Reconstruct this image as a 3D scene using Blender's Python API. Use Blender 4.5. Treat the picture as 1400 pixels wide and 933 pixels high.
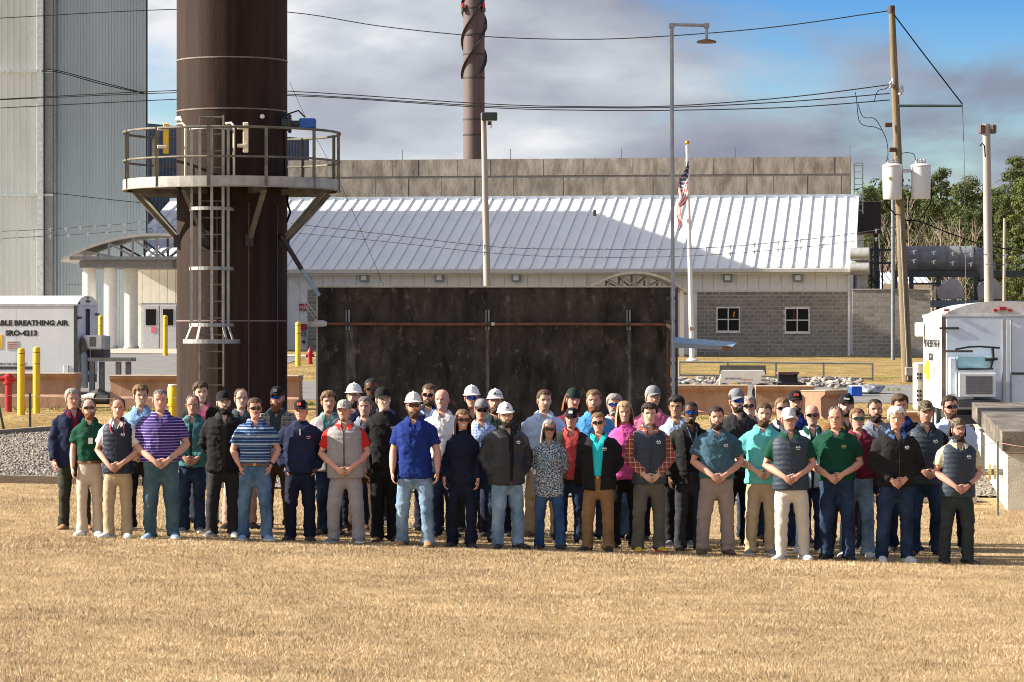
import bpy, bmesh, math, random
import numpy as np
from mathutils import Vector, Matrix
R = math.radians
random.seed(7); rng = np.random.default_rng(7)
scene = bpy.context.scene
for o in list(bpy.data.objects): bpy.data.objects.remove(o)
COL = scene.collection

# ------------------------------------------------------------------ camera, sky, sun, exposure
F, HY, CZ = 4200.0, 452.0, 2.6          # focal length in photo pixels, horizon row, eye height
cam = bpy.data.cameras.new('camera'); camo = bpy.data.objects.new('camera', cam); COL.objects.link(camo)
camo.location = (0, 0, CZ); camo.rotation_euler = (R(90), 0, 0)
cam.sensor_width = 36; cam.lens = F/1400*36; cam.shift_y = (HY-466.5)/1400; cam.clip_start = .5; cam.clip_end = 6000
scene.camera = camo
scene.cycles.filter_width = 1.0
SUN_AZ, SUN_EL = 0.5, 28.0             # sun stands to the left, in line with the row of people
sdir = Vector((-math.cos(R(SUN_AZ))*math.cos(R(SUN_EL)), math.sin(R(SUN_AZ))*math.cos(R(SUN_EL)), math.sin(R(SUN_EL))))
sun = bpy.data.lights.new('sun', 'SUN'); suno = bpy.data.objects.new('sun', sun); COL.objects.link(suno)
sun.energy = 5.0; sun.angle = R(.53); sun.color = (1, .90, .76)
suno.rotation_euler = sdir.to_track_quat('Z', 'Y').to_euler(); suno.location = (-60, 20, 60)
scene.view_settings.view_transform = 'Standard'; scene.view_settings.look = 'None'
scene.view_settings.exposure = 1.34; scene.view_settings.gamma = 1.0

world = bpy.data.worlds.new('World'); scene.world = world; world.use_nodes = True
def make_sky():
    nt = world.node_tree; nt.nodes.clear(); N = nt.nodes.new; L = nt.links.new
    out = N('ShaderNodeOutputWorld'); bg = N('ShaderNodeBackground'); bg.inputs[1].default_value = .078
    sky = N('ShaderNodeTexSky'); sky.sky_type = 'NISHITA'; sky.sun_disc = False
    sky.sun_elevation = R(SUN_EL); sky.sun_rotation = R(-(90-SUN_AZ)); sky.air_density = 1.0; sky.dust_density = .4; sky.ozone_density = 3.0
    hs = N('ShaderNodeHueSaturation'); hs.inputs['Saturation'].default_value = 1.9; hs.inputs['Value'].default_value = .80; hs.inputs['Hue'].default_value = .535
    L(sky.outputs[0], hs.inputs['Color'])
    tc = N('ShaderNodeTexCoord')
    mp = N('ShaderNodeMapping'); mp.inputs['Scale'].default_value = (8.5, 8.5, 19); mp.inputs['Location'].default_value = (1.35, 0, .55)
    L(tc.outputs['Generated'], mp.inputs[0])
    n1 = N('ShaderNodeTexNoise'); n1.inputs['Scale'].default_value = 1.0; n1.inputs['Detail'].default_value = 7; n1.inputs['Roughness'].default_value = .52; n1.inputs['Distortion'].default_value = .35
    L(mp.outputs[0], n1.inputs[0])
    sp = N('ShaderNodeSeparateXYZ'); L(tc.outputs['Generated'], sp.inputs[0])
    # broken cloud all round with one clear gap up and to the right of the view
    gp = N('ShaderNodeVectorMath'); gp.operation = 'SUBTRACT'; gp.inputs[1].default_value = (.150, .970, .185); L(tc.outputs['Generated'], gp.inputs[0])
    gl = N('ShaderNodeVectorMath'); gl.operation = 'LENGTH'; L(gp.outputs[0], gl.inputs[0])
    gm = N('ShaderNodeMapRange'); gm.interpolation_type = 'SMOOTHSTEP'; gm.inputs[1].default_value = .06; gm.inputs[2].default_value = .175; gm.inputs[3].default_value = -.20; gm.inputs[4].default_value = .175; L(gl.outputs[1], gm.inputs[0])
    cl = N('ShaderNodeMath'); cl.operation = 'MULTIPLY_ADD'; cl.inputs[1].default_value = -.15; L(sp.outputs[0], cl.inputs[0]); L(gm.outputs[0], cl.inputs[2])
    ad = N('ShaderNodeMath'); ad.operation = 'ADD'; L(n1.outputs[0], ad.inputs[0]); L(cl.outputs[0], ad.inputs[1])
    cov = N('ShaderNodeMapRange'); cov.interpolation_type = 'SMOOTHSTEP'; cov.inputs[1].default_value = .42; cov.inputs[2].default_value = .64; L(ad.outputs[0], cov.inputs[0])
    # cloud shade: bright billows, mauve grey bellies
    mp2 = N('ShaderNodeMapping'); mp2.inputs['Scale'].default_value = (10, 10, 26); mp2.inputs['Location'].default_value = (3.3, 1, 7.2); L(tc.outputs['Generated'], mp2.inputs[0])
    n2 = N('ShaderNodeTexNoise'); n2.inputs['Scale'].default_value = 1.0; n2.inputs['Detail'].default_value = 6; n2.inputs['Roughness'].default_value = .5; L(mp2.outputs[0], n2.inputs[0])
    sh = N('ShaderNodeMath'); sh.operation = 'MULTIPLY_ADD'; sh.inputs[1].default_value = -1.15; L(sp.outputs[0], sh.inputs[0]); L(n2.outputs[0], sh.inputs[2])
    rp = N('ShaderNodeValToRGB'); L(sh.outputs[0], rp.inputs[0])
    e = rp.color_ramp.elements
    e[0].position = .30; e[0].color = (.35, .385, .50, 1)
    e[1].position = .47; e[1].color = (.56, .585, .68, 1)
    for p, c in ((.385, (.45, .475, .585, 1)), (.58, (.78, .84, .91, 1)), (.66, (1.14, 1.14, 1.16, 1))):
        k = e.new(p); k.color = c
    sc_ = N('ShaderNodeVectorMath'); sc_.operation = 'SCALE'; sc_.inputs[3].default_value = 4.0; L(rp.outputs[0], sc_.inputs[0])
    mx = N('ShaderNodeMixRGB'); L(cov.outputs[0], mx.inputs[0]); L(hs.outputs[0], mx.inputs[1]); L(sc_.outputs[0], mx.inputs[2])
    L(mx.outputs[0], bg.inputs[0]); L(bg.outputs[0], out.inputs[0])
make_sky()

# ------------------------------------------------------------------ helpers
def P(px, py, D): return Vector(((px-700)/F*D, D, CZ+(HY-py)/F*D))
BASE = {}
def tag(o, label=None, cat=None, group=None, kind=None):
    if label: o['label'] = label
    if cat: o['category'] = cat
    if group: o['group'] = group
    if kind: o['kind'] = kind
    return o
def thing(name, loc, label, cat, group=None):
    o = bpy.data.objects.new(name, None); COL.objects.link(o); o.location = loc; o.empty_display_size = .2
    BASE[o] = Vector(loc); return tag(o, label, cat, group)

MATS = {}
def mat(name, col, rough=.8, metal=0, var=.15, scale=6, bump=0, bscale=40, col2=None, stretch=(1,1,1), spec=.5, emit=None, orand=0, detail=4, ramp=(.35,.65)):
    if name in MATS: return MATS[name]
    m = bpy.data.materials.new(name); m.use_nodes = True; nt = m.node_tree; N = nt.nodes.new; L = nt.links.new
    b = nt.nodes['Principled BSDF']; b.inputs['Roughness'].default_value = rough; b.inputs['Metallic'].default_value = metal
    b.inputs['Specular IOR Level'].default_value = spec
    c = Vector(col[:3])
    if col2 is None: c1, c2 = c*(1-var), c*(1+var)
    else: c1, c2 = c, Vector(col2[:3])
    tc = N('ShaderNodeTexCoord'); mp = N('ShaderNodeMapping'); mp.inputs['Scale'].default_value = stretch; L(tc.outputs['Object'], mp.inputs[0])
    n = N('ShaderNodeTexNoise'); n.inputs['Scale'].default_value = scale; n.inputs['Detail'].default_value = detail; n.inputs['Roughness'].default_value = .6; L(mp.outputs[0], n.inputs[0])
    r = N('ShaderNodeMapRange'); r.inputs[1].default_value = ramp[0]; r.inputs[2].default_value = ramp[1]; L(n.outputs[0], r.inputs[0])
    mx = N('ShaderNodeMixRGB'); mx.inputs[1].default_value = (*c1, 1); mx.inputs[2].default_value = (*c2, 1); L(r.outputs[0], mx.inputs[0])
    last = mx.outputs[0]
    if orand:
        oi = N('ShaderNodeObjectInfo'); mr = N('ShaderNodeMapRange'); mr.inputs[3].default_value = 1-orand; mr.inputs[4].default_value = 1+orand; L(oi.outputs['Random'], mr.inputs[0])
        sc = N('ShaderNodeVectorMath'); sc.operation = 'SCALE'; L(last, sc.inputs[0]); L(mr.outputs[0], sc.inputs[3]); last = sc.outputs[0]
    L(last, b.inputs['Base Color'])
    if bump:
        n2 = N('ShaderNodeTexNoise'); n2.inputs['Scale'].default_value = bscale; n2.inputs['Detail'].default_value = 3; n2.inputs['Distortion'].default_value = 1.2 if 10 < bscale < 14 else 0; L(mp.outputs[0], n2.inputs[0])
        bp = N('ShaderNodeBump'); bp.inputs['Strength'].default_value = bump; bp.inputs['Distance'].default_value = .02; L(n2.outputs[0], bp.inputs['Height']); L(bp.outputs[0], b.inputs['Normal'])
    if emit: b.inputs['Emission Color'].default_value = (*emit[:3], 1); b.inputs['Emission Strength'].default_value = emit[3]
    MATS[name] = m; return m

def link_mesh(name, me, m, parent=None, loc=None):
    o = bpy.data.objects.new(name, me); COL.objects.link(o)
    if m is not None and len(me.materials) == 0: me.materials.append(m)
    if parent is not None: o.parent = parent; BASE[o] = BASE[parent]
    if loc is not None: o.location = loc
    return o
class MB:
    """collects shapes; build() links them as one mesh object"""
    def __init__(s, M=None): s.v = []; s.f = []; s.M = M
    def add(s, vs, fs):
        n = len(s.v); s.v += [Vector(v) for v in vs]; s.f += [tuple(i+n for i in f) for f in fs]; return s
    def box(s, lo, hi, bev=0):
        (x0,y0,z0),(x1,y1,z1) = lo, hi
        if bev:
            bm = bmesh.new(); bmesh.ops.create_cube(bm, size=1)
            for v in bm.verts: v.co = Vector(((x0+x1)/2+v.co.x*(x1-x0), (y0+y1)/2+v.co.y*(y1-y0), (z0+z1)/2+v.co.z*(z1-z0)))
            bmesh.ops.bevel(bm, geom=bm.edges[:], offset=bev, segments=1, affect='EDGES', profile=.5)
            bm.verts.index_update(); s.add([v.co.copy() for v in bm.verts], [[v.index for v in f.verts] for f in bm.faces]); bm.free(); return s
        return s.add([(x0,y0,z0),(x1,y0,z0),(x1,y1,z0),(x0,y1,z0),(x0,y0,z1),(x1,y0,z1),(x1,y1,z1),(x0,y1,z1)],
                     [(0,3,2,1),(4,5,6,7),(0,1,5,4),(1,2,6,5),(2,3,7,6),(3,0,4,7)])
    def tube(s, pts, rad, n=8, cap=True, flat=None):
        pts = [Vector(p) for p in pts]; k = len(pts)
        if not hasattr(rad, '__len__'): rad = [rad]*k
        vs, fs = [], []; ref = None
        for i, p in enumerate(pts):
            t = (pts[min(i+1,k-1)]-pts[max(i-1,0)]).normalized()
            if ref is None: ref = Vector((0,0,1)) if abs(t.z) < .9 else Vector((1,0,0))
            a = t.cross(ref).normalized(); b = a.cross(t).normalized(); ref = b
            r = rad[i]; ra, rb = (r if hasattr(r,'__len__') else (r, r))
            for j in range(n):
                q = 2*math.pi*(j+.5)/n; vs.append(p+a*(ra*math.cos(q))+b*(rb*math.sin(q)))
        for i in range(k-1):
            for j in range(n): fs.append((i*n+j, i*n+(j+1)%n, (i+1)*n+(j+1)%n, (i+1)*n+j))
        if cap: fs.append(tuple(range(n))[::-1]); fs.append(tuple((k-1)*n+j for j in range(n)))
        return s.add(vs, fs)
    def bar(s, p0, p1, w, h=None, up=(0,0,1)):
        """rectangular bar between two points"""
        h = h or w; p0, p1 = Vector(p0), Vector(p1); t = (p1-p0).normalized(); u = Vector(up)
        if abs(t.dot(u)) > .95: u = Vector((0,1,0))
        a = t.cross(u).normalized()*(w/2); b = a.cross(t).normalized()*(h/2)
        vs = [p0-a-b,p0+a-b,p0+a+b,p0-a+b,p1-a-b,p1+a-b,p1+a+b,p1-a+b]
        return s.add(vs, [(0,1,2,3),(4,7,6,5),(0,4,5,1),(1,5,6,2),(2,6,7,3),(3,7,4,0)])
    def lathe(s, prof, c=(0,0,0), n=24, a0=0, a1=2*math.pi):
        """profile of (r,z) turned about a vertical axis"""
        c = Vector(c); full = abs(a1-a0-2*math.pi) < 1e-6; m = n if full else n+1; vs, fs = [], []
        for r, z in prof:
            for j in range(m):
                q = a0+(a1-a0)*j/n; vs.append(c+Vector((r*math.cos(q), r*math.sin(q), z)))
        for i in range(len(prof)-1):
            for j in range(n):
                j2 = (j+1) % m; fs.append((i*m+j, i*m+j2, (i+1)*m+j2, (i+1)*m+j))
        return s.add(vs, fs)
    def prism(s, poly, y0, y1):
        """polygon in x,z pushed from y0 to y1"""
        n = len(poly); vs = [(x,y0,z) for x,z in poly]+[(x,y1,z) for x,z in poly]
        return s.add(vs, [tuple(range(n)), tuple(range(2*n-1,n-1,-1))]+[(i,i+n,(i+1)%n+n,(i+1)%n) for i in range(n)])
    def mesh(s, name, base=None, smooth=False):
        me = bpy.data.meshes.new(name); vs = s.v
        if s.M is not None: vs = [s.M @ v for v in vs]
        if base is not None: vs = [v-base for v in vs]
        me.from_pydata([tuple(v) for v in vs], [], s.f)
        bm = bmesh.new(); bm.from_mesh(me); bmesh.ops.recalc_face_normals(bm, faces=bm.faces); bm.to_mesh(me); bm.free()
        if smooth:
            me.polygons.foreach_set('use_smooth', [True]*len(me.polygons)); me.set_sharp_from_angle(angle=R(40))
        return me
    def build(s, name, m, parent=None, smooth=False, loc=None):
        base = BASE[parent] if parent is not None else (Vector(loc) if loc is not None else None)
        o = link_mesh(name, s.mesh(name, base, smooth), m, parent)
        if parent is None and loc is not None: o.location = loc; BASE[o] = Vector(loc)
        return o
class Frame:
    """a vertical working plane standing at photo column px0, depth D0, turned by th degrees; local x along it, y away, z up"""
    def __init__(s, px0, D0, th):
        s.O = Vector(((px0-700)/F*D0, D0, 0)); t = R(th); s.u = Vector((math.cos(t), -math.sin(t), 0)); s.w = Vector((math.sin(t), math.cos(t), 0))
        s.M = Matrix.Translation(s.O) @ Matrix.Rotation(-t, 4, 'Z'); s.th = -t
    def at(s, px, py, v=0):
        k = (px-700)/F; B = s.O+s.w*v
        q = (k*B.y-B.x)/(s.u.x-k*s.u.y); p = B+s.u*q
        return Vector((q, v, CZ+(HY-py)/F*p.y))
    def x(s, px, v=0): return s.at(px, 0, v).x
    def z(s, px, py, v=0): return s.at(px, py, v).z
    def mb(s): return MB(s.M)
    def W(s, x, y, z=0): return s.M @ Vector((x, y, z))

def text_part(txt, size, m, parent, M, name='lettering', bold=.0, sx=1.0, extr=.002, align='LEFT'):
    """flat letters; M places the text plane (x right, y up) in the world"""
    cu = bpy.data.curves.new('t', 'FONT'); cu.body = txt; cu.size = size; cu.extrude = extr; cu.offset = bold; cu.align_x = align; cu.resolution_u = 3
    to = bpy.data.objects.new('t', cu); COL.objects.link(to)
    me = bpy.data.meshes.new_from_object(to.evaluated_get(bpy.context.evaluated_depsgraph_get()))
    bpy.data.objects.remove(to)
    me.transform(Matrix.Translation(-BASE[parent]) @ M @ Matrix.Scale(sx, 4, (1,0,0))); me.materials.clear(); me.name = name
    return link_mesh(name, me, m, parent)

# ------------------------------------------------------------------ terrain: heights measured where the photo shows the ground
def _ctrl():
    pts = []
    for px, py, D in [(160,736,36.5),(570,747,36.5),(888,755,36.5),(1308,772,36.4),(0,933,21.8),(700,933,22.7),(1400,933,23.6),
                      (275,718,38.6),(743,737,38.5),(1171,756,38.4),(20,660,47.5),(1290,690,47.6),(0,597,63.5),(75,586,65),(40,559,78),(130,546,82),
                      (415,535,87),(1180,546,87),(940,566,75),(1100,562,75),(1115,545,85),(1238,521,95),(225,487,117),(408,502,107),(195,477,150),(120,479,150),
                      (955,487,163),(1160,487,163),(1270,489,163),(1100,505,120),(700,492,140),(700,640,56),(1375,697,46.3),(700,560,78)]:
        v = P(px, py, D); pts.append((v.x, v.y, v.z))
    for x in (-60,-25,0,25,60): pts += [(x,-25,-.02-.024*x*.3),(x,5,0.05-.02*x*.5),(x,230,1.3),(x,420,1.5),(x,800,2.0)]
    for y in (80,120,160): pts += [(-70,y,1.2+.003*(y-80)),(70,y,.7+.003*(y-80))]
    for y in (30,45): pts += [(-30,y,.35),(30,y,-.35)]
    return np.array(pts)
_C = _ctrl(); _S = np.array([1, .6])
def _phi(r2): return np.where(r2 > 0, .5*r2*np.log(np.maximum(r2, 1e-12)), 0)
def _fit():
    q = _C[:, :2]*_S; n = len(q); d2 = ((q[:,None]-q[None])**2).sum(-1)
    A = np.zeros((n+3, n+3)); A[:n,:n] = _phi(d2)+np.eye(n)*25.0; A[:n,n] = 1; A[:n,n+1:] = q; A[n,:n] = 1; A[n+1:,:n] = q.T
    return q, np.linalg.solve(A, np.r_[_C[:,2], 0, 0, 0])
_Q, _Wt = _fit()
def gzs(x, y):
    x = np.atleast_1d(np.asarray(x, float)); y = np.atleast_1d(np.asarray(y, float)); p = np.stack([x, y], -1)*_S
    out = np.empty(len(p))
    for i in range(0, len(p), 20000):
        c = p[i:i+20000]; d2 = ((c[:,None]-_Q[None])**2).sum(-1); out[i:i+20000] = _phi(d2) @ _Wt[:-3] + _Wt[-3] + c @ _Wt[-2:]
    return out
def gz(x, y): return float(gzs([x], [y])[0])
def onground(px, D, dz=0):
    x = (px-700)/F*D; return Vector((x, D, gz(x, D)+dz))
def np_mesh(name, V, faces_flat, nper):
    """fast mesh from arrays; every face has nper corners"""
    me = bpy.data.meshes.new(name); nf = len(faces_flat)//nper
    me.vertices.add(len(V)); me.vertices.foreach_set('co', np.asarray(V, np.float32).ravel())
    me.loops.add(len(faces_flat)); me.loops.foreach_set('vertex_index', np.asarray(faces_flat, np.int32))
    me.polygons.add(nf); me.polygons.foreach_set('loop_start', np.arange(0, nf*nper, nper, dtype=np.int32))
    me.update(); me.validate(); return me
def sheet(name, xs, ys, dz, m, inside=None, kind='structure'):
    X, Y = np.meshgrid(xs, ys); Z = gzs(X.ravel(), Y.ravel())+dz; nx = len(xs)
    V = np.stack([X.ravel(), Y.ravel(), Z], -1); F_ = []
    for j in range(len(ys)-1):
        for i in range(nx-1):
            cx, cy = (xs[i]+xs[i+1])/2, (ys[j]+ys[j+1])/2
            if inside is None or inside(cx, cy): F_ += [j*nx+i, j*nx+i+1, (j+1)*nx+i+1, (j+1)*nx+i]
    me = np_mesh(name, V, F_, 4)
    bm = bmesh.new(); bm.from_mesh(me); bmesh.ops.delete(bm, geom=[v for v in bm.verts if not v.link_faces], context='VERTS'); bm.to_mesh(me); bm.free()
    me.polygons.foreach_set('use_smooth', [True]*len(me.polygons))
    o = link_mesh(name, me, m); o['kind'] = kind; return o
def in_poly(poly):
    def f(x, y):
        c = False; n = len(poly)
        for i in range(n):
            (x0,y0),(x1,y1) = poly[i], poly[(i+1)%n]
            if (y0 > y) != (y1 > y) and x < (x1-x0)*(y-y0)/(y1-y0)+x0: c = not c
        return c
    return f
# ------------------------------------------------------------------ ground
def grass_mat(name, c1, c2, c3, s1=2.2, s2=60, bump=.9, green=0, streak=(1,1,1)):
    m = bpy.data.materials.new(name); m.use_nodes = True; nt = m.node_tree; N = nt.nodes.new; L = nt.links.new
    b = nt.nodes['Principled BSDF']; b.inputs['Roughness'].default_value = .95; b.inputs['Specular IOR Level'].default_value = .1
    tc = N('ShaderNodeTexCoord'); mp = N('ShaderNodeMapping'); mp.inputs['Scale'].default_value = streak; L(tc.outputs['Object'], mp.inputs[0])
    n1 = N('ShaderNodeTexNoise'); n1.inputs['Scale'].default_value = s1; n1.inputs['Detail'].default_value = 6; L(mp.outputs[0], n1.inputs[0])
    n2 = N('ShaderNodeTexNoise'); n2.inputs['Scale'].default_value = s2; n2.inputs['Detail'].default_value = 3; L(mp.outputs[0], n2.inputs[0])
    r1 = N('ShaderNodeMapRange'); r1.inputs[1].default_value = .38; r1.inputs[2].default_value = .62; L(n1.outputs[0], r1.inputs[0])
    r2 = N('ShaderNodeMapRange'); r2.inputs[1].default_value = .35; r2.inputs[2].default_value = .65; L(n2.outputs[0], r2.inputs[0])
    m1 = N('ShaderNodeMixRGB'); m1.inputs[1].default_value = (*c1,1); m1.inputs[2].default_value = (*c2,1); L(r1.outputs[0], m1.inputs[0])
    m2 = N('ShaderNodeMixRGB'); m2.blend_type = 'MULTIPLY'; m2.inputs[2].default_value = (*c3,1); L(r2.outputs[0], m2.inputs[0]); L(m1.outputs[0], m2.inputs[1])
    last = m2.outputs[0]
    if green:
        n3 = N('ShaderNodeTexNoise'); n3.inputs['Scale'].default_value = .32; n3.inputs['Detail'].default_value = 5; L(tc.outputs['Object'], n3.inputs[0])
        r3 = N('ShaderNodeMapRange'); r3.inputs[1].default_value = .60-green; r3.inputs[2].default_value = .72-green; L(n3.outputs[0], r3.inputs[0])
        m3 = N('ShaderNodeMixRGB'); m3.inputs[2].default_value = (.16,.18,.035,1); L(r3.outputs[0], m3.inputs[0]); L(last, m3.inputs[1]); last = m3.outputs[0]
    L(last, b.inputs['Base Color'])
    bp = N('ShaderNodeBump'); bp.inputs['Strength'].default_value = bump; bp.inputs['Distance'].default_value = .03; L(n2.outputs[0], bp.inputs['Height']); L(bp.outputs[0], b.inputs['Normal'])
    return m
M_LAWN = grass_mat('dry_lawn_soil', (.44,.32,.17), (.56,.42,.24), (.65,.6,.55))
M_BACK = grass_mat('dry_back_lawn', (.29,.20,.085), (.45,.33,.15), (.50,.45,.36), s1=.9, s2=12, bump=1.0, green=.05, streak=(1,.35,1))
xs = np.unique(np.r_[np.linspace(-900,-60,15), np.arange(-60,60.1,1.5), np.linspace(60,900,15)])
ys = np.unique(np.r_[np.arange(-30,20,5.), np.arange(20,100,1.), np.arange(100,200,2.), np.linspace(200,1500,40)])
sheet('ground', xs, ys, 0, M_LAWN)
sheet('back_lawn', np.arange(-34,36,1.), np.arange(60,190,1.), .02, M_BACK, lambda x, y: y > 63+.0*x)
M_ASPH = mat('asphalt', (.17,.165,.165), .9, var=.18, scale=1.5, bump=.3, bscale=60)
M_CONC = mat('paving_concrete', (.42,.38,.32), .9, var=.12, scale=1.2, bump=.2)
sheet('road', np.arange(-34,36,.5), np.arange(80,95,.5), .035, M_ASPH, lambda x, y: y > 81.5 and y < 93.5-.06*max(x,0))
sheet('parking_lot', np.arange(-34,-7,.5), np.arange(93,123,.5), .034, M_ASPH, lambda x, y: x < -8.2 and 93.4 < y < 121)
sheet('pavement', np.arange(-34,2,.5), np.arange(120,168,.5), .05, M_CONC, in_poly([(-34,121),(-8.2,121),(-8.2,122.5),(-1,124),(-1,127),(-11,127),(-11,166),(-34,166)]))
# gravel bed round the stack, with a low timber edge
GRAV = [(-16,47.4),(-8,47.5),(0,47.6),(6.2,47.7),(7.2,47.6),(7.4,49),(13,50.5),(13,67),(-4,67.5),(-8.0,66.5),(-9.6,65),(-10.8,62.6),(-16,58)]
M_GRAV = mat('gravel_base', (.20,.175,.15), .95, var=.5, scale=30, bump=.8, bscale=30)
gin = in_poly(GRAV)
sheet('gravel_bed', np.arange(-16,13.1,.3), np.arange(47,68,.3), .03, M_GRAV, gin)
def stones():
    n = 62000; x = rng.uniform(-16, 10.5, n); y = rng.uniform(47.3, 67.5, n)
    vis = (x < -5.6) & (x > -.17*y-.3) | (x > 4.5) & (x < 9.6) | (rng.random(n) < .35)
    k = np.array([bool(v) and gin(a, b) for a, b, v in zip(x, y, vis)]); x, y = x[k], y[k]; n = len(x)
    z = gzs(x, y)+.03; s = rng.uniform(.016,.040,n)
    o = np.array([(1,0,0),(0,1,0),(-1,0,0),(0,-1,0),(0,0,1),(0,0,-1)], float)
    V = o[None]*(s[:,None,None]*rng.uniform(.7,1.25,(n,6,1)))*np.array([1,1,.75]); a = rng.uniform(0,6.28,n)
    c, t = np.cos(a)[:,None], np.sin(a)[:,None]; V = np.stack([V[...,0]*c-V[...,1]*t, V[...,0]*t+V[...,1]*c, V[...,2]], -1)+rng.normal(0,.008,(n,6,3))
    V += np.stack([x,y,z],-1)[:,None]
    f = np.array([(0,1,4),(1,2,4),(2,3,4),(3,0,4),(1,0,5),(2,1,5),(3,2,5),(0,3,5)])
    me = np_mesh('gravel_stones', V.reshape(-1,3), (f[None]+np.arange(n)[:,None,None]*6).ravel(), 3)
    at = me.color_attributes.new('rnd', 'FLOAT_COLOR', 'POINT'); cc = rng.random(n); at.data.foreach_set('color', np.repeat(np.stack([cc,cc,cc,np.ones(n)],-1), 6, 0).ravel())
    m = bpy.data.materials.new('gravel_stone'); m.use_nodes = True; nt = m.node_tree; N = nt.nodes.new; L = nt.links.new; b = nt.nodes['Principled BSDF']; b.inputs['Roughness'].default_value = .85
    A = N('ShaderNodeAttribute'); A.attribute_name = 'rnd'; r = N('ShaderNodeValToRGB'); L(A.outputs['Fac'], r.inputs[0]); L(r.outputs[0], b.inputs['Base Color'])
    e = r.color_ramp.elements; e[0].color = (.07,.06,.055,1); e[1].color = (.40,.37,.33,1); q = e.new(.4); q.color = (.17,.15,.13,1); q = e.new(.75); q.color = (.26,.225,.19,1)
    o = link_mesh('gravel_stones', me, m); tag(o, 'loose brown and grey gravel spread round the stack base', 'gravel', kind='stuff')
stones()
M_TIMB = mat('weathered_timber', (.30,.25,.19), .9, var=.25, scale=8, stretch=(1,8,8))
def edging(pts, name='timber_edging'):
    m = MB()
    for (a, b) in zip(pts[:-1], pts[1:]):
        p, q = Vector((*a, gz(*a)+.05)), Vector((*b, gz(*b)+.05)); m.bar(p, q, .12, .14)
    return m.build(name, M_TIMB)
tag(edging([(-16,47.4),(-12,47.42),(-8,47.5),(-4,47.55)]), 'low timber edge along the front of the gravel beside the man in the navy jacket', 'edging')
tag(edging([(-16,58),(-10.8,62.6),(-9.6,65),(-8.0,66.5),(-4,67.5)]), 'curved grey kerb edge behind the gravel below the yellow bollards', 'edging')
tag(edging([(4.6,47.65),(6.2,47.7),(7.2,47.6)]), 'short stretch of timber edge before the concrete vault', 'edging')

# foreground turf: dormant blades as real geometry
def turf():
    bx, by = [], []
    for d0, d1, dens in ((21.6,28,3200),(28,37,2200),(37,48,950)):
        w = .172; n = int(dens*(d1-d0)*(d0+d1)*w); y = rng.uniform(d0,d1,n); x = rng.uniform(-1,1,n)*(y*w+.3); bx.append(x); by.append(y)
    x = np.concatenate(bx); y = np.concatenate(by); n = len(x); z = gzs(x, y)
    # tufts: height and lean vary in patches
    ph = np.sin(x*2.1+1.3*np.sin(y*1.7))*np.sin(y*1.3+.7*np.sin(x*2.9)); h = rng.uniform(.008,.028,n)*(1+.25*ph)*np.where(rng.random(n) < .06, 1.7, 1)
    a = rng.uniform(0,6.28,n); w = rng.uniform(.0016,.0040,n)*np.where(y > 34, 1.35, 1.0); ln = rng.normal(0,.017,(n,2))
    V = np.empty((n,3,3)); V[:,0] = np.stack([x-np.cos(a)*w, y-np.sin(a)*w, z-.005],-1); V[:,1] = np.stack([x+np.cos(a)*w, y+np.sin(a)*w, z-.005],-1)
    V[:,2] = np.stack([x+ln[:,0], y+ln[:,1], z+h],-1)
    me = np_mesh('turf_blades', V.reshape(-1,3), np.arange(n*3), 3)
    at = me.color_attributes.new('rnd', 'FLOAT_COLOR', 'POINT'); c = rng.random(n); at.data.foreach_set('color', np.repeat(np.stack([c,c,c,np.ones(n)],-1), 3, 0).ravel())
    m = bpy.data.materials.new('dormant_blade'); m.use_nodes = True; nt = m.node_tree; N = nt.nodes.new; L = nt.links.new; b = nt.nodes['Principled BSDF']; b.inputs['Roughness'].default_value = .8; b.inputs['Specular IOR Level'].default_value = .15
    A = N('ShaderNodeAttribute'); A.attribute_name = 'rnd'; r = N('ShaderNodeValToRGB'); L(A.outputs['Fac'], r.inputs[0])
    e = r.color_ramp.elements; e[0].color = (.12,.085,.05,1); e[1].color = (.80,.67,.48,1); q = e.new(.30); q.color = (.38,.275,.155,1); q = e.new(.65); q.color = (.58,.44,.27,1)
    tc = N('ShaderNodeTexCoord'); n1 = N('ShaderNodeTexNoise'); n1.inputs['Scale'].default_value = .55; n1.inputs['Detail'].default_value = 6; n1.inputs['Roughness'].default_value = .65; L(tc.outputs['Object'], n1.inputs[0])
    r1 = N('ShaderNodeMapRange'); r1.inputs[1].default_value = .35; r1.inputs[2].default_value = .65; r1.inputs[3].default_value = .62; r1.inputs[4].default_value = 1.14; L(n1.outputs[0], r1.inputs[0])
    s = N('ShaderNodeVectorMath'); s.operation = 'SCALE'; L(r.outputs[0], s.inputs[0]); L(r1.outputs[0], s.inputs[3]); L(s.outputs[0], b.inputs['Base Color'])
    o = link_mesh('turf_blades', me, m); tag(o, 'short straw coloured dormant grass covering the foreground lawn', 'grass', kind='stuff')
turf()

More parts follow.
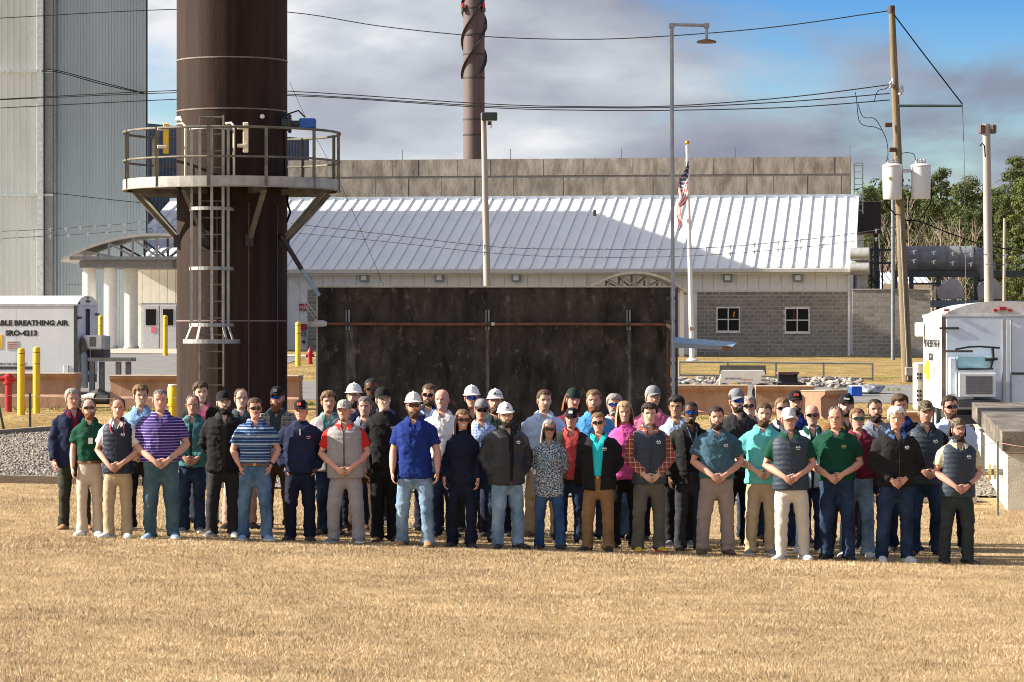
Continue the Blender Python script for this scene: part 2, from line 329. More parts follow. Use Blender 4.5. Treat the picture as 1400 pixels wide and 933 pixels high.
# ------------------------------------------------------------------ buildings
M_WHITE = mat('white_siding', (.76,.78,.80), .5, var=.06, scale=1.2)
M_TRIM = mat('white_trim', (.74,.73,.70), .45, var=.05)
M_ROOF = mat('white_metal_roof', (.74,.745,.75), .55, var=.05, scale=.8, spec=.35, stretch=(1,.2,1))
M_GUT = mat('grey_gutter', (.50,.49,.46), .5, var=.08)
M_MORT = mat('mortar', (.66,.63,.58), .95, var=.12, scale=3)
M_CMU = mat('concrete_block', (.27,.255,.24), .95, var=.30, scale=1.4, bump=.4, bscale=50, orand=.16)
M_GLASS = mat('dark_window_glass', (.010,.011,.013), .25, var=.1, spec=.12)
M_ALU = mat('aluminium_frame', (.62,.64,.66), .4, metal=.2, var=.05)
M_LAMP = mat('lamp_housing', (.24,.32,.40), .6, var=.1)
M_LENS = mat('lamp_lens', (.80,.82,.84), .3, var=.05)
FW = Frame(1160, 163, 7.2)
WB = thing('workshop_building', FW.W(FW.x(700), 0, gz(*FW.W(FW.x(700),0).xy)), 'long white building with a ribbed metal roof and grey block end wall', 'building')
xl, xr = FW.x(175), FW.x(1161); zb = .8; z_eave = FW.z(900,368); z_wall = FW.z(1000,397)
RUN = 14.0; z_rid = FW.z(780,272,RUN); xre = FW.x(1169,-.7)
# siding: flat sheet behind, vertical panels proud of it
FW.mb().box((xl,.15,zb),(xr,13.8,z_eave)).build('wall', M_WHITE, WB)
pw = .62
def siding(x0, x1, z0, z1, mt=None):
    me = None; n = int(round((x1-x0)/pw)); w = (x1-x0)/n
    for i in range(n):
        if me is None: me = MB().box((.012,0,0),(w-.012,.06,z1-z0), .008).mesh('siding_panel')
        o = link_mesh('siding_panel', me, mt or M_WHITE, WB); o.location = FW.W(x0+i*w, .1, z0)-BASE[WB]; o.rotation_euler.z = FW.th
xa, xb = FW.x(434), FW.x(800)
siding(FW.x(394), FW.x(425), z_wall-3.4, z_eave-.1); siding(FW.x(425), xb, z_wall, z_eave-.1)
siding(FW.x(945), xr, z_wall, z_eave-.1)
siding(FW.x(920), FW.x(945), FW.z(930,485), z_wall)
m = FW.mb(); m.box((FW.x(950),-.06,z_wall-.08),(xr+.05,.1,z_wall+.03)); m.build('flashing', M_TRIM, WB)
# block wall: joints recessed
bx0, bx1 = FW.x(953), xr; bz0 = FW.z(1060,489); CO = .2; BL = .4
WIN = [(FW.x(979.5), FW.x(1012), FW.z(995,454), FW.z(995,420)), (FW.x(1073), FW.x(1107), FW.z(1090,455), FW.z(1090,421))]
blk = FW.mb(); 
xs_ = [bx0, WIN[0][0], WIN[0][1], WIN[1][0], WIN[1][1], bx1]
for i in range(5):
    if i in (1,3):
        w = WIN[0 if i == 1 else 1]; blk.box((xs_[i],-.02,bz0-.6),(xs_[i+1],.15,w[2])); blk.box((xs_[i],-.02,w[3]),(xs_[i+1],.15,z_wall-.08))
    else: blk.box((xs_[i],-.02,bz0-.6),(xs_[i+1],.15,z_wall-.08))
BW = blk.build('block_wall', M_MORT, WB)
blkme = {}
def block(x0, x1, z, parent, fr, y=-.045, H=CO):
    w = round(x1-x0-.026, 3)
    if w < .05: return
    k = (w, H)
    if k not in blkme: blkme[k] = MB().box((0,0,0),(w,.06,H-.026), .004).mesh('concrete_block')
    o = link_mesh('concrete_block', blkme[k], M_CMU, parent); o.location = fr.W(x0+.013, y, z+.013)-BASE[parent]; o.rotation_euler.z = fr.th
def blocks(x0, x1, z0, z1, parent, fr, holes=(), y=-.045):
    r = 0; z = z1
    while z > z0-.15:
        z -= CO; x = x0-(BL/2 if r % 2 else 0)
        while x < x1-.01:
            spans = [(max(x,x0), min(x+BL,x1))]
            for h in holes:
                if z+CO > h[2]+.02 and z < h[3]-.02:
                    spans = [s for a, b in spans for s in ((a, min(b,h[0])), (max(a,h[1]), b)) if s[1]-s[0] > .04]
            for a, b in spans: block(a, b, z, parent, fr, y)
            x += BL
        r += 1
blocks(bx0, bx1, bz0, z_wall-.08, BW, FW, WIN)
for i, (a, b, c, d) in enumerate(WIN):
    m = FW.mb()
    m.box((a,-.07,c),(a+.07,.06,d)).box((b-.07,-.07,c),(b,.06,d)).box((a+.07,-.07,c),(b-.07,.06,c+.07)).box((a+.07,-.07,d-.07),(b-.07,.06,d))
    cx, cz = (a+b)/2, (c+d)/2; m.box((cx-.03,-.06,c+.07),(cx+.03,.05,d-.07)).box((a+.07,-.058,cz-.03),(cx-.03,.048,cz+.03)).box((cx+.03,-.058,cz-.03),(b-.07,.048,cz+.03))
    w = m.build('window', M_ALU, WB)
    for (q0, q1) in ((a+.07,cx-.03),(cx+.03,b-.07)):
        for (e0, e1) in ((c+.07,cz-.03),(cz+.03,d-.07)): FW.mb().box((q0,0,e0),(q1,.02,e1)).build('pane', M_GLASS, w)
    FW.mb().box((a-.05,-.1,c-.07),(b+.05,.0,c-.002)).build('sill', M_ALU, w)
    # things seen through the panes: an orange hose reel / red cords hanging inside
    k = FW.mb(); 
    if i == 0: k.tube([(b-.35,-.012,cz+.12),(b-.33,-.014,cz+.3),(b-.30,-.012,cz+.42)], .045, 6)
    else: k.tube([(a+.45,-.012,cz+.05),(a+.5,-.014,cz+.25),(a+.48,-.012,cz+.5)], .03, 6)
    k.build('hanging_gear', mat('gear_orange',(.7,.28,.03),.6) if i == 0 else mat('gear_red',(.35,.03,.03),.6), WB)
# roof
y0, z0, y1, z1 = -.75, z_eave+.02, RUN, z_rid
rl = FW.x(150)
m = FW.mb(); m.add([(rl,y0,z0),(xre,y0,z0),(xre,y1,z1),(rl,y1,z1),(rl,y0,z0-.12),(xre,y0,z0-.12),(xre,y1,z1-.12),(rl,y1,z1-.12)], [(0,1,2,3),(4,7,6,5),(0,4,5,1),(1,5,6,2),(2,6,7,3),(3,7,4,0)])
RF = m.build('roof', M_ROOF, WB)
sl = math.hypot(y1-y0, z1-z0); tilt = math.atan2(z1-z0, y1-y0)
ribme = MB().prism([(-.055,0),(-.035,.085),(.035,.085),(.055,0)], 0, sl).mesh('roof_rib')
x = xre-.03
while x > rl:
    o = link_mesh('roof_rib', ribme, M_ROOF, RF); o.location = FW.W(x, y0, z0+.002)-BASE[RF]; o.rotation_euler = (Matrix.Rotation(FW.th,3,'Z') @ Matrix.Rotation(tilt,3,'X')).to_euler(); x -= .665
FW.mb().box((rl,y1-.15,z1-.05),(xre+.1,y1+.35,z1+.17)).build('ridge_cap', mat('ridge_blue_grey',(.36,.42,.50),.5,var=.1), RF)
FW.mb().box((rl,y0-.16,z0-.24),(xre+.06,y0-.01,z0-.02), .02).build('gutter', M_GUT, WB)
FW.mb().box((rl,y0+.02,z0-.30),(xre,.14,z0-.14)).build('soffit', M_WHITE, WB)
m = FW.mb(); m.prism([(0,0),(.09,0),(.09,1),(0,1)],0,1); 
dx = FW.x(1159); m = FW.mb(); m.box((dx,-.2,bz0),(dx+.14,-.08,z0-.2), .01); m.build('downspout', M_TRIM, WB)
m = FW.mb(); m.box((FW.x(798),-.16,z_wall),(FW.x(798)+.12,-.02,z0-.2), .01); m.build('downspout', M_TRIM, WB)
for px in (498, 601, 706, 995, 1091):
    c = FW.at(px, 380); m = FW.mb(); m.box((c.x-.24,-.2,c.z-.22),(c.x+.24,.08,c.z+.22), .04); l = m.build('wall_lamp', M_LAMP, WB)
    FW.mb().box((c.x-.14,-.215,c.z-.13),(c.x+.14,-.19,c.z+.13), .01).build('lens', M_LENS, l)
c = FW.at(813,295,10.2); m = FW.mb(); m.tube([(c.x,10.2,c.z-.5),(c.x,10.2,c.z+.32)], .085, 10); m.build('vent_pipe', mat('vent_dark',(.10,.09,.09),.7), RF)
# entrance vestibule and doors under the arched canopy
FP = Frame(186, 152.5, 7.2); ve0, ve1 = FP.x(184), FP.x(262); vz1 = FP.z(220,366); M_CREAM = mat('cream_siding',(.80,.77,.69),.55,var=.05)
dz0, dz1 = FP.z(215,477), FP.z(215,418)
FP.mb().box((ve0,.1,.9),(ve1,9,vz1)).build('vestibule_wall', M_CREAM, WB)
m = FP.mb(); m.add([(ve0-.2,-.5,vz1+.02),(ve1+.2,-.5,vz1+.02),(ve1+.2,4.5,vz1+1.1),(ve0-.2,4.5,vz1+1.1),(ve0-.2,-.5,vz1-.1),(ve1+.2,-.5,vz1-.1),(ve1+.2,4.5,vz1+.95),(ve0-.2,4.5,vz1+.95)], [(0,1,2,3),(4,7,6,5),(0,4,5,1),(1,5,6,2),(2,6,7,3),(3,7,4,0)]); VR = m.build('vestibule_roof', M_ROOF, WB)
for k in range(6): FP.mb().bar((ve0+.1+k*.55,-.5,vz1+.06),(ve0+.1+k*.55,4.5,vz1+1.14), .09, .1).build('roof_rib', M_ROOF, VR)
n_ = int((ve1-ve0)/.4)
for k in range(n_): w_ = (ve1-ve0)/n_; FP.mb().box((ve0+k*w_+.01,.04,dz1+.12),(ve0+(k+1)*w_-.01,.11,vz1-.12), .008).build('siding_panel', M_CREAM, WB)
FP.mb().box((FP.x(193),.02,dz0-.05),(FP.x(246),.14,dz1+.1)).build('door_frame', mat('door_frame_grey',(.36,.38,.41),.6), WB)
for a, b in ((195.5,217.5),(219,241)):
    d = FP.mb().box((FP.x(a),-.04,dz0),(FP.x(b),.05,dz1), .01).build('door', mat('door_grey',(.46,.48,.53),.55,var=.06), WB)
    FP.mb().box((FP.x(a+4),-.055,FP.z(a,445)),(FP.x(b-4),.0,FP.z(a,423))).build('pane', M_GLASS, d)
FP.mb().box((FP.x(207),-.06,FP.z(207,455)),(FP.x(213),-.045,FP.z(207,447))).build('notice', mat('notice_pink',(.75,.12,.22),.7), WB)
# FDC sign, red box and hose inlets on the white wall beside the stack
s = FW.mb().box((FW.x(409),-.03,FW.z(414,424.5)),(FW.x(419.5),.08,FW.z(414,415.5))).build('sign', mat('sign_red',(.42,.02,.03),.5,var=.05), WB)
text_part('FDC', .27, mat('sign_white',(.85,.85,.85),.5,var=0), s, FW.M @ Matrix.Translation((FW.x(409.5), -.036, FW.z(414,423.2))) @ Matrix.Rotation(R(90),4,'X'))
FW.mb().box((FW.x(411),-.05,FW.z(414,451.5)),(FW.x(419),.08,FW.z(414,443))).build('alarm_box', mat('alarm_red',(.40,.02,.03),.5,var=.05), WB)
c = FW.at(415.5,456.5); m = FW.mb(); m.tube([(c.x,0,c.z),(c.x,-.3,c.z-.02)], .13, 12); m.build('hose_inlet', mat('inlet_chrome',(.25,.25,.26),.35,metal=.8), WB)
c = FW.at(415.5,467.5); m = FW.mb(); m.tube([(c.x,.05,c.z),(c.x,-.15,c.z)], .09, 10); m.build('drain_pipe', mat('inlet_dark',(.06,.06,.07),.5), WB)
q0, q1 = FW.x(420), FW.x(452); b2 = FW.mb().box((q0,.02,FW.z(430,489)),(q1,.16,FW.z(430,396))).build('block_wall', M_MORT, WB)
blocks(q0+.01, FW.x(438), FW.z(430,489), FW.z(430,396), b2, FW, y=-.005)

# retaining block wall beyond the downspout
FR = Frame(1164, 162.2, 7.2)
rz = FR.z(1220,397); rx = FR.x(1272)
RW = thing('block_retaining_wall', FR.W(rx/2, 0, gz(*FR.W(rx/2,0).xy)), 'weathered grey block wall running on from the white building behind the wooden pole', 'wall')
c2 = FR.mb().box((.05,-.02,.7),(rx,.3,rz)).build('core', M_MORT, RW)
blocks(.05, rx, FR.z(1220,490), rz, c2, FR); FR.mb().box((.0,-.08,rz+.004),(rx+.05,.34,rz+.07), .01).build('coping', mat('coping',(.36,.34,.32),.9), RW)

# concrete bund wall behind the roof, cast in two lifts of panels
FC = Frame(395, 186.5, 7.2)
cl, cr = FC.x(394), FC.x(1163); ct = FC.z(780,217); cm = FC.z(780,241.5)
CWL = thing('concrete_bund_wall', FC.W(cr/2,0,1.2), 'long stained concrete wall standing above the white metal roof', 'wall')
M_BUND = mat('stained_concrete', (.21,.18,.145), .95, col2=(.50,.45,.38), scale=1.5, stretch=(1.3,1.3,.5), bump=.4, bscale=6, orand=.12, ramp=(.3,.7))
FC.mb().box((cl,.03,.5),(cr,1.2,ct-.02)).build('core', mat('bund_joint',(.36,.34,.31),.95,var=.1), CWL)
for row, (za, zz) in enumerate(((.9, cm-.07),(cm+.07, ct))):
    x = cl
    while x < cr-.3:
        w = min(random.choice((2.0,2.4,2.4,3.0,1.6)), cr-x); FC.mb().box((x+.02,-.02-random.uniform(0,.02),za),(x+w-.02,.05,zz)).build('wall_panel', M_BUND, CWL); x += w
for px in (550,698,850,1005,1162):
    c = FC.at(px, 217, .4); m = FC.mb(); m.tube([(c.x,.4,ct-.1),(c.x,.4,ct+.62)], .018, 6); m.build('lightning_rod', mat('rod_dark',(.05,.05,.055),.6), CWL)
m = FC.mb(); c = FC.at(1168,235,.2)
m.bar((c.x,-.1,ct-3.4),(c.x,-.1,ct-.4), .07).bar((c.x+.5,-.1,ct-3.4),(c.x+.5,-.1,ct-.4), .07).bar((c.x,-.1,ct-.4),(c.x+.5,-.1,ct-.4), .05)
for k in range(8): m.bar((c.x,-.1,ct-3.2+k*.38),(c.x+.5,-.1,ct-3.2+k*.38), .04)
m.build('ladder', mat('galv_dark',(.22,.24,.26),.6,metal=.3), CWL)

# tall process building at the edge of frame
TB = thing('tall_process_building', (-26,160,gz(-26,160)), 'tall blue grey ribbed metal building rising out of the picture behind the canopy', 'building')
TOP = CZ+20.6
a = Vector(((200-700)/F*158, 158, 0)); b = Vector((-21.4, 176.2, 0)); L0 = Vector((-52,160.5,0)); L1 = Vector((-52,181,0))
def wall_of(p, q, z0, z1, mtl, name, pitch=.0, depth=.0, parent=TB, th=.3):
    """wall between two plan points with folded ribs"""
    d = (q-p); n = d.length; d.normalize(); nn = Vector((d.y,-d.x,0)); m = MB(); pts = []
    if pitch:
        k = int(n/pitch)
        for i in range(k):
            s0 = i*n/k; w = n/k
            pts += [(s0,0),(s0+w*.62,0),(s0+w*.70,depth),(s0+w*.92,depth)]
        pts.append((n,0))
    else: pts = [(0,0),(n,0)]
    vs = [p+d*s+nn*h+Vector((0,0,z0)) for s, h in pts]+[p+d*s+nn*h+Vector((0,0,z1)) for s, h in pts]; k = len(pts)
    m.add(vs, [(i,i+1,i+1+k,i+k) for i in range(k-1)]); return m.build(name, mtl, parent)
M_TB = mat('blue_grey_cladding', (.30,.365,.41), .55, var=.07, scale=.35, stretch=(1,1,.3))
M_TB2 = mat('pale_cladding', (.60,.64,.62), .5, var=.08, scale=.5, stretch=(1,1,.3))
MB().add([(*L0.xy,.5),(*a.xy,.5),(*b.xy,.5),(*L1.xy,.5),(*L0.xy,TOP),(*a.xy,TOP),(*b.xy,TOP),(*L1.xy,TOP)], [(0,1,2,3),(4,5,6,7),(0,1,5,4),(1,2,6,5),(2,3,7,6),(3,0,4,7)]).build('core', M_TB, TB)
f0 = Vector(((76-700)/F*158.4,158.4,0)); off = Vector((0,-.06,0))
wall_of(f0+off, a+off, .6, TOP+.05, M_TB, 'cladding', .16, .03)
wall_of(a+Vector((.05,0,0)), b+Vector((.05,0,0)), .6, TOP+.04, M_TB, 'cladding', .3, .03)
g0 = Vector(((-30-700)/F*157.6,157.6,0)); g1 = Vector(((52-700)/F*157.6,157.6,0))
wall_of(g0, g1, .6, TOP, M_TB2, 'pale_cladding', .285, .05); wall_of(g1, Vector((g1.x,158.6,0)), .6, TOP, M_TB2, 'pale_return')
MB().box((g0.x,157.65,.6),(g1.x,158.5,TOP-.05)).build('bay_core', M_TB2, TB)
h = Vector(((57-700)/F*158,158,0))
MB().box((g1.x-.02,157.45,.6),(g1.x+.26,157.75,TOP)).build('corner_trim', mat('corner_pale',(.62,.66,.66),.5), TB)
MB().box((g1.x+.27,158.1,.6),(f0.x-.1,158.3,TOP)).build('infill_panel', mat('infill_grey',(.30,.31,.31),.6,var=.1), TB)
MB().tube([(f0.x,158.1,.7),(f0.x,158.1,TOP)], .07, 8).build('downpipe', mat('pipe_teal',(.20,.25,.27),.5), TB)
for py in (98,267):
    z = CZ+(HY-py)/F*157.5; MB().box((g0.x,157.4,z-.05),(g1.x-.03,157.56,z+.07)).build('girt_trim', mat('corner_pale',(.62,.66,.66),.5), TB)
    MB().box((g1.x+.27,157.95,z-.02),(f0.x-.08,158.08,z+.10)).build('girt_trim', mat('corner_pale',(.62,.66,.66),.5), TB)
z = CZ+(HY-389)/F*157; MB().box((P(92,0,157).x,157.3,z-.05),(P(113,0,157).x,157.4,z+.03)).build('door_bar', mat('galv_dark',(.22,.24,.26),.6), TB)
# dark annex between the tall building and the bund wall
DA = thing('dark_annex_building', (-17,186,gz(-17,186)), 'dark slate metal building showing on both sides of the big stack behind the platform', 'building')
p, q = Vector(((188-700)/F*184.2,184.2,0)), Vector(((422-700)/F*200,200,0)); zt = CZ+(HY-168)/F*184.5
M_DA = mat('slate_cladding', (.085,.115,.155), .6, var=.15, scale=.5)
wall_of(p, q, .6, zt, M_DA, 'cladding', .35, .05, DA)
p2, q2 = p+Vector((-4,14,0)), q+Vector((-4,14,0))
MB().add([(*p.xy,.6),(*q.xy,.6),(*q2.xy,.6),(*p2.xy,.6),(*p.xy,zt-.02),(*q.xy,zt-.02),(*q2.xy,zt-.02),(*p2.xy,zt-.02)], [(4,5,6,7),(1,2,6,5),(2,3,7,6),(3,0,4,7)]).build('shell', M_DA, DA)

# arched entrance canopies
M_CAN = mat('canopy_grey', (.20,.21,.215), .5, var=.06); M_CANT = mat('canopy_top', (.46,.45,.42), .5)
def canopy(name, label, pxl, pxr, apex, spring, chord, D, depth, bays, right_spring=None):
    xl, xr = (pxl-700)/F*D, (pxr-700)/F*D; zs = CZ+(HY-spring)/F*D; za = CZ+(HY-apex)/F*D; zc = CZ+(HY-chord)/F*D
    root = thing(name, ((xl+xr)/2, D, zc-2.5), label, 'canopy'); n = 28
    arc = [(xl+(xr-xl)*i/n, zs+(za-zs)*(1-(2*i/n-1)**2)) for i in range(n+1)]
    m = MB(); t = .13
    for k in range(n):
        (x0,z0),(x1,z1) = arc[k], arc[k+1]
        m.add([(x0,D-.1,z0),(x1,D-.1,z1),(x1,D+depth,z1),(x0,D+depth,z0),(x0,D-.1,z0-t),(x1,D-.1,z1-t),(x1,D+depth,z1-t),(x0,D+depth,z0-t)], [(0,1,2,3),(4,7,6,5),(0,4,5,1),(2,6,7,3)])
    m.build('arched_roof', M_CANT, root)
    f = lambda x: zs+(za-zs)*(1-(2*(x-xl)/(xr-xl)-1)**2)-t
    for dd in (0.1, depth-.2):
        y = D+dd
        MB().bar((xl+(xr-xl)*.045,y,zc),(xr-(xr-xl)*.045,y,zc), .16, .16).build('bottom_chord', M_CAN, root)
        pts = [xl+(xr-xl)*(i+1)/(bays+1) for i in range(bays)]
        for i, x in enumerate(pts):
            if f(x)-zc > .25: MB().bar((x,y,zc+.08),(x,y,f(x)), .11).build('truss_post', M_CAN, root)
            if i+1 < len(pts):
                a_, b_ = ((x,f(x)-.05),(pts[i+1],zc+.08)) if i < bays//2 else ((x,zc+.08),(pts[i+1],f(pts[i+1])-.05))
                MB().bar((a_[0],y,a_[1]),(b_[0],y,b_[1]), .09).build('truss_brace', M_CAN, root)
    return root, zc
CN, zc = canopy('entrance_canopy', 'grey arched truss canopy on white columns beside the tall building', 83, 345, 319, 354, 353, 146, 5.0, 7)
MB().box((P(112,0,147).x,146.2,zc-.45),(P(238,0,147).x,150.6,zc-.1)).build('beam', mat('canopy_beam',(.16,.155,.15),.7), CN)
M_COLW = mat('column_white', (.72,.71,.67), .55, var=.05)
for px, D, top, nm in ((122,147.5,363,'white round canopy column half hidden behind the small white trailer'),(151,146.8,364,'white round canopy column standing between its two neighbours'),(179.5,148.5,364,'white round canopy column beside the grey double doors')):
    g = onground(px, D); r = 9/F*D; zt = CZ+(HY-top)/F*D
    cth = thing('canopy_column', g, nm, 'column', 'canopy columns')
    MB().lathe([(r,-.3),(r,zt-g.z-.001),(0,zt-g.z)], g, 24).build('shaft', M_COLW, cth, True)
    MB().lathe([(r*1.16,-.3),(r*1.16,.14),(r*1.02,.18)], g, 24).build('base', mat('column_base',(.50,.46,.40),.8), cth)
CN2, zc2 = canopy('side_door_canopy', 'pale arched truss canopy over the side door above the dark wall', 797, 941, 371, 399, 394, 156.5, 5.5, 7)
for px in (806,932):
    x = P(px,0,157).x; MB().bar((x,157,gz(x,157)),(x,157,zc2+.1), .22).build('post', M_TRIM, CN2)
# ------------------------------------------------------------------ big stack with platform and caged ladder
M_STACK = mat('weathered_steel_brown', (.013,.0072,.0056), .75, spec=.18, col2=(.044,.025,.019), scale=1.3, stretch=(3,3,.22), bump=.25, bscale=30, ramp=(.3,.7))
M_GALV = mat('galvanised_steel', (.27,.28,.29), .5, metal=.35, col2=(.42,.41,.37), scale=5)
M_GALVD = mat('dull_steel', (.10,.095,.08), .6, metal=.3, col2=(.20,.18,.14), scale=5)
M_YEL = mat('safety_yellow', (.80,.50,.015), .45, var=.08, scale=4)
M_BLACK = mat('black_cable', (.006,.006,.007), .8, spec=.08)
SD = 56.0; sc_ = (317.3-700)/F*SD; SR = 75.4/F*SD; sg = gz(sc_, SD)
zpx = lambda py, D=SD: CZ+(HY-py)/F*D
ST = thing('exhaust_stack', (sc_, SD, sg), 'wide dark brown steel exhaust stack with a ring platform, rising out of the picture', 'chimney')
prof = [(SR*1.02,-.3)]; seams = [439,153.5,84.5,-40]
zs_ = [sg-.3]+[zpx(s) for s in seams]+[zpx(-330)]
for i in range(len(zs_)-1):
    MB().lathe([(SR,zs_[i]-sg+.012),(SR,zs_[i+1]-sg-.012)], (sc_,SD,sg), 72).build('shell_course', M_STACK, ST, True)
    MB().lathe([(SR-.012,zs_[i+1]-sg-.014),(SR+.007,zs_[i+1]-sg-.012),(SR+.007,zs_[i+1]-sg+.012),(SR-.012,zs_[i+1]-sg+.014)], (sc_,SD,sg), 72).build('weld_seam', mat('weld_seam',(.17,.13,.12),.6), ST)
MB().lathe([(SR-.03,0),(SR-.03,zs_[-1]-sg)], (sc_,SD,sg), 48).build('liner', M_BLACK, ST)
c = Vector((sc_, SD, 0))
def ring(r, z, th=.022, n=48, a0=0, a1=2*math.pi, mtl=M_GALVD, name='rail', parent=ST, flat=None):
    pts = [c+Vector((r*math.cos(a0+(a1-a0)*i/n), r*math.sin(a0+(a1-a0)*i/n), z)) for i in range(n+1)]
    return MB().tube(pts, th, 8).build(name, mtl, parent, True)
PR = 147.5/F*SD; zd = zpx(259.5); zt_ = zpx(250)
# deck, toe plate, rails, posts
MB().lathe([(SR+.02,zd-sg+.03),(PR-.02,zd-sg+.03),(PR-.02,zd-sg+.06),(SR+.02,zd-sg+.06)], (sc_,SD,sg), 48).build('platform_deck', mat('deck_steel',(.17,.165,.16),.7,metal=.3), ST)
MB().lathe([(PR,zd-sg-.02),(PR+.012,zd-sg-.02),(PR+.012,zd-sg+.16),(PR,zd-sg+.16),(PR,zd-sg-.02)], (sc_,SD,sg), 48).build('toe_plate', M_GALV, ST)
MB().lathe([(PR-.05,zd-sg-.035),(PR+.03,zd-sg-.035),(PR+.03,zd-sg-.02),(PR-.05,zd-sg-.02)], (sc_,SD,sg), 48).build('rim_angle', mat('rim_ochre',(.24,.21,.14),.7), ST)
ring(PR, zpx(183), .024, name='top_rail'); ring(PR, zpx(222), .021, name='mid_rail')
for k in range(12):
    q = R(-90+15+30*k+8); p = c+Vector((PR*math.cos(q), PR*math.sin(q), 0))
    MB().bar(p+Vector((0,0,zd-.04)), p+Vector((0,0,zpx(183)+.02)), .055, .055).build('rail_post', mat('post_ochre',(.33,.29,.19),.6,col2=(.45,.42,.33)) if k in (5,6,7) else M_GALVD, ST)
# gates with yellow bars, ladder cage top
def onring(px, r): 
    x = (px-700)/F*(SD-.8*r); dx = x-sc_; return Vector((x, SD-math.sqrt(max(r*r-dx*dx,0)), 0))
for px in (222, 333):
    p = onring(px, PR*.97)
    MB().box((p.x+.02,p.y-.02,zpx(217)),(p.x+.115,p.y+.02,zpx(177)), .008).build('gate_panel', M_YEL if px < 300 else mat('gate_cream',(.80,.74,.52),.5), ST)
    for py in (184,208): MB().box((p.x-.08,p.y-.05,zpx(py)-.03),(p.x+.09,p.y+.04,zpx(py)+.03), .01).build('gate_hinge', mat('hinge_cream',(.66,.61,.45),.5), ST)
for px in (255,322):
    p = onring(px, PR*.8); MB().tube([p+Vector((0,0,zpx(253))),p+Vector((0,0,zpx(180)+.0)),p+Vector((-.05,.05,zpx(176))),p+Vector((-.16,.1,zpx(176.5)))], .022, 8).build('grab_rail', mat('hinge_cream',(.50,.46,.34),.5), ST)
# braces
for k in range(8):
    q = R(-112+45*k); d = Vector((math.cos(q), math.sin(q), 0))
    p0, p1 = c+d*(PR-.1)+Vector((0,0,zd-.06)), c+d*(SR+.02)+Vector((0,0,zpx(330)))
    MB().bar(p0, p1, .075, .075).build('platform_brace', M_GALVD, ST)
    MB().bar(c+d*(SR)+Vector((0,0,zd-.06)), p0, .06, .10).build('deck_beam', M_GALVD, ST)
    MB().box((p1.x-.07,p1.y-.07,p1.z-.12),(p1.x+.07,p1.y+.07,p1.z+.10)).build('brace_bracket', mat('bracket_dark',(.03,.028,.03),.7), ST)
# ladder on the camera side
lx0, lx1 = (272.5-700)/F*(SD-1.2), (305.3-700)/F*(SD-1.2); ly = SD-math.sqrt(SR**2-((lx0+lx1)/2-sc_)**2)-.22
LD = MB().bar((lx0,ly,zpx(527)),(lx0,ly,zpx(166)), .03, .06).bar((lx1,ly,zpx(527)),(lx1,ly,zpx(164)), .03, .06).build('ladder', mat('ladder_brass',(.26,.22,.14),.6,col2=(.40,.36,.26)), ST)
z = zpx(525)
rungme = MB().tube([(0,0,0),(lx1-lx0,0,0)], .014, 6).mesh('rung')
while z < zpx(166):
    o = link_mesh('rung', rungme, M_GALVD, LD); o.location = Vector((lx0,ly,z))-BASE[ST]; z += .2985
lcx = (lx0+lx1)/2
def hoop(z, hw, dp, h, mtl=M_GALV, name='cage_hoop', yb=None):
    """flat strap round the ladder, open at the back"""
    pts = []; yb = ly+.05
    for i in range(17):
        q = math.pi*(i/16); pts.append((lcx-hw*math.cos(q), yb-dp*math.sin(q)**.8))
    pts = [(lcx-hw,yb+.12)]+pts+[(lcx+hw,yb+.12)]
    m = MB(); n = len(pts); vs = []
    for s in (0,1):
        for (x,y) in pts: vs += [(lcx+(x-lcx)*(1-.03*s), yb+(y-yb)*(1-.03*s), z-h/2), (lcx+(x-lcx)*(1-.03*s), yb+(y-yb)*(1-.03*s), z+h/2)]
    fs = []
    for i in range(n-1):
        a, b = 2*i, 2*n+2*i; fs += [(a,a+2,a+3,a+1),(b,b+1,b+3,b+2),(a,b,b+2,a+2),(a+1,a+3,b+3,b+1)]
    return m.add(vs, fs).build(name, mtl, ST)
HW = 30/F*(SD-1.3); HF = 38.5/F*(SD-1.4)
for py in (286,367.5,444.5): hoop(zpx(py,SD-1.4), HW, .68, .06)
hoop(zpx(176,SD-1.4), HW, .68, .06); hoop(zpx(467,SD-1.5), HF, .80, .075)
for px in (261.5,274.5,291,305.5,311.5):
    t = ((px-700)/F*(SD-1.6)-lcx)/HW; t = max(-.985,min(.985,t)); q = math.acos(-t)
    x = lcx-HW*math.cos(q); y = ly+.05-.665*math.sin(q)**.8; xf = lcx-HF*math.cos(q); yf = ly+.05-.785*math.sin(q)**.8
    MB().bar((x,y,zpx(446,SD-1.4)),(x,y,zpx(176,SD-1.4)), .012, .05, up=(1,0,0)).build('cage_strap', M_GALV, ST)
    MB().bar((xf,yf,zpx(465,SD-1.4)),(x,y,zpx(446,SD-1.4)), .045, .012).build('cage_flare', M_GALV, ST)
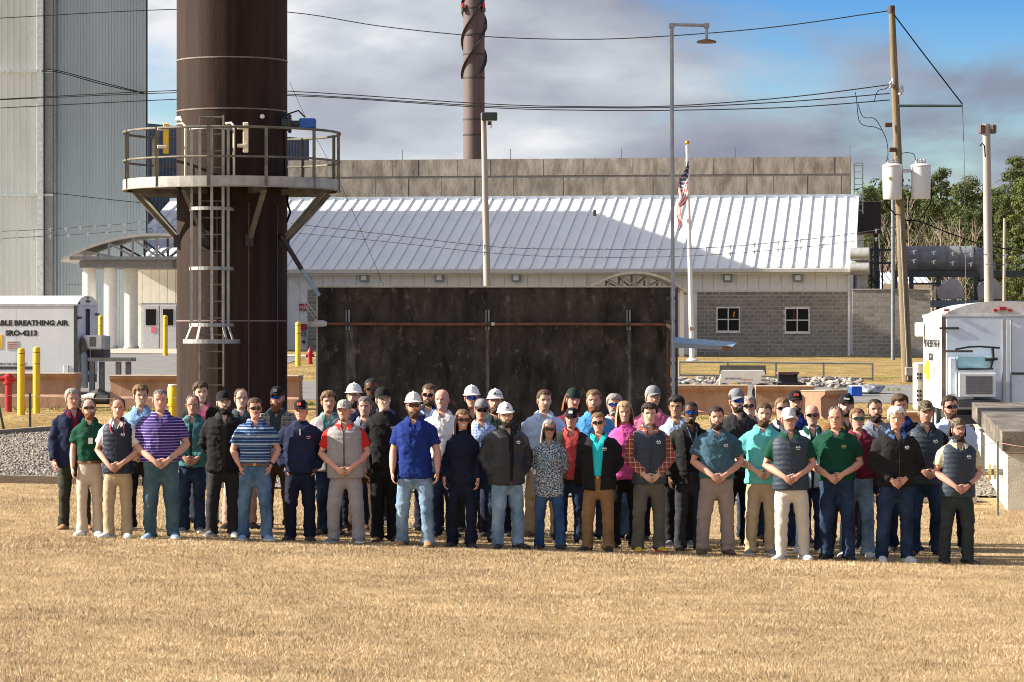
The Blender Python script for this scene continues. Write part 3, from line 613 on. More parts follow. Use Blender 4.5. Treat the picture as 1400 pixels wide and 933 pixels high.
# sampling port, lamp arm, cable, stay
p = Vector(((396-700)/F*SD, SD-.3, zpx(171)))
MB().tube([p+Vector((-.12,.0,0)),p+Vector((.04,0,0))], .13, 14).tube([p+Vector((.04,0,0)),p+Vector((.25,0,0))], .06, 10).tube([p+Vector((.0,0,0)),p+Vector((.05,0,0))], .17, 14).build('port_flange', mat('flange_dark',(.06,.06,.065),.5,metal=.5), ST)
MB().box((p.x+.2,p.y-.13,zpx(177.5)),(p.x+.50,p.y+.13,zpx(164)), .02).build('instrument_box', mat('instrument_blue',(.01,.09,.42),.4,var=.05), ST)
MB().tube([p+Vector((.3,0,.12)),p+Vector((.18,0,.24)),p+Vector((.0,0,.18)),p+Vector((-.1,.0,.05)),p+Vector((-.07,-.02,-.4)),p+Vector((-.07,-.02,-1.05))], .014, 6).build('cable', M_BLACK, ST)
MB().tube([P(393.5,250,SD-.25),P(393,278,SD-.3),P(397,290,SD-.3),P(392,304,SD-.3)], .02, 6).build('cable', M_BLACK, ST)
MB().tube([P(243,163,SD-.3),P(248,162,SD-.45),P(251,166,SD-.5)], [.05,.05,.035], 8).build('lamp', mat('lamp_pale',(.45,.47,.45),.4), ST)
MB().lathe([(0,-.045),(.035,-.03),(.045,0),(.035,.03),(0,.045)], P(358.5,159.5,SD-.9), 12).build('knob', mat('knob_white',(.7,.7,.68),.4), ST, True)
MB().tube([P(384,322,SD-.5),P(412,368,SD-.3)], .045, 10).build('stay_rod', mat('stay_black',(.02,.018,.02),.5), ST)
MB().tube([P(412,368,SD-.3),P(436,404,SD-.1)], .04, 10).build('stay_sleeve', mat('stay_blue',(.24,.36,.48),.5), ST)
# thin vertical seams on the shell
for px, w in ((298,.03),(341,.02),(378,.012)):
    p = onring(px, SR+.004); MB().bar((p.x,p.y,zpx(600)),(p.x,p.y,zpx(280)), w, .02, up=(0,1,0)).build('vertical_seam', mat('seam_rust',(.10,.06,.052),.7), ST)

# slender far stack with helical strakes
FD = 235.0; fx = (648-700)/F*FD; fr = 14.6/F*FD; fg = 1.3
FS = thing('strake_chimney', (fx,FD,fg), 'slender brown chimney wound with dark helical strakes behind the bund wall', 'chimney')
zf = lambda py: CZ+(HY-py)/F*FD
MB().lathe([(fr,0),(fr,zf(-260)-fg),(fr*.8,zf(-260)-fg)], (fx,FD,fg), 32).build('shaft', mat('far_stack_brown',(.10,.072,.075),.7,var=.2,scale=.6,stretch=(1,1,.2)), FS, True)
for py in (107,164,185,48,75,12): MB().lathe([(fr*1.0,-.05),(fr*1.035,-.05),(fr*1.035,.05),(fr*1.0,.05)], (fx,FD,zf(py)), 32).build('band', mat('band_dark',(.035,.026,.028),.7), FS)
for k in range(3):
    pts = []; n = 60; zlo, zhi = zf(107), zf(-250)
    m = MB(); vs = []; fs = []
    for i in range(n+1):
        q = 2*math.pi*(k/3+.14+i/n*2.55); z = zlo+(zhi-zlo)*i/n
        for r in (fr*.98, fr*1.24): 
            for dz in (-.04,.04): vs.append((fx+r*math.cos(q), FD+r*math.sin(q), z+dz))
    for i in range(n):
        a = 4*i; fs += [(a,a+4,a+6,a+2),(a+1,a+3,a+7,a+5),(a+2,a+6,a+7,a+3),(a,a+1,a+5,a+4)]
    m.add(vs, fs).build('strake', mat('strake_dark',(.030,.024,.028),.7), FS)
for px, py in ((633,12),(661,12)):
    p = P(px,py,FD-.6); MB().lathe([(0,-.3),(.16,-.25),(.16,.05),(0,.08)], p, 10).build('lamp_base', mat('beacon_dark',(.05,.06,.05),.6), FS)
    MB().lathe([(.13,.08),(.13,.35),(0,.45)], p, 10).build('beacon', mat('beacon_red',(.6,.03,.03),.3), FS)
p = P(663.5,37,FD-.2); MB().box((p.x-.1,p.y-.1,p.z-.2),(p.x+.15,p.y+.1,p.z+.2)).build('aerial_box', mat('beacon_dark',(.05,.06,.05),.6), FS)

# ------------------------------------------------------------------ dark concrete wall with conduit
FK = Frame(434.5, 56.6, 1.0)
kx = FK.x(917); kz0 = gz(-1,56.6)-.2; kz1 = FK.z(660,393.5)
KW = thing('blackened_concrete_wall', FK.W(kx/2,0,kz0+.2), 'big mould blackened concrete wall standing behind the group of people', 'wall')
def black_concrete():
    m = bpy.data.materials.new('blackened_concrete'); m.use_nodes = True; nt = m.node_tree; N = nt.nodes.new; L = nt.links.new; b = nt.nodes['Principled BSDF']; b.inputs['Roughness'].default_value = .95; b.inputs['Specular IOR Level'].default_value = .12
    tc = N('ShaderNodeTexCoord')
    def nz(scale, st, lo, hi, det=6, rough=.62):
        mp = N('ShaderNodeMapping'); mp.inputs['Scale'].default_value = st; L(tc.outputs['Object'], mp.inputs[0]); n = N('ShaderNodeTexNoise'); n.inputs['Scale'].default_value = scale; n.inputs['Detail'].default_value = det; n.inputs['Roughness'].default_value = rough; L(mp.outputs[0], n.inputs[0])
        r = N('ShaderNodeMapRange'); r.inputs[1].default_value = lo; r.inputs[2].default_value = hi; L(n.outputs[0], r.inputs[0]); return r.outputs[0], n.outputs[0]
    a, _ = nz(1.5, (1.7,1.7,.6), .36, .68, 9, .68); d, _ = nz(6, (1,1,.7), .56, .72, 8, .75); s, raw = nz(30, (1,1,1), .3, .7)
    m1 = N('ShaderNodeMixRGB'); m1.inputs[1].default_value = (.019,.016,.0135,1); m1.inputs[2].default_value = (.082,.071,.060,1); L(a, m1.inputs[0])
    m2 = N('ShaderNodeMixRGB'); m2.inputs[2].default_value = (.27,.235,.19,1); mm = N('ShaderNodeMath'); mm.operation = 'MULTIPLY'; mm.inputs[1].default_value = .55; L(d, mm.inputs[0]); L(mm.outputs[0], m2.inputs[0]); L(m1.outputs[0], m2.inputs[1])
    # pale lime runs below the three conduit brackets
    sp = N('ShaderNodeSeparateXYZ'); L(tc.outputs['Object'], sp.inputs[0]); last = m2.outputs[0]; rn, _ = nz(5, (3,3,.5), .35, .62)
    for px in (479,666.5,860.5):
        x0 = FK.W(FK.x(px),0).x-BASE[KW].x; z0_ = FK.z(px,447)-BASE[KW].z
        s1 = N('ShaderNodeMath'); s1.operation = 'SUBTRACT'; s1.inputs[1].default_value = x0; L(sp.outputs[0], s1.inputs[0]); s2 = N('ShaderNodeMath'); s2.operation = 'ABSOLUTE'; L(s1.outputs[0], s2.inputs[0])
        w_ = .14 if px < 500 else .05; r1 = N('ShaderNodeMapRange'); r1.interpolation_type = 'SMOOTHSTEP'; r1.inputs[1].default_value = w_; r1.inputs[2].default_value = .01; r1.inputs[3].default_value = 0; r1.inputs[4].default_value = .75; L(s2.outputs[0], r1.inputs[0])
        lt = N('ShaderNodeMath'); lt.operation = 'LESS_THAN'; lt.inputs[1].default_value = z0_; L(sp.outputs[2], lt.inputs[0]); m_ = N('ShaderNodeMath'); m_.operation = 'MULTIPLY'; L(r1.outputs[0], m_.inputs[0]); L(lt.outputs[0], m_.inputs[1]); m3_ = N('ShaderNodeMath'); m3_.operation = 'MULTIPLY'; L(m_.outputs[0], m3_.inputs[0]); L(rn, m3_.inputs[1])
        mx = N('ShaderNodeMixRGB'); mx.inputs[2].default_value = (.24,.22,.19,1); L(m3_.outputs[0], mx.inputs[0]); L(last, mx.inputs[1]); last = mx.outputs[0]
    L(last, b.inputs['Base Color']); bp = N('ShaderNodeBump'); bp.inputs['Strength'].default_value = .4; bp.inputs['Distance'].default_value = .02; L(raw, bp.inputs['Height']); L(bp.outputs[0], b.inputs['Normal'])
    return m
M_KW = black_concrete()
# cast in lifts: panels with a shallow joint between
zj = FK.z(660,437-16); zj2 = FK.z(660,491)
for a, b in ((0,kx*.365),(kx*.365,kx*.72),(kx*.72,kx)):
    for z0_, z1_ in ((kz0,zj2),(zj2,zj),(zj,kz1)):
        FK.mb().box((a+.0006,random.uniform(-.0015,.0015),z0_+.0006),(b-.0006,.34,z1_-.0006)).build('wall_panel', M_KW, KW)
M_EDGE = mat('sunlit_pale_edge', (.48,.44,.36), .9, var=.2, scale=6)
FK.mb().box((-.03,-.02,kz0),(-.001,.36,kz1+.001)).build('sunlit_edge_strip', M_EDGE, KW)  # sun catching the wall's corner edge, put into a pale coloured strip
FK.mb().box((-.03,-.02,kz1+.003),(kx+.01,.36,kz1+.03)).build('top_cap', M_EDGE, KW)
M_PIPE = mat('rusty_conduit', (.13,.035,.02), .6, col2=(.22,.075,.045), scale=6)
CP = thing('conduit_pipe', FK.W(kx/2,-.1,FK.z(660,443)), 'rust red conduit pipe clipped along the front of the blackened wall', 'pipe')
zc = FK.z(660,443.3); FK.mb().tube([(.17,-.09,zc+.005),(kx*.35,-.09,zc-.008),(kx*.7,-.09,zc-.0),(kx-.03,-.09,zc-.012)], .028, 10).build('pipe', M_PIPE, CP, True)
for px in (476,667,860):
    q = FK.at(px,434,-.06); FK.mb().box((q.x-.045,-.055,zc-.11),(q.x-.025,-.008,FK.z(px,424))).box((q.x+.0,-.055,zc-.11),(q.x+.03,-.008,FK.z(px,424))).build('strut_channel', mat('strut_grey',(.22,.24,.26),.5,metal=.2), CP)
    FK.mb().tube([(q.x-.03,-.09,zc),(q.x+.02,-.09,zc)], .045, 10).build('clamp', mat('strut_dark',(.05,.045,.045),.6), CP)
for px in (480,674,507): q = FK.at(px,443,-.09); FK.mb().tube([(q.x-.03,-.09,zc),(q.x+.03,-.09,zc)], .035, 10).build('coupling', mat('coupling_pale',(.5,.46,.42),.5) if px == 674 else M_PIPE, CP)
HB = thing('hose_reel_guard', FK.at(433,442,-.12), 'pale grey rounded fitting wrapped round the end of the wall at the conduit', 'fitting')
HB.location = FK.W(*FK.at(433,442,-.12)); BASE[HB] = HB.location.copy()
FK.mb().tube([(-.16,-.02,zc+.005),(-.13,-.10,zc+.005),(-.02,-.13,zc+.01),(.10,-.12,zc+.01),(.17,-.10,zc+.006)], [(.03,.04),(.045,.062),(.05,.07),(.05,.065),(.035,.045)], 12).build('shell', mat('fitting_grey',(.50,.50,.48),.5,var=.12), HB, True)
FK.mb().tube([(-.13,-.1,zc+.055),(-.06,-.13,zc+.062)], .018, 8).build('red_band', mat('band_red',(.55,.12,.08),.5), HB)
# light pole strapped to the wall end, with a goose-neck lamp
M_POLE = mat('galv_pole', (.34,.36,.40), .42, metal=.45, col2=(.26,.28,.31), scale=4)
LP = thing('gooseneck_light_pole', onground(920.5,56.0), 'tall thin grey pole with square-bent lamp arm at the dark wall end', 'lamp post')
D_ = 56.0; pb = P(920.8,620,D_); g_ = gz(pb.x,D_)
MB().tube([(pb.x,D_,g_),P(919.5,300,D_),P(918.3,36,D_)], .036, 12).build('pole', M_POLE, LP, True)
MB().tube([P(918.3,34,D_),P(967,35,D_)], .03, 10).build('arm', M_POLE, LP, True)
for px, py, dx in ((918.3,35,.05),(966,35,.05)): q = P(px,py,D_); MB().box((q.x-.05,q.y-.045,q.z-.055),(q.x+.05,q.y+.045,q.z+.045), .015).build('elbow', M_POLE, LP)
MB().tube([P(966,36,D_),P(966,54,D_)], .03, 10).build('drop_pipe', M_POLE, LP, True)
q = P(966,57,D_); MB().lathe([(0,.045),(.06,.04),(.18,.01),(.18,-.025),(0,-.03)], q, 20).build('lamp_head', mat('lamp_rust',(.16,.09,.05),.6), LP)
for py in (408,440,497,520,536):
    q = P(917,py,D_); MB().box((q.x-.08,q.y-.02,q.z-.03),(q.x+.09,q.y+.25,q.z+.03), .006).build('pole_strap', mat('strut_dark',(.05,.045,.045),.6), LP)
MB().box((P(923.5,0,56.5).x,56.45,g_),(P(926.5,0,56.5).x,56.6,zpx(394,56.5))).build('channel_post', mat('channel_dark',(.06,.045,.05),.7), LP)
MB().tube([P(914.5,446,56.2),P(912.5,470,56.2),P(913.5,560,56.2)], .02, 8).build('cable', M_PIPE, LP)
q = P(916.5,446,56.1); MB().tube([q+Vector((-.06,0,.03)),q+Vector((.02,-.02,-.01)),q+Vector((.06,0,-.09))], [.05,.06,.045], 10).build('junction_box', mat('fitting_rusty',(.38,.30,.24),.7,var=.3), LP)
q = P(922,470,55.9); HG = thing('steel_trough', q, 'pale blue steel trough cantilevered from the pole, its free end rusty', 'trough')
a0, a1 = P(922,461,55.9), P(1008,468,55.0); b0, b1 = P(922,468.5,55.7), P(1001,474,54.8); e0, e1 = P(922,475.5,55.8), P(1000,479,54.9)
MB().add([a0,a1,b1,b0,a0-Vector((0,0,.012)),a1-Vector((0,0,.012)),b1-Vector((0,0,.012)),b0-Vector((0,0,.012))], [(0,1,2,3),(4,7,6,5),(0,4,5,1),(1,5,6,2),(2,6,7,3),(3,7,4,0)]).build('top_plate', mat('trough_blue',(.16,.27,.42),.5,var=.1), HG)
y_ = Vector((0,.012,0)); MB().add([b0,b1,e1,e0,b0+y_,b1+y_,e1+y_,e0+y_], [(0,1,2,3),(4,7,6,5),(0,4,5,1),(1,5,6,2),(2,6,7,3),(3,7,4,0)]).build('web', mat('trough_web',(.34,.40,.48),.5,var=.1), HG)
b2 = P(987,473,54.9); e2 = P(987,478.6,54.9); w_ = Vector((0,-.006,0)); MB().add([b2+w_,b1+w_,e1+w_,e2+w_,b2,b1,e1,e2], [(0,1,2,3),(4,7,6,5),(0,4,5,1),(1,5,6,2),(2,6,7,3),(3,7,4,0)]).build('rusty_end', mat('trough_rust',(.22,.10,.05),.8,var=.4,scale=20), HG)

# ------------------------------------------------------------------ poles
def pole(name, label, cat, px0, py0, px1, py1, D, r0, r1, mtl, group=None):
    t = P(px0,py0,D); b = P(px1,py1,D); b.z = gz(b.x,D)-.2; root = thing(name, b+Vector((0,0,.2)), label, cat, group)
    k = 6; MB().tube([b.lerp(t,i/k) for i in range(k+1)], [r1+(r0-r1)*i/k for i in range(k+1)], 14).build('pole', mtl, root, True); return root, t
M_WOODP = mat('utility_pole_wood', (.135,.10,.055), .85, col2=(.23,.175,.105), scale=2.2, stretch=(6,6,.35), bump=.5, bscale=20)
UP, ut = pole('utility_pole', 'brown wooden utility pole carrying two white transformers', 'utility pole', 1219,9,1241,524,95, .10,.17, M_WOODP)
UD = 95.0
MB().tube([P(1231,300,UD-.2),P(1241.5,520,UD-.22)], .028, 8).build('riser_conduit', mat('riser_grey',(.24,.25,.25),.5), UP)
q = P(1243,508,UD-.25); MB().box((q.x-.12,q.y-.1,q.z-.13),(q.x+.1,q.y+.1,q.z+.13), .02).build('meter_box', mat('meter_grey',(.36,.36,.37),.5), UP)
MB().lathe([(0,.02),(.105,.02),(.105,-.22)], ut, 14).build('pole_cap', mat('cap_dark',(.06,.035,.03),.7), UP)
q = P(1228,145,UD-.2); MB().tube([q,P(1316,145,UD-.2)], [.045,.04], 10).build('strut_arm', mat('strut_green',(.05,.09,.09),.5), UP)
MB().tube([P(1222,20,UD-.1),P(1259,69,UD-.15),P(1316,143,UD-.2)], .02, 6).build('strut_stay', M_BLACK, UP)
MB().tube([P(1316,146,UD-.2),P(1318,210,UD-.2),P(1320,330,UD-.3),P(1321,520,UD-.5)], .011, 5).build('down_guy', mat('guy_grey',(.16,.17,.19),.6), UP)
M_PORC = mat('porcelain', (.45,.44,.45), .3, var=.1)
for px, py in ((1218,116),(1221,112),(1231,126),(1233,122)):
    q = P(px,py,UD-.15); MB().lathe([(0,-.11),(.05,-.10),(.07,-.05),(.05,-.02),(.065,.03),(.045,.06),(.03,.11),(0,.12)], q, 10).build('insulator', M_PORC, UP, True)
for px, py in ((1215,171),(1221,205)): q = P(px,py,UD-.18); MB().box((q.x-.13,q.y-.06,q.z-.07),(q.x+.10,q.y+.08,q.z+.07), .02).build('bracket', mat('bracket_rust',(.09,.05,.035),.7), UP)
M_CAN_ = mat('transformer_grey', (.62,.62,.64), .4, var=.05)
TRN = [(1220,227,273,'pole transformer can with a yellow mark, hung nearer the wires'),(1259,227,272,'plain pole transformer can hung on the far bracket of the wooden pole')]
for i, (px, py0, py1, lb) in enumerate(TRN):
    D = UD-.32 if i == 0 else UD-.25; t = P(px,py0,D); b = P(px,py1,D); r = 13.3/F*D
    T = thing('pole_transformer', b, 'white '+lb, 'transformer', 'pole transformers'); h = t.z-b.z
    MB().lathe([(0,0),(r*.9,0),(r*.97,.03),(r,h*.5),(r,h-.02),(r*1.06,h-.02),(r*1.06,h+.015),(r*.8,h+.06),(0,h+.07)], b, 28).build('tank', M_CAN_, T, True)
    for dx, dz in ((-.14,.06),(.10,.05),(.0,.04)): MB().lathe([(.05,0),(.06,.05),(.04,.07),(.055,.11),(.035,.14),(.04,.18),(0,.2)], b+Vector((dx,-.05,h+dz-.02)), 10).build('bushing', M_PORC, T, True)
    x0 = b.x+(r if i == 0 else -r)
    for f in (.35,.85): MB().box((min(x0,x0+(.25 if i == 0 else -.2)),D-.05,b.z+h*f-.05),(max(x0,x0+(.25 if i == 0 else -.2)),D+.05,b.z+h*f+.05)).build('hanger', mat('hanger_grey',(.45,.47,.48),.5), T)
    if i == 0: q = b+Vector((-.11,-r*.93,h*.62)); MB().box((q.x-.03,q.y-.03,q.z-.05),(q.x+.04,q.y+.0,q.z+.04)).build('mark', M_YEL, T)
def cable(name, label, pts, r=.012, n=5, mtl=None, cat='cable', seg=6):
    """smooth cable through photo points (px,py,D)"""
    p = [P(*q) for q in pts]; out = []
    for i in range(len(p)-1):
        a = p[max(i-1,0)]; b = p[i]; c_ = p[i+1]; d = p[min(i+2,len(p)-1)]
        for k in range(seg):
            t = k/seg; out.append(.5*((2*b)+(c_-a)*t+(2*a-5*b+4*c_-d)*t*t+(3*b-a-3*c_+d)*t**3))
    out.append(p[-1]); o = MB().tube(out, r, n).build(name, mtl or M_BLACK, None, loc=out[0]); return tag(o, label, cat)
cable('jumper_cable','black jumper loop hanging in a long sag from the wires to the pole bracket',[(1169,126,94.2),(1171,135,94.2),(1176,168,94.3),(1196,174,94.4),(1205,178,94.6)])
cable('jumper_cable','black jumper curling from the middle wire to the pole bracket',[(1173,142,94.2),(1180,160,94.2),(1195,162,94.4),(1203,172,94.6)])
cable('jumper_cable','black drop cable running from the pole bracket to the marked transformer',[(1203,172,94.6),(1212,192,94.6),(1214,212,94.6),(1211,222,94.6)])
cable('jumper_cable','short black jumper bowed between the upper wires and the pole insulator',[(1195,140,94.3),(1200,125,94.4),(1212,121,94.7),(1218,114,94.7)])
cable('jumper_cable','black lead arching over the top of the plain transformer',[(1232,210,94.7),(1240,209,94.6),(1249,211,94.6),(1252,219,94.6)])
cable('service_cable','heavy black cable drooping from the transformers behind the pole',[(1211,272,94.6),(1214,282,94.7),(1232,300,95.3),(1256,303,96),(1295,318,100),(1342,334,108),(1400,345,118)], .022)
cable('service_cable','black cable tail slanting down from the plain transformer',[(1273,250,94.8),(1273,275,94.8),(1266,287,95),(1256,303,96)], .018)
# overhead lines
for lb, pts, r in (
  ('single high wire running from the pole top across the sky', [(-40,27,128),(0,25,127),(240,13,121),(395,17,117),(520,36,114),(660,50,110),(800,54,106),(920,49,103),(1060,37,99),(1215,15,95)], .0175),
  ('uppermost of the three wires meeting the pole at the insulators', [(-40,138,128),(240,124,121),(395,125,117),(660,142,110),(800,146,106),(920,145,103),(1080,133,99),(1216,116,95)], .0175),
  ('middle one of the three wires meeting the pole at the insulators', [(-40,138.5,128.4),(240,127,121.4),(395,129,117.4),(660,145,110.4),(800,147.5,106.4),(920,147,103.4),(1080,139,99.4),(1216,128,95)], .0175),
  ('lowest of the three wires meeting the pole at the insulators', [(-40,150,128),(240,136,121),(395,131,117),(660,147,110),(800,151,106),(920,151,103),(1080,147,99),(1216,137,95)], .0175),
  ('wire slanting across the tall building down to its corner', [(57,97,156.5),(80,97,156.5),(140,113,157),(199,128,158)], .022),
  ('second wire slanting beside the first across the tall building', [(57,98.5,156.3),(80,99,156.3),(140,115.5,156.9),(199,128.5,157.8)], .022),
  ('low wire crossing the tall building beneath the ring platform', [(57,264,156.5),(90,266,156.5),(140,272,157),(199,278,158)], .016)):
    cable('overhead_wire', lb, pts, r)
def festoon(lb, pts, r, step):
    """wire with small hanging clips"""
    o = cable('barbed_wire', lb, pts, r, mtl=mat('barb_wire',(.10,.11,.13),.5,metal=.3), cat='wire'); m = MB()
    p = [P(*q) for q in pts]
    for a, b in zip(p[:-1], p[1:]):
        k = max(1,int((b-a).length/step))
        for i in range(k): q = a.lerp(b,(i+.5)/k); m.bar(q+Vector((0,0,.03)), q+Vector((0,0,-.09)), .035); m.bar(q+Vector((-.07,0,-.02)), q+Vector((.07,0,.02)), .02)
    BASE[o] = o.location.copy(); m.build('barbs', mat('barb_pale',(.55,.57,.60),.4,metal=.4), o)['kind'] = 'stuff'
fd = 88
festoon('upper barbed wire crossing in front of the white roof', [(398,306,fd),(540,322,fd),(680,338,fd),(810,341,fd),(950,340,fd),(1080,330,fd),(1170,319,fd),(1226,310,fd)], .010, .62)
festoon('second barbed wire sagging just above the gutter', [(398,318,fd),(540,332,fd),(680,347,fd),(810,352,fd),(950,350,fd),(1080,340,fd),(1170,330,fd),(1226,322,fd)], .008, .62)
festoon('upper barbed wire before the tall building', [(-10,317,fd),(80,313,fd),(160,307,fd),(243,299,fd)], .009, .42)
festoon('lower barbed wire before the tall building', [(-10,327,fd),(80,322,fd),(160,317,fd),(243,309,fd)], .009, .42)
festoon('upper barbed wire over the silver ducts', [(1236,343,fd),(1290,345,fd),(1340,348,fd),(1410,350,fd)], .009, .42)
festoon('lower barbed wire over the silver ducts', [(1236,355,fd),(1290,358,fd),(1340,361,fd),(1410,363,fd)], .009, .42)
cable('guy_wire','thin guy wire falling from the stack past the platform to the dark wall',[(396,112,57.5),(420,165,58),(470,262,59),(520,380,60),(535,425,60.5)],.004)
cable('guy_wire','pale guy wire stretched from the stack to the end fitting',[(392,372,57),(433,432,57.3)],.005,mtl=mat('guy_pale',(.5,.5,.5),.5))
cable('guy_wire','second pale guy wire below the first at the wall end',[(392,380,57),(433,440,57.3)],.005,mtl=mat('guy_pale',(.5,.5,.5),.5))

M_CONP = mat('spun_concrete_pole', (.36,.32,.28), .8, var=.15, scale=2, stretch=(4,4,.4))
CPo, t = pole('concrete_light_pole', 'slim concrete pole with a black floodlight in front of the white roof', 'lamp post', 661,155,669,500,100, .085,.135, M_CONP)
q = P(669,159.5,99.8); MB().box((q.x-.26,q.y-.2,q.z-.13),(q.x+.26,q.y+.2,q.z+.13), .03).build('floodlight', mat('floodlight_dark',(.035,.045,.04),.5), CPo)
q = P(670,167,99.8); MB().box((q.x-.08,q.y-.08,q.z-.1),(q.x+.05,q.y+.08,q.z+.02)).tube([q+Vector((.02,0,-.08)),q+Vector((.06,0,-.16)),q+Vector((0,0,-.2))], .012, 5).build('photocell', mat('bracket_rust',(.09,.05,.035),.7), CPo)
CPr, t = pole('concrete_light_pole', 'thick concrete pole with dark boxes at its top beside the tree line', 'lamp post', 1348.5,170,1354,440,92, .115,.155, M_CONP)
for px, w in ((1342,.14),(1358,.14)): q = P(px,177,92); MB().box((q.x-w/2,q.y-.18,q.z-.13),(q.x+w/2,q.y+.18,q.z+.13), .02).build('floodlight', mat('floodlight_rust',(.11,.07,.06),.6), CPr)
MB().tube([P(1340,200,91.8),P(1343,196,91.8),P(1346,200,91.8),P(1347,215,91.8)], .02, 6).build('cable', M_BLACK, CPr)
pole('thin_service_pole', 'thin pale pole standing far off before the pines', 'pole', 1373.5,299,1372.5,440,140, .07,.085, M_CONP)
pole('thin_service_pole', 'grey steel pole beside the wooden utility pole', 'pole', 1221,265,1221,430,150, .09,.1, mat('steel_grey_pole',(.18,.20,.23),.6))
# flagpole and flag
FPd = 141.0; FPo, t = pole('flagpole', 'white flagpole with a gold ball in front of the side door', 'flagpole', 939.5,199,946.5,489,FPd, .07,.13, mat('flagpole_white',(.74,.75,.77),.35,metal=.1,var=.04))
MB().lathe([(0,-.1),(.09,-.06),(.115,0),(.09,.07),(0,.11)], t+Vector((0,0,.12)), 12).build('ball', mat('gold_ball',(.6,.34,.04),.3,metal=.7), FPo, True)
q = P(945.5,449,FPd-.1); MB().box((q.x-.12,q.y-.12,q.z-.1),(q.x+.12,q.y+.1,q.z+.1), .03).build('cleat', mat('cleat_rust',(.40,.32,.26),.6), FPo)
b_ = onground(946.5,FPd); MB().lathe([(.28,0),(.28,.08),(.15,.16)], b_, 16).build('base_collar', M_TRIM, FPo)
def flag():
    m = bpy.data.materials.new('flag_cloth'); m.use_nodes = True; nt = m.node_tree; N = nt.nodes.new; L = nt.links.new; b = nt.nodes['Principled BSDF']; b.inputs['Roughness'].default_value = .8
    A = N('ShaderNodeAttribute'); A.attribute_name = 'Col'; L(A.outputs['Color'], b.inputs['Base Color'])
    # limp flag: hoist along the pole, the fly hangs down in folds
    nu, nv = 78, 52; V = []; C = []
    p0, p1 = P(939.9,214,FPd), P(940.9,268,FPd)
    for j in range(nv+1):
        v = j/nv; h = p0.lerp(p1,v)
        for i in range(nu+1):
            u = i/nu; drop = (u**1.05)*(3.15*(1-.45*v)+.1); spread = math.sin(min(u*1.25,1)*math.pi*.5)
            x = h.x-.56*spread*(.25+.75*math.sin(math.pi*min(1,(.12+u*.7))))+.16*u*(1-v)+.05*math.sin(u*11+v*6)
            y = h.y-.14-.20*math.sin(u*9.5+v*5.0)*min(1,u*3); z = h.z-drop*(.9)+.02*math.sin(u*20)
            V.append((x,y,z)); C.append((u,v))
    fs = [(j*(nu+1)+i, j*(nu+1)+i+1, (j+1)*(nu+1)+i+1, (j+1)*(nu+1)+i) for j in range(nv) for i in range(nu)]
    base = p1; me = bpy.data.meshes.new('flag'); me.from_pydata([tuple(Vector(v)-base) for v in V], [], fs); me.materials.append(m)
    at = me.color_attributes.new('Col','FLOAT_COLOR','CORNER'); cols = []
    for f in fs:
        u = sum(C[i][0] for i in f)/4; v = sum(C[i][1] for i in f)/4
        if u < .4 and v < 7/13:
            si = (u/.4*11); sj = (v/(7/13)*9); star = abs(si-round(si)) < .25 and abs(sj-round(sj)) < .3 and (round(si)+round(sj)) % 2 == 0
            c_ = (.75,.75,.75,1) if star else (.012,.03,.13,1)
        else: c_ = (.55,.02,.035,1) if int(v*13) % 2 == 0 else (.78,.76,.76,1)
        cols += [c_]*4
    at.data.foreach_set('color', np.array(cols).ravel()); me.polygons.foreach_set('use_smooth', [True]*len(me.polygons))
    o = link_mesh('flag', me, None); o.location = base; tag(o, 'limp red white and blue flag with stars and stripes on the white flagpole', 'flag')
flag()
# ------------------------------------------------------------------ trailers
M_TRL = mat('trailer_white', (.62,.66,.72), .4, var=.05, scale=1.5); M_TRR = mat('trailer_roof', (.74,.73,.70), .4, var=.08)
M_INK = mat('lettering_black', (.012,.012,.015), .5, var=0); M_RUB = mat('rubber_black', (.015,.015,.016), .7)
M_RED = mat('marker_red', (.38,.015,.02), .35); M_DK = mat('dark_steel', (.035,.035,.04), .6)
def trailer(name, label, fr, L_, W_, zf, zs, zr, rear_at_end):
    """local x along the visible long side (0 = rear corner), y across, z up"""
    return thing(name, fr.W(-L_/2, W_/2, 0), label, 'trailer')
# the one partly out of frame on the near lot
F1 = Frame(103.5, 83, 7.2); L1_, W1 = 6.4, 2.25
z0 = F1.z(60,513); z1 = F1.z(60,417); z2 = F1.z(60,404); g = gz(*F1.W(-3,1).xy)
T1 = trailer('breathing_air_trailer', 'white enclosed trailer lettered for breathing air behind the two yellow bollards', F1, L1_, W1, z0, z1, z2, True)
BASE[T1].z = g; T1.location.z = g
F1.mb().box((-L1_,0.0,z0),(0,W1,z1)).build('body', M_TRL, T1)
n = 12; prf = [(W1*i/n, z1+.001+(z2-z1)*(1-abs(2*i/n-1)**2.4)) for i in range(n+1)]
m = F1.mb(); vs = [(-L1_,y,z) for y,z in prf]+[(.03,y,z) for y,z in prf]; k = n+1
m.add(vs, [(i,i+1,i+1+k,i+k) for i in range(n)]+[tuple(range(k)), tuple(range(k,2*k))]).build('roof', M_TRR, T1, True)
for x in (-L1_,-5.4,-4.15,-2.9,-1.65,-.42):
    F1.mb().box((x+.006,-.012,z0+.02),(min(x+1.24,-.05),-.001,z1-.03)).build('side_panel', M_TRL, T1)
F1.mb().box((-L1_,-.03,z1-.03),(.02,.0,z1+.03)).build('roof_trim', mat('trim_grey',(.45,.47,.50),.4), T1)
F1.mb().box((-.045,-.035,z0-.3),(.04,.03,z1-.02)).build('corner_post', M_DK, T1)
F1.mb().box((.002,.08,z0+.05),(.03,W1-.08,z1-.05)).build('rear_door', mat('trailer_door',(.60,.63,.68),.4), T1)
for y in (.95,1.15): F1.mb().tube([(.06,y,z0+.1),(.06,y,z1-.1)], .025, 8).build('lock_rod', M_DK, T1)
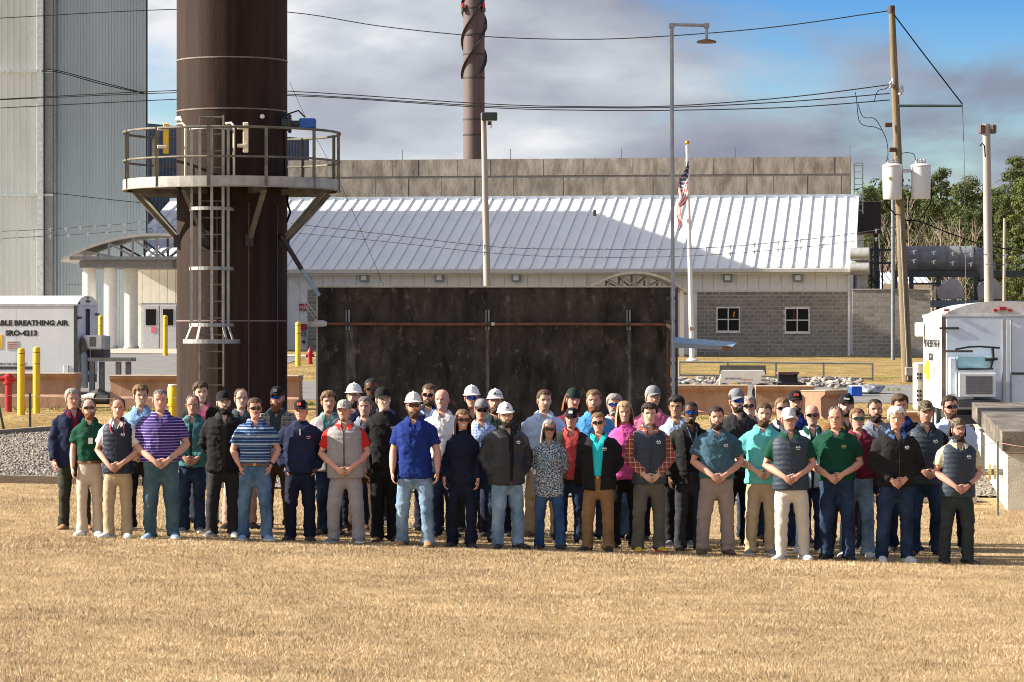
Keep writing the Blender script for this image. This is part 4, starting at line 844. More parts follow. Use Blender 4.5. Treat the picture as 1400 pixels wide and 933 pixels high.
for y, z in ((.2,z1-.35),(W1-.2,z1-.25)): F1.mb().box((.02,y-.14,z-.03),(.08,y+.14,z+.03)).build('hinge', M_DK, T1)
for y, z in ((W1/2-.12,z1+.1),(W1/2,z1+.1),(W1/2+.12,z1+.1),(W1/2,z1+.2),(.2,z1+.05)): F1.mb().box((.03,y-.045,z-.03),(.06,y+.045,z+.03)).build('marker_lamp', M_RED if z > z1+.15 else M_DK, T1)
tp = lambda px, py: F1.M @ Matrix.Translation((F1.x(px), -.016, F1.z(px,py))) @ Matrix.Rotation(R(90),4,'X')
text_part('PORTABLE BREATHING AIR', .188, M_INK, T1, tp(93.3,445), bold=.010, sx=1.1, align='RIGHT'); text_part('SRO-4213', .188, M_INK, T1, tp(7.8,458.8), bold=.010, sx=1.12)
text_part('BREATHING AIR USE ONLY', .085, M_INK, T1, tp(36,499), sx=1.0, align='RIGHT')
F1.mb().box((F1.x(-3),-.022,F1.z(0,477)),(F1.x(3.5),-.013,F1.z(0,458))).build('warning_placard', mat('placard_yellow',(.75,.48,.02),.5), T1)
pl = F1.mb().box((F1.x(9.5),-.022,F1.z(15,478.5)),(F1.x(25),-.013,F1.z(15,466.5))).build('notice_placard', mat('placard_grey',(.48,.47,.47),.5), T1)
for r_ in range(4): F1.mb().box((F1.x(11),-.026,F1.z(15,476.5-r_*2.6)),(F1.x(23.5),-.0225,F1.z(15,475.6-r_*2.6))).build('notice_line', mat('notice_red',(.45,.10,.09),.6), pl)
F1.mb().box((-L1_,.05,z0-.22),(0,W1-.05,z0-.001)).build('chassis', M_DK, T1)
F1.mb().box((F1.x(87),-.03,F1.z(90,512)),(F1.x(94),-.013,F1.z(90,499)),.01).build('access_plate', mat('plate_pale',(.58,.60,.63),.4), T1)
wz = g+.34
for x in (F1.x(2)-.35,F1.x(2)+.42):
    w = F1.mb().tube([(x,.02,wz),(x,.26,wz)], .34, 20).build('wheel', M_RUB, T1, True); F1.mb().tube([(x,.0,wz),(x,.03,wz)], .19, 16).build('rim', mat('rim_grey',(.4,.4,.42),.4), w)
F1.mb().box((F1.x(2)-.85,-.02,wz+.38),(F1.x(2)+.92,.02,wz+.46)).build('fender', M_DK, T1)
# cooling unit and cylinder rack on its tail
AC1 = thing('cooling_unit', F1.W(.5,.7,g), 'white boxed cooling unit on a timber stand behind the trailer', 'air conditioner')
a = F1.at(111,480,.2); cz0, cz1 = F1.z(120,478,.3), F1.z(120,458.5,.3)
c0 = F1.mb().box((.1,.35,cz0),(.62,1.0,cz1), .03).build('case', mat('case_white',(.80,.80,.80),.4), AC1)
F1.mb().box((.30,.33,cz0+.08),(.47,.36,cz1-.05)).build('grille', mat('grille_grey',(.16,.17,.18),.5), c0)
F1.mb().box((.63,.4,cz0-.02),(.70,.98,cz1-.02)).build('side_louvre', mat('louvre_grey',(.34,.34,.35),.5), c0)
for z in np.linspace(cz0+.06,cz1-.08,5): F1.mb().box((.70,.42,z),(.715,.96,z+.02)).build('louvre_slat', mat('louvre_pale',(.5,.5,.5),.5), c0)
st = F1.z(130,489,.6)
for x, y in ((.32,.2),(.55,.35),(1.05,.2),(1.3,.3)): F1.mb().box((x,y,g),(x+.13,y+.13,st-.11)).build('stand_post', mat('stand_grey',(.16,.16,.165),.8,var=.25), AC1)
F1.mb().box((.28,.15,st-.1),(1.5,.30,st), .01).build('stand_beam', mat('stand_beam',(.26,.25,.24),.85,var=.2), AC1); F1.mb().box((.28,.55,st-.1),(1.5,.7,st), .01).build('stand_beam', mat('stand_beam',(.26,.25,.24),.85,var=.2), AC1)
F1.mb().box((.3,.4,st),(.7,1.,cz0)).build('bracket_frame', M_DK, AC1)
CY = thing('gas_cylinder_bundle', F1.W(.15,.3,g), 'bundle of dark hoses and a cylinder hanging behind the trailer door', 'hoses')
F1.mb().tube([(.12,.22,z1-.9),(.16,.2,z1-1.15),(.14,.24,z1-1.6),(.2,.25,z0+.2)], [.06,.10,.08,.06], 10).build('hose_bundle', mat('hose_grey',(.09,.09,.085),.8,var=.3), CY, True)
F1.mb().tube([(.2,.15,z0-.35),(.18,.15,z0+.55),(.18,.15,z0+.62)], [.1,.1,.04], 12).build('cylinder', mat('cyl_grey',(.22,.25,.27),.5), CY, True)
SB = thing('rolled_tarp', onground(126,79.5), 'dark rolled tarpaulin with pale ends lying on the grass below the cooling unit', 'tarpaulin')
q = onground(112,79.4); r_ = onground(149,79.2); 
MB().tube([q+Vector((0,0,.14)),q.lerp(r_,.35)+Vector((0,0,.17)),q.lerp(r_,.5)+Vector((0,0,.16))], [.11,.14,.14], 12).build('pale_roll', mat('tarp_pale',(.34,.34,.33),.7,var=.25), SB, True)
MB().tube([q.lerp(r_,.2)+Vector((0,.35,.2)),q.lerp(r_,.6)+Vector((0,.3,.26)),r_+Vector((0,.3,.16))], [.12,.17,.1], 12).build('dark_roll', M_RUB, SB, True)
MB().tube([q.lerp(r_,.5)+Vector((0,0,.14)),r_+Vector((0,0,.13))], [.13,.12], 12).build('dark_end', M_RUB, SB, True)

# the one at the other edge of frame, seen from behind
F2 = Frame(1288.5, 64, 3.1); L2, W2 = 5.0, 2.6
z1 = F2.z(1289,431); zc_ = F2.z(1375,412); z0 = F2.z(1289,560); g2 = gz(*F2.W(1.3,1).xy)
T2 = thing('parked_trailer', F2.W(W2/2, L2/2, g2), 'white box trailer seen from behind with an air conditioner on its doors', 'trailer')
F2.mb().box((0,0,z0),(W2,L2,z1)).build('body', mat('trailer_white_side',(.74,.74,.74),.45,var=.06), T2)
n = 16; prf = [(W2*i/n, z1+.001+(zc_-z1)*(1-abs(2*i/n-1)**2.6)) for i in range(n+1)]; k = n+1
m = F2.mb(); vs = [(x,-.03,z) for x,z in prf]+[(x,L2+.02,z) for x,z in prf]
m.add(vs, [(i,i+1,i+1+k,i+k) for i in range(n)]+[tuple(range(k)), tuple(range(k,2*k))]).build('roof_cap', mat('cap_white',(.60,.58,.56),.5,var=.12), T2, True)
F2.mb().box((-.02,-.04,z1-.03),(W2+.02,.0,z1+.02)).build('header_rail', mat('header',(.66,.68,.70),.4), T2)
F2.mb().box((-.015,-.03,z0),(.055,.03,z1-.03)).build('corner_post', mat('corner_rust',(.14,.085,.06),.7,var=.3), T2)
F2.mb().box((-.02,.3,z1-.04),(.0,L2,z1+.03)).build('side_rail', mat('header',(.66,.68,.70),.4), T2)
for a, b in ((.075,1.27),(1.31,W2-.05)): F2.mb().box((a,-.035,z0+.05),(b,-.004,z1-.06), .006).build('rear_door', mat('door_white_shaded',(.60,.66,.76),.4,var=.05), T2)  # bluish shade of the rear face is put into the door colour
for x in (1.24,1.41): F2.mb().tube([(x,-.06,z0+.1),(x,-.06,z1-.1)], .017, 8).build('lock_rod', mat('rod_grey',(.30,.32,.36),.4,metal=.4), T2)
for px, py, w in ((1300,449,.24),(1395,511,.2)): q = F2.at(px,py,-.05); F2.mb().box((q.x-w,-.055,q.z-.022),(q.x+w*.7,-.036,q.z+.022)).build('strap_hinge', M_DK, T2)
for px, py, w in ((1294.5,424.5,.055),(1361,424.5,.04),(1371,421.5,.07),(1381,424.5,.04)): q = F2.at(px,py,-.05); F2.mb().box((q.x-w,-.075,q.z-.025-(.02 if w > .06 else 0)),(q.x+w,-.031,q.z+.025)).build('marker_lamp', M_RED, T2)
tm = lambda y, py, px: F2.M @ Matrix.Translation((-.012, y, F2.z(px,py))) @ Matrix.Rotation(R(-90),4,'Z') @ Matrix.Rotation(R(90),4,'X')
text_part('PORTABLE BREATHING AIR', .23, M_INK, T2, tm(4.7,475.5,1275), bold=.006, sx=1.45); text_part('SRO-4210', .22, M_INK, T2, tm(3.3,494.5,1275), bold=.006, sx=1.2)
F2.mb().box((-.02,3.35,F2.z(1270,523)),(-.004,4.1,F2.z(1270,496))).build('warning_placard', mat('placard_yellow',(.75,.48,.02),.5), T2)
F2.mb().box((-.02,4.3,F2.z(1270,515)),(-.004,4.7,F2.z(1270,503))).build('hazard_placard', mat('placard_amber',(.7,.40,.02),.5), T2)
F2.mb().box((-.02,1.8,F2.z(1282,513)),(-.004,2.3,F2.z(1282,503))).build('red_notice', mat('notice_pale_red',(.7,.35,.33),.6), T2)
F2.mb().box((-.2,L2-.5,F2.z(1262,461)),(-.02,L2-.1,F2.z(1262,440)),.03).build('side_vent', mat('vent_white',(.75,.75,.73),.5), T2)
for y in (1.9,2.9):
    w = F2.mb().tube([(.02,y,g2+.36),(.28,y,g2+.36)], .36, 20).build('wheel', M_RUB, T2, True)
    F2.mb().tube([(.0,y,g2+.36),(.03,y,g2+.36)], .2, 16).build('rim', mat('rim_grey',(.4,.4,.42),.4), w)
F2.mb().box((.1,.1,z0-.2),(W2-.1,L2,z0-.001)).build('chassis', M_DK, T2); F2.mb().box((.05,-.15,z0-.3),(W2-.05,.05,z0-.12)).build('bumper', M_DK, T2)
GB = thing('generator_box', F2.W(-.1,L2+1,g2), 'cream louvred generator box at the far end of the rear-facing trailer', 'generator'); gx0, gx1 = F2.x(1252,L2+.4), F2.x(1266,L2+.4)
F2.mb().box((gx0,L2+.25,F2.z(1258,562,L2)),(gx1+.8,L2+1.3,F2.z(1258,496,L2)), .03).build('cabinet', mat('cabinet_cream',(.68,.64,.55),.5), GB)
for py in (512,517,535,541,547):
    for px in (1254.5,1258.5): q = F2.at(px,py,L2+.24); F2.mb().box((q.x-.022,L2+.23,q.z-.03),(q.x+.022,L2+.248,q.z+.03)).build('louvre', M_INK, GB)
# air conditioner, its rack and straps
AC2 = thing('window_air_conditioner', F2.W(.9,-.4,F2.z(1337,548,-.4)), 'white window air conditioner with a grey grille strapped to the trailer doors', 'air conditioner')
y_ = -.62; q0, q1 = F2.at(1311,543,y_), F2.at(1362,510,y_)
F2.mb().box((q0.x,y_,q0.z),(q1.x,-.05,q1.z), .012).build('case', mat('ac_white',(.70,.71,.72),.4,var=.04), AC2)
r0, r1 = F2.at(1320,539,y_), F2.at(1357,514,y_); gr = F2.mb().box((r0.x,y_-.008,r0.z),(r1.x,y_+.005,r1.z)).build('grille', mat('ac_grille',(.17,.17,.185),.6,var=.15,scale=30), AC2)
for z in np.linspace(r0.z+.02,r1.z-.03,9): F2.mb().box((r0.x,y_-.018,z),(r1.x,y_-.009,z+.012)).build('grille_slat', mat('ac_slat',(.26,.26,.28),.6), gr)
q = F2.at(1303,552,-.55); F2.mb().box((F2.x(1310,-.6),-.62,F2.z(1310,557,-.6)),(F2.x(1368,-.6),-.05,F2.z(1310,547,-.6))).build('shelf', mat('shelf_dark',(.06,.06,.065),.7), AC2)
F2.mb().box((F2.x(1298,-.4),-.45,F2.z(1300,540,-.4)),(F2.x(1307,-.4),-.1,F2.z(1300,489,-.4)),.02).build('side_board', mat('board_pale',(.58,.68,.74),.5), AC2)
F2.mb().box((F2.x(1309,-.3),-.32,F2.z(1330,505,-.3)),(F2.x(1357,-.3),-.1,F2.z(1330,488,-.3)),.01).build('blue_board', mat('board_blue',(.36,.62,.72),.5,var=.06), AC2)
m = F2.mb(); q = lambda px, py, v=-.36: tuple(F2.at(px,py,v)); m.tube([q(1306,478),q(1325,474.5),q(1340,474),q(1367,476)], .02, 6); m.tube([q(1357,474),q(1358,490),q(1354,503)], .03, 6); m.tube([q(1347,492),q(1364,491)], .03, 6); m.tube([q(1310,505),q(1358,504.5)], .018, 6); m.build('straps', M_RUB, AC2)
F2.mb().box((F2.x(1292,-.3),-.34,F2.z(1300,482,-.3)),(F2.x(1330,-.3),-.28,F2.z(1300,479,-.3))).build('rack_bar', mat('rack_brown',(.10,.085,.07),.7), AC2)

# ------------------------------------------------------------------ concrete vault
FV = Frame(1374, 46.4, 6.6)
vz = FV.z(1374,590); vb = gz(*FV.W(.5,.5).xy)-.2; VL, VW = 13.6, 4.2; lz = FV.z(1374,617)
VT = thing('concrete_vault', FV.W(VW/2, VL/2, vb+.2), 'long concrete vault with a dark stained slab lid at the edge of the lawn', 'vault')
FV.mb().box((.02,.03,vb),(VW,VL,lz-.03), .02).build('base', mat('vault_base',(.44,.40,.33),.9,col2=(.58,.54,.46),scale=3,bump=.3), VT)
M_LID = mat('vault_lid', (.065,.054,.044), .92, col2=(.19,.165,.14), scale=1.6, stretch=(1.5,.5,3), bump=.4, bscale=12)
m = FV.mb(); dzl = .12
m.add([(-.04,-.03,lz),(VW+.05,-.03,lz),(VW+.05,VL+.05,lz+dzl),(-.04,VL+.05,lz+dzl),(-.04,-.03,vz),(VW+.05,-.03,vz),(VW+.05,VL+.05,vz+dzl),(-.04,VL+.05,vz+dzl)], [(0,3,2,1),(4,5,6,7),(0,1,5,4),(1,2,6,5),(2,3,7,6),(3,0,4,7)]); m.build('lid', M_LID, VT)
FV.mb().box((-.01,.0,lz-.028),(VW,VL,lz-.002)).build('seal_strip', mat('seal_pale',(.5,.46,.40),.9), VT)
VP = thing('valve_assembly', FV.W(-.3,1.2,vb+.6), 'brass coloured valve and pipe stub on the sunlit side of the vault', 'valve')
q = FV.at(1352,645,1.0); qz = FV.z(1350,646,1.1)
FV.mb().tube([(.02,1.2,qz),(-.34,1.2,qz)], .05, 10).build('pipe', mat('valve_pipe',(.30,.29,.25),.5,metal=.3), VP, True)
FV.mb().tube([(-.08,1.2,qz),(-.12,1.2,qz)], .11, 14).tube([(-.16,1.2,qz),(-.20,1.2,qz)], .12, 14).build('flange', mat('valve_brass',(.42,.36,.20),.5,metal=.4), VP)
FV.mb().tube([(-.30,1.2,qz),(-.36,1.2,qz+.02),(-.38,1.2,qz+.1)], .06, 10).build('valve_body', mat('valve_grey',(.45,.45,.42),.5), VP, True)
FV.mb().box((-.06,.6,vb+.35),(.02,.75,vb+.43)).build('plate', mat('plate_pale',(.58,.60,.63),.4), VP)

# rope barrier posts
M_TP = mat('green_steel_post', (.035,.055,.055), .6); M_ROPE = mat('rope_pale', (.50,.42,.34), .8)
for lb, px0, py0, px1, D in (('thin dark stake holding a rope beyond the gravel',41,538,41.5,66),('thin dark stake leaning at the very edge of the gravel',-2,552,9,64)):
    b = onground(px1,D); t = P(px0,py0,D); o = MB().bar(b-Vector((0,0,.2)), t, .045, .03).build('rope_stake', M_TP, None, loc=b); tag(o, lb, 'stake', 'rope stakes')
b = onground(1364.5,45.2); o = MB().bar(b-Vector((0,0,.2)), P(1364,603,45.2), .03, .03).build('rope_stake', mat('stake_grey',(.30,.35,.37),.5,metal=.3), None, loc=b); tag(o, 'slim grey stake standing before the concrete vault', 'stake', 'rope stakes')
cable('rope','pale rope strung behind the gravel between the dark stakes',[(-10,540,64.5),(41,542,66),(120,545,66.5),(200,545,67),(243,544,67)],.006,mtl=M_ROPE,cat='rope')
cable('rope','thin reddish rope tied to the slim stake before the vault',[(1340,609,45.2),(1364,606,45.2),(1385,609,45),(1410,613,44.9)],.005,mtl=mat('rope_red',(.45,.25,.2),.8),cat='rope')
o = MB().bar(onground(203,112)-Vector((0,0,.2)), P(203,492,112), .07).build('marker_post', mat('marker_teal',(.09,.17,.19),.6), None, loc=onground(203,112)); tag(o,'short teal marker post on the parking lot before the doors','post')

# yellow bollards
def bollard(px, top, D, r, lb, z=None):
    b = onground(px,D); h = CZ+(HY-top)/F*D-b.z; T = thing('safety_bollard', b, lb, 'bollard', 'yellow bollards')
    MB().lathe([(r,-.2),(r,h-r*.7),(r*.85,h-r*.25),(r*.45,h-.01),(0,h)], b, 18).build('post', M_YEL, T, True)
    for f in (.97,.80): MB().lathe([(r*1.012,h*f-r*.9-.02),(r*1.012,h*f-r*.9)], b, 18).build('groove_band', mat('band_brown',(.20,.11,.01),.6), T)
bollard(29,475.5,73,.088,'yellow safety bollard nearest the red post'); bollard(50,474,74,.09,'yellow safety bollard in front of the trailer lettering, taller by a little')
bollard(226,431,117,.092,'yellow safety bollard before the grey double doors'); bollard(137.5,431.5,119,.09,'yellow safety bollard mostly hidden behind the trailer tail')
bollard(407.5,440,107,.093,'yellow safety bollard between the stack and the blackened wall')
b = onground(236.5,67.5); T = thing('yellow_drum_post', b, 'squat yellow drum-shaped post with a pale lid beside the stack foot', 'post')
h = CZ+(HY-526)/F*67.5-b.z; MB().lathe([(.09,-.1),(.09,h*.48),(.12,h*.5),(.12,h*.93),(.10,h*.96)], b, 16).build('drum', M_YEL, T, True); MB().lathe([(.11,h*.96),(.11,h),(0,h+.01)], b, 16).build('lid', mat('lid_pale',(.66,.62,.50),.6), T)
# red standpipe and fire hydrant
M_FIRE = mat('hydrant_red', (.42,.015,.02), .4, var=.1)
b = onground(11.5,75); h = CZ+(HY-511)/F*75-b.z; T = thing('red_standpipe', b, 'red fire standpipe post at the edge beside the yellow bollards', 'standpipe')
MB().lathe([(.085,-.2),(.085,h*.72),(.13,h*.74),(.13,h*.80),(.10,h*.82),(.12,h*.93),(.05,h),(0,h)], b, 16).build('post', M_FIRE, T, True)
for s in (-1,1): MB().tube([b+Vector((s*.08,-.02,h*.86)),b+Vector((s*.2,-.02,h*.86))], .06, 10).build('outlet', M_FIRE, T)
b = onground(424,110); h = CZ+(HY-474.5)/F*110-b.z; s = h/.78; T = thing('fire_hydrant', b, 'small red fire hydrant beside the blackened wall', 'hydrant')
MB().lathe([(.14*s,0),(.14*s,.06*s),(.1*s,.07*s),(.1*s,.5*s),(.14*s,.51*s),(.14*s,.55*s),(.11*s,.6*s),(.06*s,.7*s),(.03*s,.73*s),(.03*s,.78*s),(0,.78*s)], b, 16).build('barrel', M_FIRE, T, True)
for q in (Vector((-1,0,0)),Vector((1,0,0)),Vector((0,-1,0))): MB().tube([b+q*.08*s+Vector((0,0,.4*s)),b+q*.19*s+Vector((0,0,.4*s))], .06*s, 10).build('nozzle', M_FIRE, T)

# ------------------------------------------------------------------ flared concrete barriers
M_BAR = mat('tan_concrete_barrier', (.30,.175,.12), .9, col2=(.41,.255,.175), scale=2.2, stretch=(1.5,1.5,.6), bump=.3, bscale=20)
def barrier(lb, fr, x0, x1, z0, zt, th=.42, seams=()):
    T = thing('concrete_barrier', fr.W((x0+x1)/2, th/2, z0), lb, 'barrier', 'tan concrete barriers'); h = zt-z0
    pr = [(-.09,-.2),(-.09,.10),(-.02,.16),(.0,h*.80),(-.10,h*.90),(-.12,h*.93),(-.12,h),(th+.12,h),(th+.12,h*.93),(th,h*.80),(th+.02,.16),(th+.09,.10),(th+.09,-.2)]
    m = fr.mb(); n = len(pr); vs = [(x0,y,z0+z) for y,z in pr]+[(x1,y,z0+z) for y,z in pr]
    m.add(vs, [(i,i+1,i+1+n,i+n) for i in range(n-1)]+[tuple(range(n)), tuple(range(2*n-1,n-1,-1))]); m.build('barrier_body', M_BAR, T)
    fr.mb().box((x0-.01,-.14,zt+.002),(x1+.01,th+.14,zt+.035), .012).build('cap', mat('barrier_cap',(.42,.31,.23),.85,var=.12), T)
    for s in seams: fr.mb().box((s-.008,-.004,z0+.2),(s+.008,.03,zt-.2)).build('joint', mat('barrier_joint',(.10,.06,.045),.9), T)
B1 = Frame(105, 77, 7.2); zz = lambda fr, px, py: fr.z(px,py)
barrier('tan flared concrete barrier below the lettered trailer', B1, B1.x(-40), B1.x(104), B1.z(50,548), B1.z(50,512))
B2 = Frame(150, 77, 7.2); barrier('long tan flared concrete barrier passing behind the big stack', B2, B2.x(151), B2.x(409), B2.z(200,551), B2.z(200,515))
B3 = Frame(920, 74, 2); barrier('tan flared concrete barrier beside the dark wall in front of the white generator', B3, B3.x(905), B3.x(1022), B3.z(960,569), B3.z(960,528.5), seams=(B3.x(972),))
B4 = Frame(1031, 73.6, 2); barrier('tan flared concrete barrier in front of the picnic table', B4, B4.x(1033), B4.x(1113), B4.z(1060,568), B4.z(1060,529.5))
B5 = Frame(1122, 72, -52); barrier('tan flared concrete barrier turned end-on beside the road', B5, B5.x(1122), B5.x(1122)+1.0, B5.z(1124,578), B5.z(1124,536))
B6 = Frame(1225, 69, 4); barrier('tan flared concrete barrier mostly hidden behind the white-haired man', B6, B6.x(1228), B6.x(1262), B6.z(1245,590), B6.z(1245,565))

# ------------------------------------------------------------------ generator, table, railing, riprap, cooler
G = Frame(985, 82, 3); gg = gz(*G.W(.6,.5).xy)
GE = thing('white_generator', G.W(.6,.5,gg), 'white wedge-topped generator with small print behind the tan barriers', 'generator')
zt = G.z(1010,507); zm = G.z(1010,529); xa, xb = G.x(985), G.x(1046)
m = G.mb(); poly = [(xa-.06,gg+.15),(xa-.06,zm-.2),(xa+.02,zt),(xb-.02,zt),(xb+.14,zm-.2),(xb+.14,gg+.15)]; m.prism(poly, 0, 1.0); m.build('housing', mat('gen_white',(.76,.76,.75),.45,var=.05), GE)
G.mb().box((xa-.02,.05,zt+.01),(xb+.02,.12,zt+.14)).box((xa-.03,.06,zt-.1),(xa+.05,.11,zt+.009)).box((xb-.05,.06,zt-.1),(xb+.03,.11,zt+.009)).build('lifting_bar', mat('gen_bar',(.09,.09,.085),.6), GE)
tg = lambda px, py: G.M @ Matrix.Translation((G.x(px), -.012, G.z(px,py))) @ Matrix.Rotation(R(90),4,'X')
text_part('METROPOWER', .075, M_INK, GE, tg(991,519.3), sx=.9); text_part('PREMIUM', .065, mat('gen_red',(.5,.08,.08),.5), GE, tg(1015,520.8), sx=1.0); text_part('QUIET POWER', .05, M_INK, GE, tg(1014,524.5), sx=.8)
G.mb().box((G.x(1000),-.012,G.z(1000,527)),(G.x(1008),-.003,G.z(1000,524))).build('warning_label', mat('placard_yellow',(.75,.48,.02),.5), GE); G.mb().box((G.x(1008.3),-.012,G.z(1000,527.3)),(G.x(1012),-.003,G.z(1000,523.2))).build('grey_label', mat('label_grey',(.2,.2,.21),.5), GE)
for k in range(5): z = zt-.15-.1*k; G.mb().box((xb-.10,-.02,z-.03),(xb+.05+.02*k,-.004,z+.02)).build('louvre', mat('label_grey',(.2,.2,.21),.5), GE)
q = G.W(G.x(1020),-.6,0); 
for x in (xa+.1,xb-.1): w = G.mb().tube([(x,-.05,gg+.25),(x,.12,gg+.25)], .25, 16).build('wheel', M_RUB, GE, True)
# picnic table
PT = thing('picnic_table', onground(1077,84), 'dark picnic table with a reddish top behind the tan barrier', 'table'); b = onground(1077,84); k = 84/F
MB().box((b.x-14*k,83.7,b.z+.70),(b.x+14*k,84.4,b.z+.76)).build('tabletop', mat('table_red',(.17,.085,.065),.6), PT)
for y in (83.25,84.6): MB().box((b.x-18*k,y,b.z+.42),(b.x+22*k,y+.28,b.z+.47)).build('bench_seat', M_DK, PT)
for x in (-12*k,12*k):
    MB().bar((b.x+x,83.3,b.z),(b.x+x*.9,84.2,b.z+.7), .08).build('leg', M_DK, PT); MB().bar((b.x+x,84.8,b.z),(b.x+x*.9,83.9,b.z+.7), .08).build('leg', M_DK, PT); MB().bar((b.x+x,83.3,b.z+.40),(b.x+x,84.85,b.z+.40), .07, .1).build('bench_bearer', M_DK, PT)
MB().box((b.x-13*k,83.9,b.z+.47),(b.x+13*k,84.3,b.z+.69)).build('apron', M_DK, PT)
# pipe railing
RD = 96.0; RL = thing('pipe_railing', onground(1060,RD), 'long galvanised pipe railing along the rocks below the block wall', 'railing')
zt0, zt1 = P(930,495,RD).z, P(1193,497.5,RD).z; xa, xb = P(929,0,RD).x, P(1193,0,RD).x
M_RAIL = mat('railing_galv', (.26,.29,.30), .5, metal=.4, var=.15)
f = lambda x, a, b: a+(b-a)*(x-xa)/(xb-xa)
MB().tube([(xa,RD,zt0),(xb,RD,zt1)], .03, 8).build('top_rail', M_RAIL, RL, True); zb0, zb1 = P(930,513,RD).z, P(1193,518,RD).z
MB().tube([(xa,RD,zb0),(xb,RD,zb1)], .028, 8).build('low_rail', M_RAIL, RL, True)
for px in (929,995,1061,1126,1193):
    x = P(px,0,RD).x; MB().tube([(x,RD,gz(x,RD)-.3),(x,RD,f(x,zt0,zt1)+.02)], .03, 8).build('post', M_RAIL, RL, True)
def rock_mesh(seed, s=1.0):
    r_ = random.Random(seed); bm = bmesh.new(); bmesh.ops.create_icosphere(bm, subdivisions=1, radius=1)
    for v in bm.verts: v.co = Vector((v.co.x*r_.uniform(.75,1.2), v.co.y*r_.uniform(.75,1.2), v.co.z*r_.uniform(.55,.95)))*s
    vs = [v.co.copy() for v in bm.verts]; fs = [[v.index for v in f.verts] for f in bm.faces]; bm.free(); return vs, fs
def riprap():
    m = MB()
    for i in range(420):
        px = random.uniform(920,1180); D = random.uniform(91.5,95.4); x = P(px,0,D).x
        if px > 1150 and random.random() < .6: continue
        s = random.uniform(.08,.19); vs, fs = rock_mesh(i, s); z = gz(x,D)+s*.3+.05*max(0,(D-91.5)/4); a = random.uniform(0,6.3); Mx = Matrix.Translation((x,D,z)) @ Matrix.Rotation(a,4,'Z') @ Matrix.Rotation(random.uniform(-.5,.5),4,'X')
        m.add([Mx @ v for v in vs], fs)
    o = m.build('riprap', mat('riprap_stone',(.11,.10,.095),.9,col2=(.36,.33,.30),scale=3.2,detail=2,ramp=(.4,.6)), None); tag(o, 'bank of pale and dark riprap stones along the road edge below the railing', 'rocks', kind='stuff')
riprap()
# cool box, plastic-wrapped bundle
b = onground(1170,86.5); k = 86.5/F; h = 16.5*k; w = 7.6*k
CB = thing('cool_box', b, 'bright blue cool box with a white lid on the road edge', 'cooler')
MB().box((b.x-w,86.3,b.z),(b.x+w,86.9,b.z+h*.86), .02).build('tub', mat('cooler_blue',(.01,.11,.62),.4,var=.04), CB); MB().box((b.x-w*1.02,86.28,b.z+h*.865),(b.x+w*1.02,86.92,b.z+h), .02).build('lid', mat('cooler_white',(.78,.78,.78),.4), CB)
MB().box((b.x-w-.06,86.5,b.z+.02),(b.x-w+.02,86.7,b.z+.12)).build('wheel', M_RUB, CB)
vs, fs = rock_mesh(901,.30); b = onground(1191,88); Mx = Matrix.Translation(b+Vector((0,0,.16))) @ Matrix.Diagonal((1.35,1,.9,1))
o = MB().add([Mx @ v for v in vs], fs).build('wrapped_bundle', mat('bundle_grey',(.16,.17,.20),.3,col2=(.42,.44,.48),scale=6,ramp=(.45,.6)), None, loc=b); tag(o,'grey plastic-wrapped bundle lying beside the cool box','bundle')
# weeds by the pole foot
def weeds(lb, spots):
    m = MB()
    for (px,D,n,s) in spots:
        for i in range(n):
            x = P(px+random.uniform(-1,1)*s,0,D).x; y = D+random.uniform(-.4,.4); g = gz(x,y); h = random.uniform(.04,.13); a = random.uniform(0,6.3); l = Vector((random.uniform(-.1,.1),random.uniform(-.1,.1),h)); w = Vector((math.cos(a),math.sin(a),0))*.015
            p = Vector((x,y,g)); m.add([p-w,p+w,p+l],[(0,1,2)])
    o = m.build('weeds', mat('weed_green',(.10,.14,.02),.8,col2=(.24,.24,.06),scale=3), None); tag(o, lb, 'weeds', kind='stuff')
weeds('green and straw weeds along the road edge by the wooden pole', [(1165,89,160,22),(1205,90,200,25),(1150,90,100,15)])
weeds('green tufts on the grass below the tan barriers', [(130,75.5,300,50),(60,76,160,40),(200,75.5,160,40),(960,72,260,40),(1070,71,200,40),(420,79,300,14)])

# ------------------------------------------------------------------ plant beyond the block wall
M_STL = mat('blue_steel', (.030,.045,.062), .55, var=.15); M_DUCT = mat('silver_duct', (.19,.20,.22), .65, metal=.0, col2=(.12,.12,.145), scale=1.2)
DD = 176.0; z_ = lambda py, D=DD: CZ+(HY-py)/F*D; x_ = lambda px, D=DD: (px-700)/F*D
PR_ = thing('pipe_rack', onground(1300,DD), 'dark blue steel rack and stairs carrying ducts beyond the block wall', 'steel frame')
MB().box((x_(1222),DD-.2,z_(379)),(x_(1420),DD+.3,z_(370.5))).build('deck_beam', M_STL, PR_)
for px in (1200,1224,1246,1283,1334): MB().box((x_(px)-.12,DD-.1,1.0),(x_(px)+.12,DD+.15,z_(371))).build('column', M_STL, PR_)
for px0, py0, px1, py1 in ((1246,388,1283,388),(1187,374,1201,394),(1188,360,1222,360),(1183,342,1222,342),(1183,352,1200,352)): MB().bar((x_(px0),DD,z_(py0)),(x_(px1),DD,z_(py1)), .12).build('brace', M_STL, PR_)
for k in range(7): MB().box((x_(1188),DD-.4,z_(393-k*4)),(x_(1198),DD+.2,z_(391.5-k*4))).build('stair_tread', M_STL, PR_)
for px in (1183,1191,1201,1206,1221): MB().bar((x_(px),DD-.1,z_(396)),(x_(px),DD-.1,z_(340)), .10).build('guard_post', M_STL, PR_)
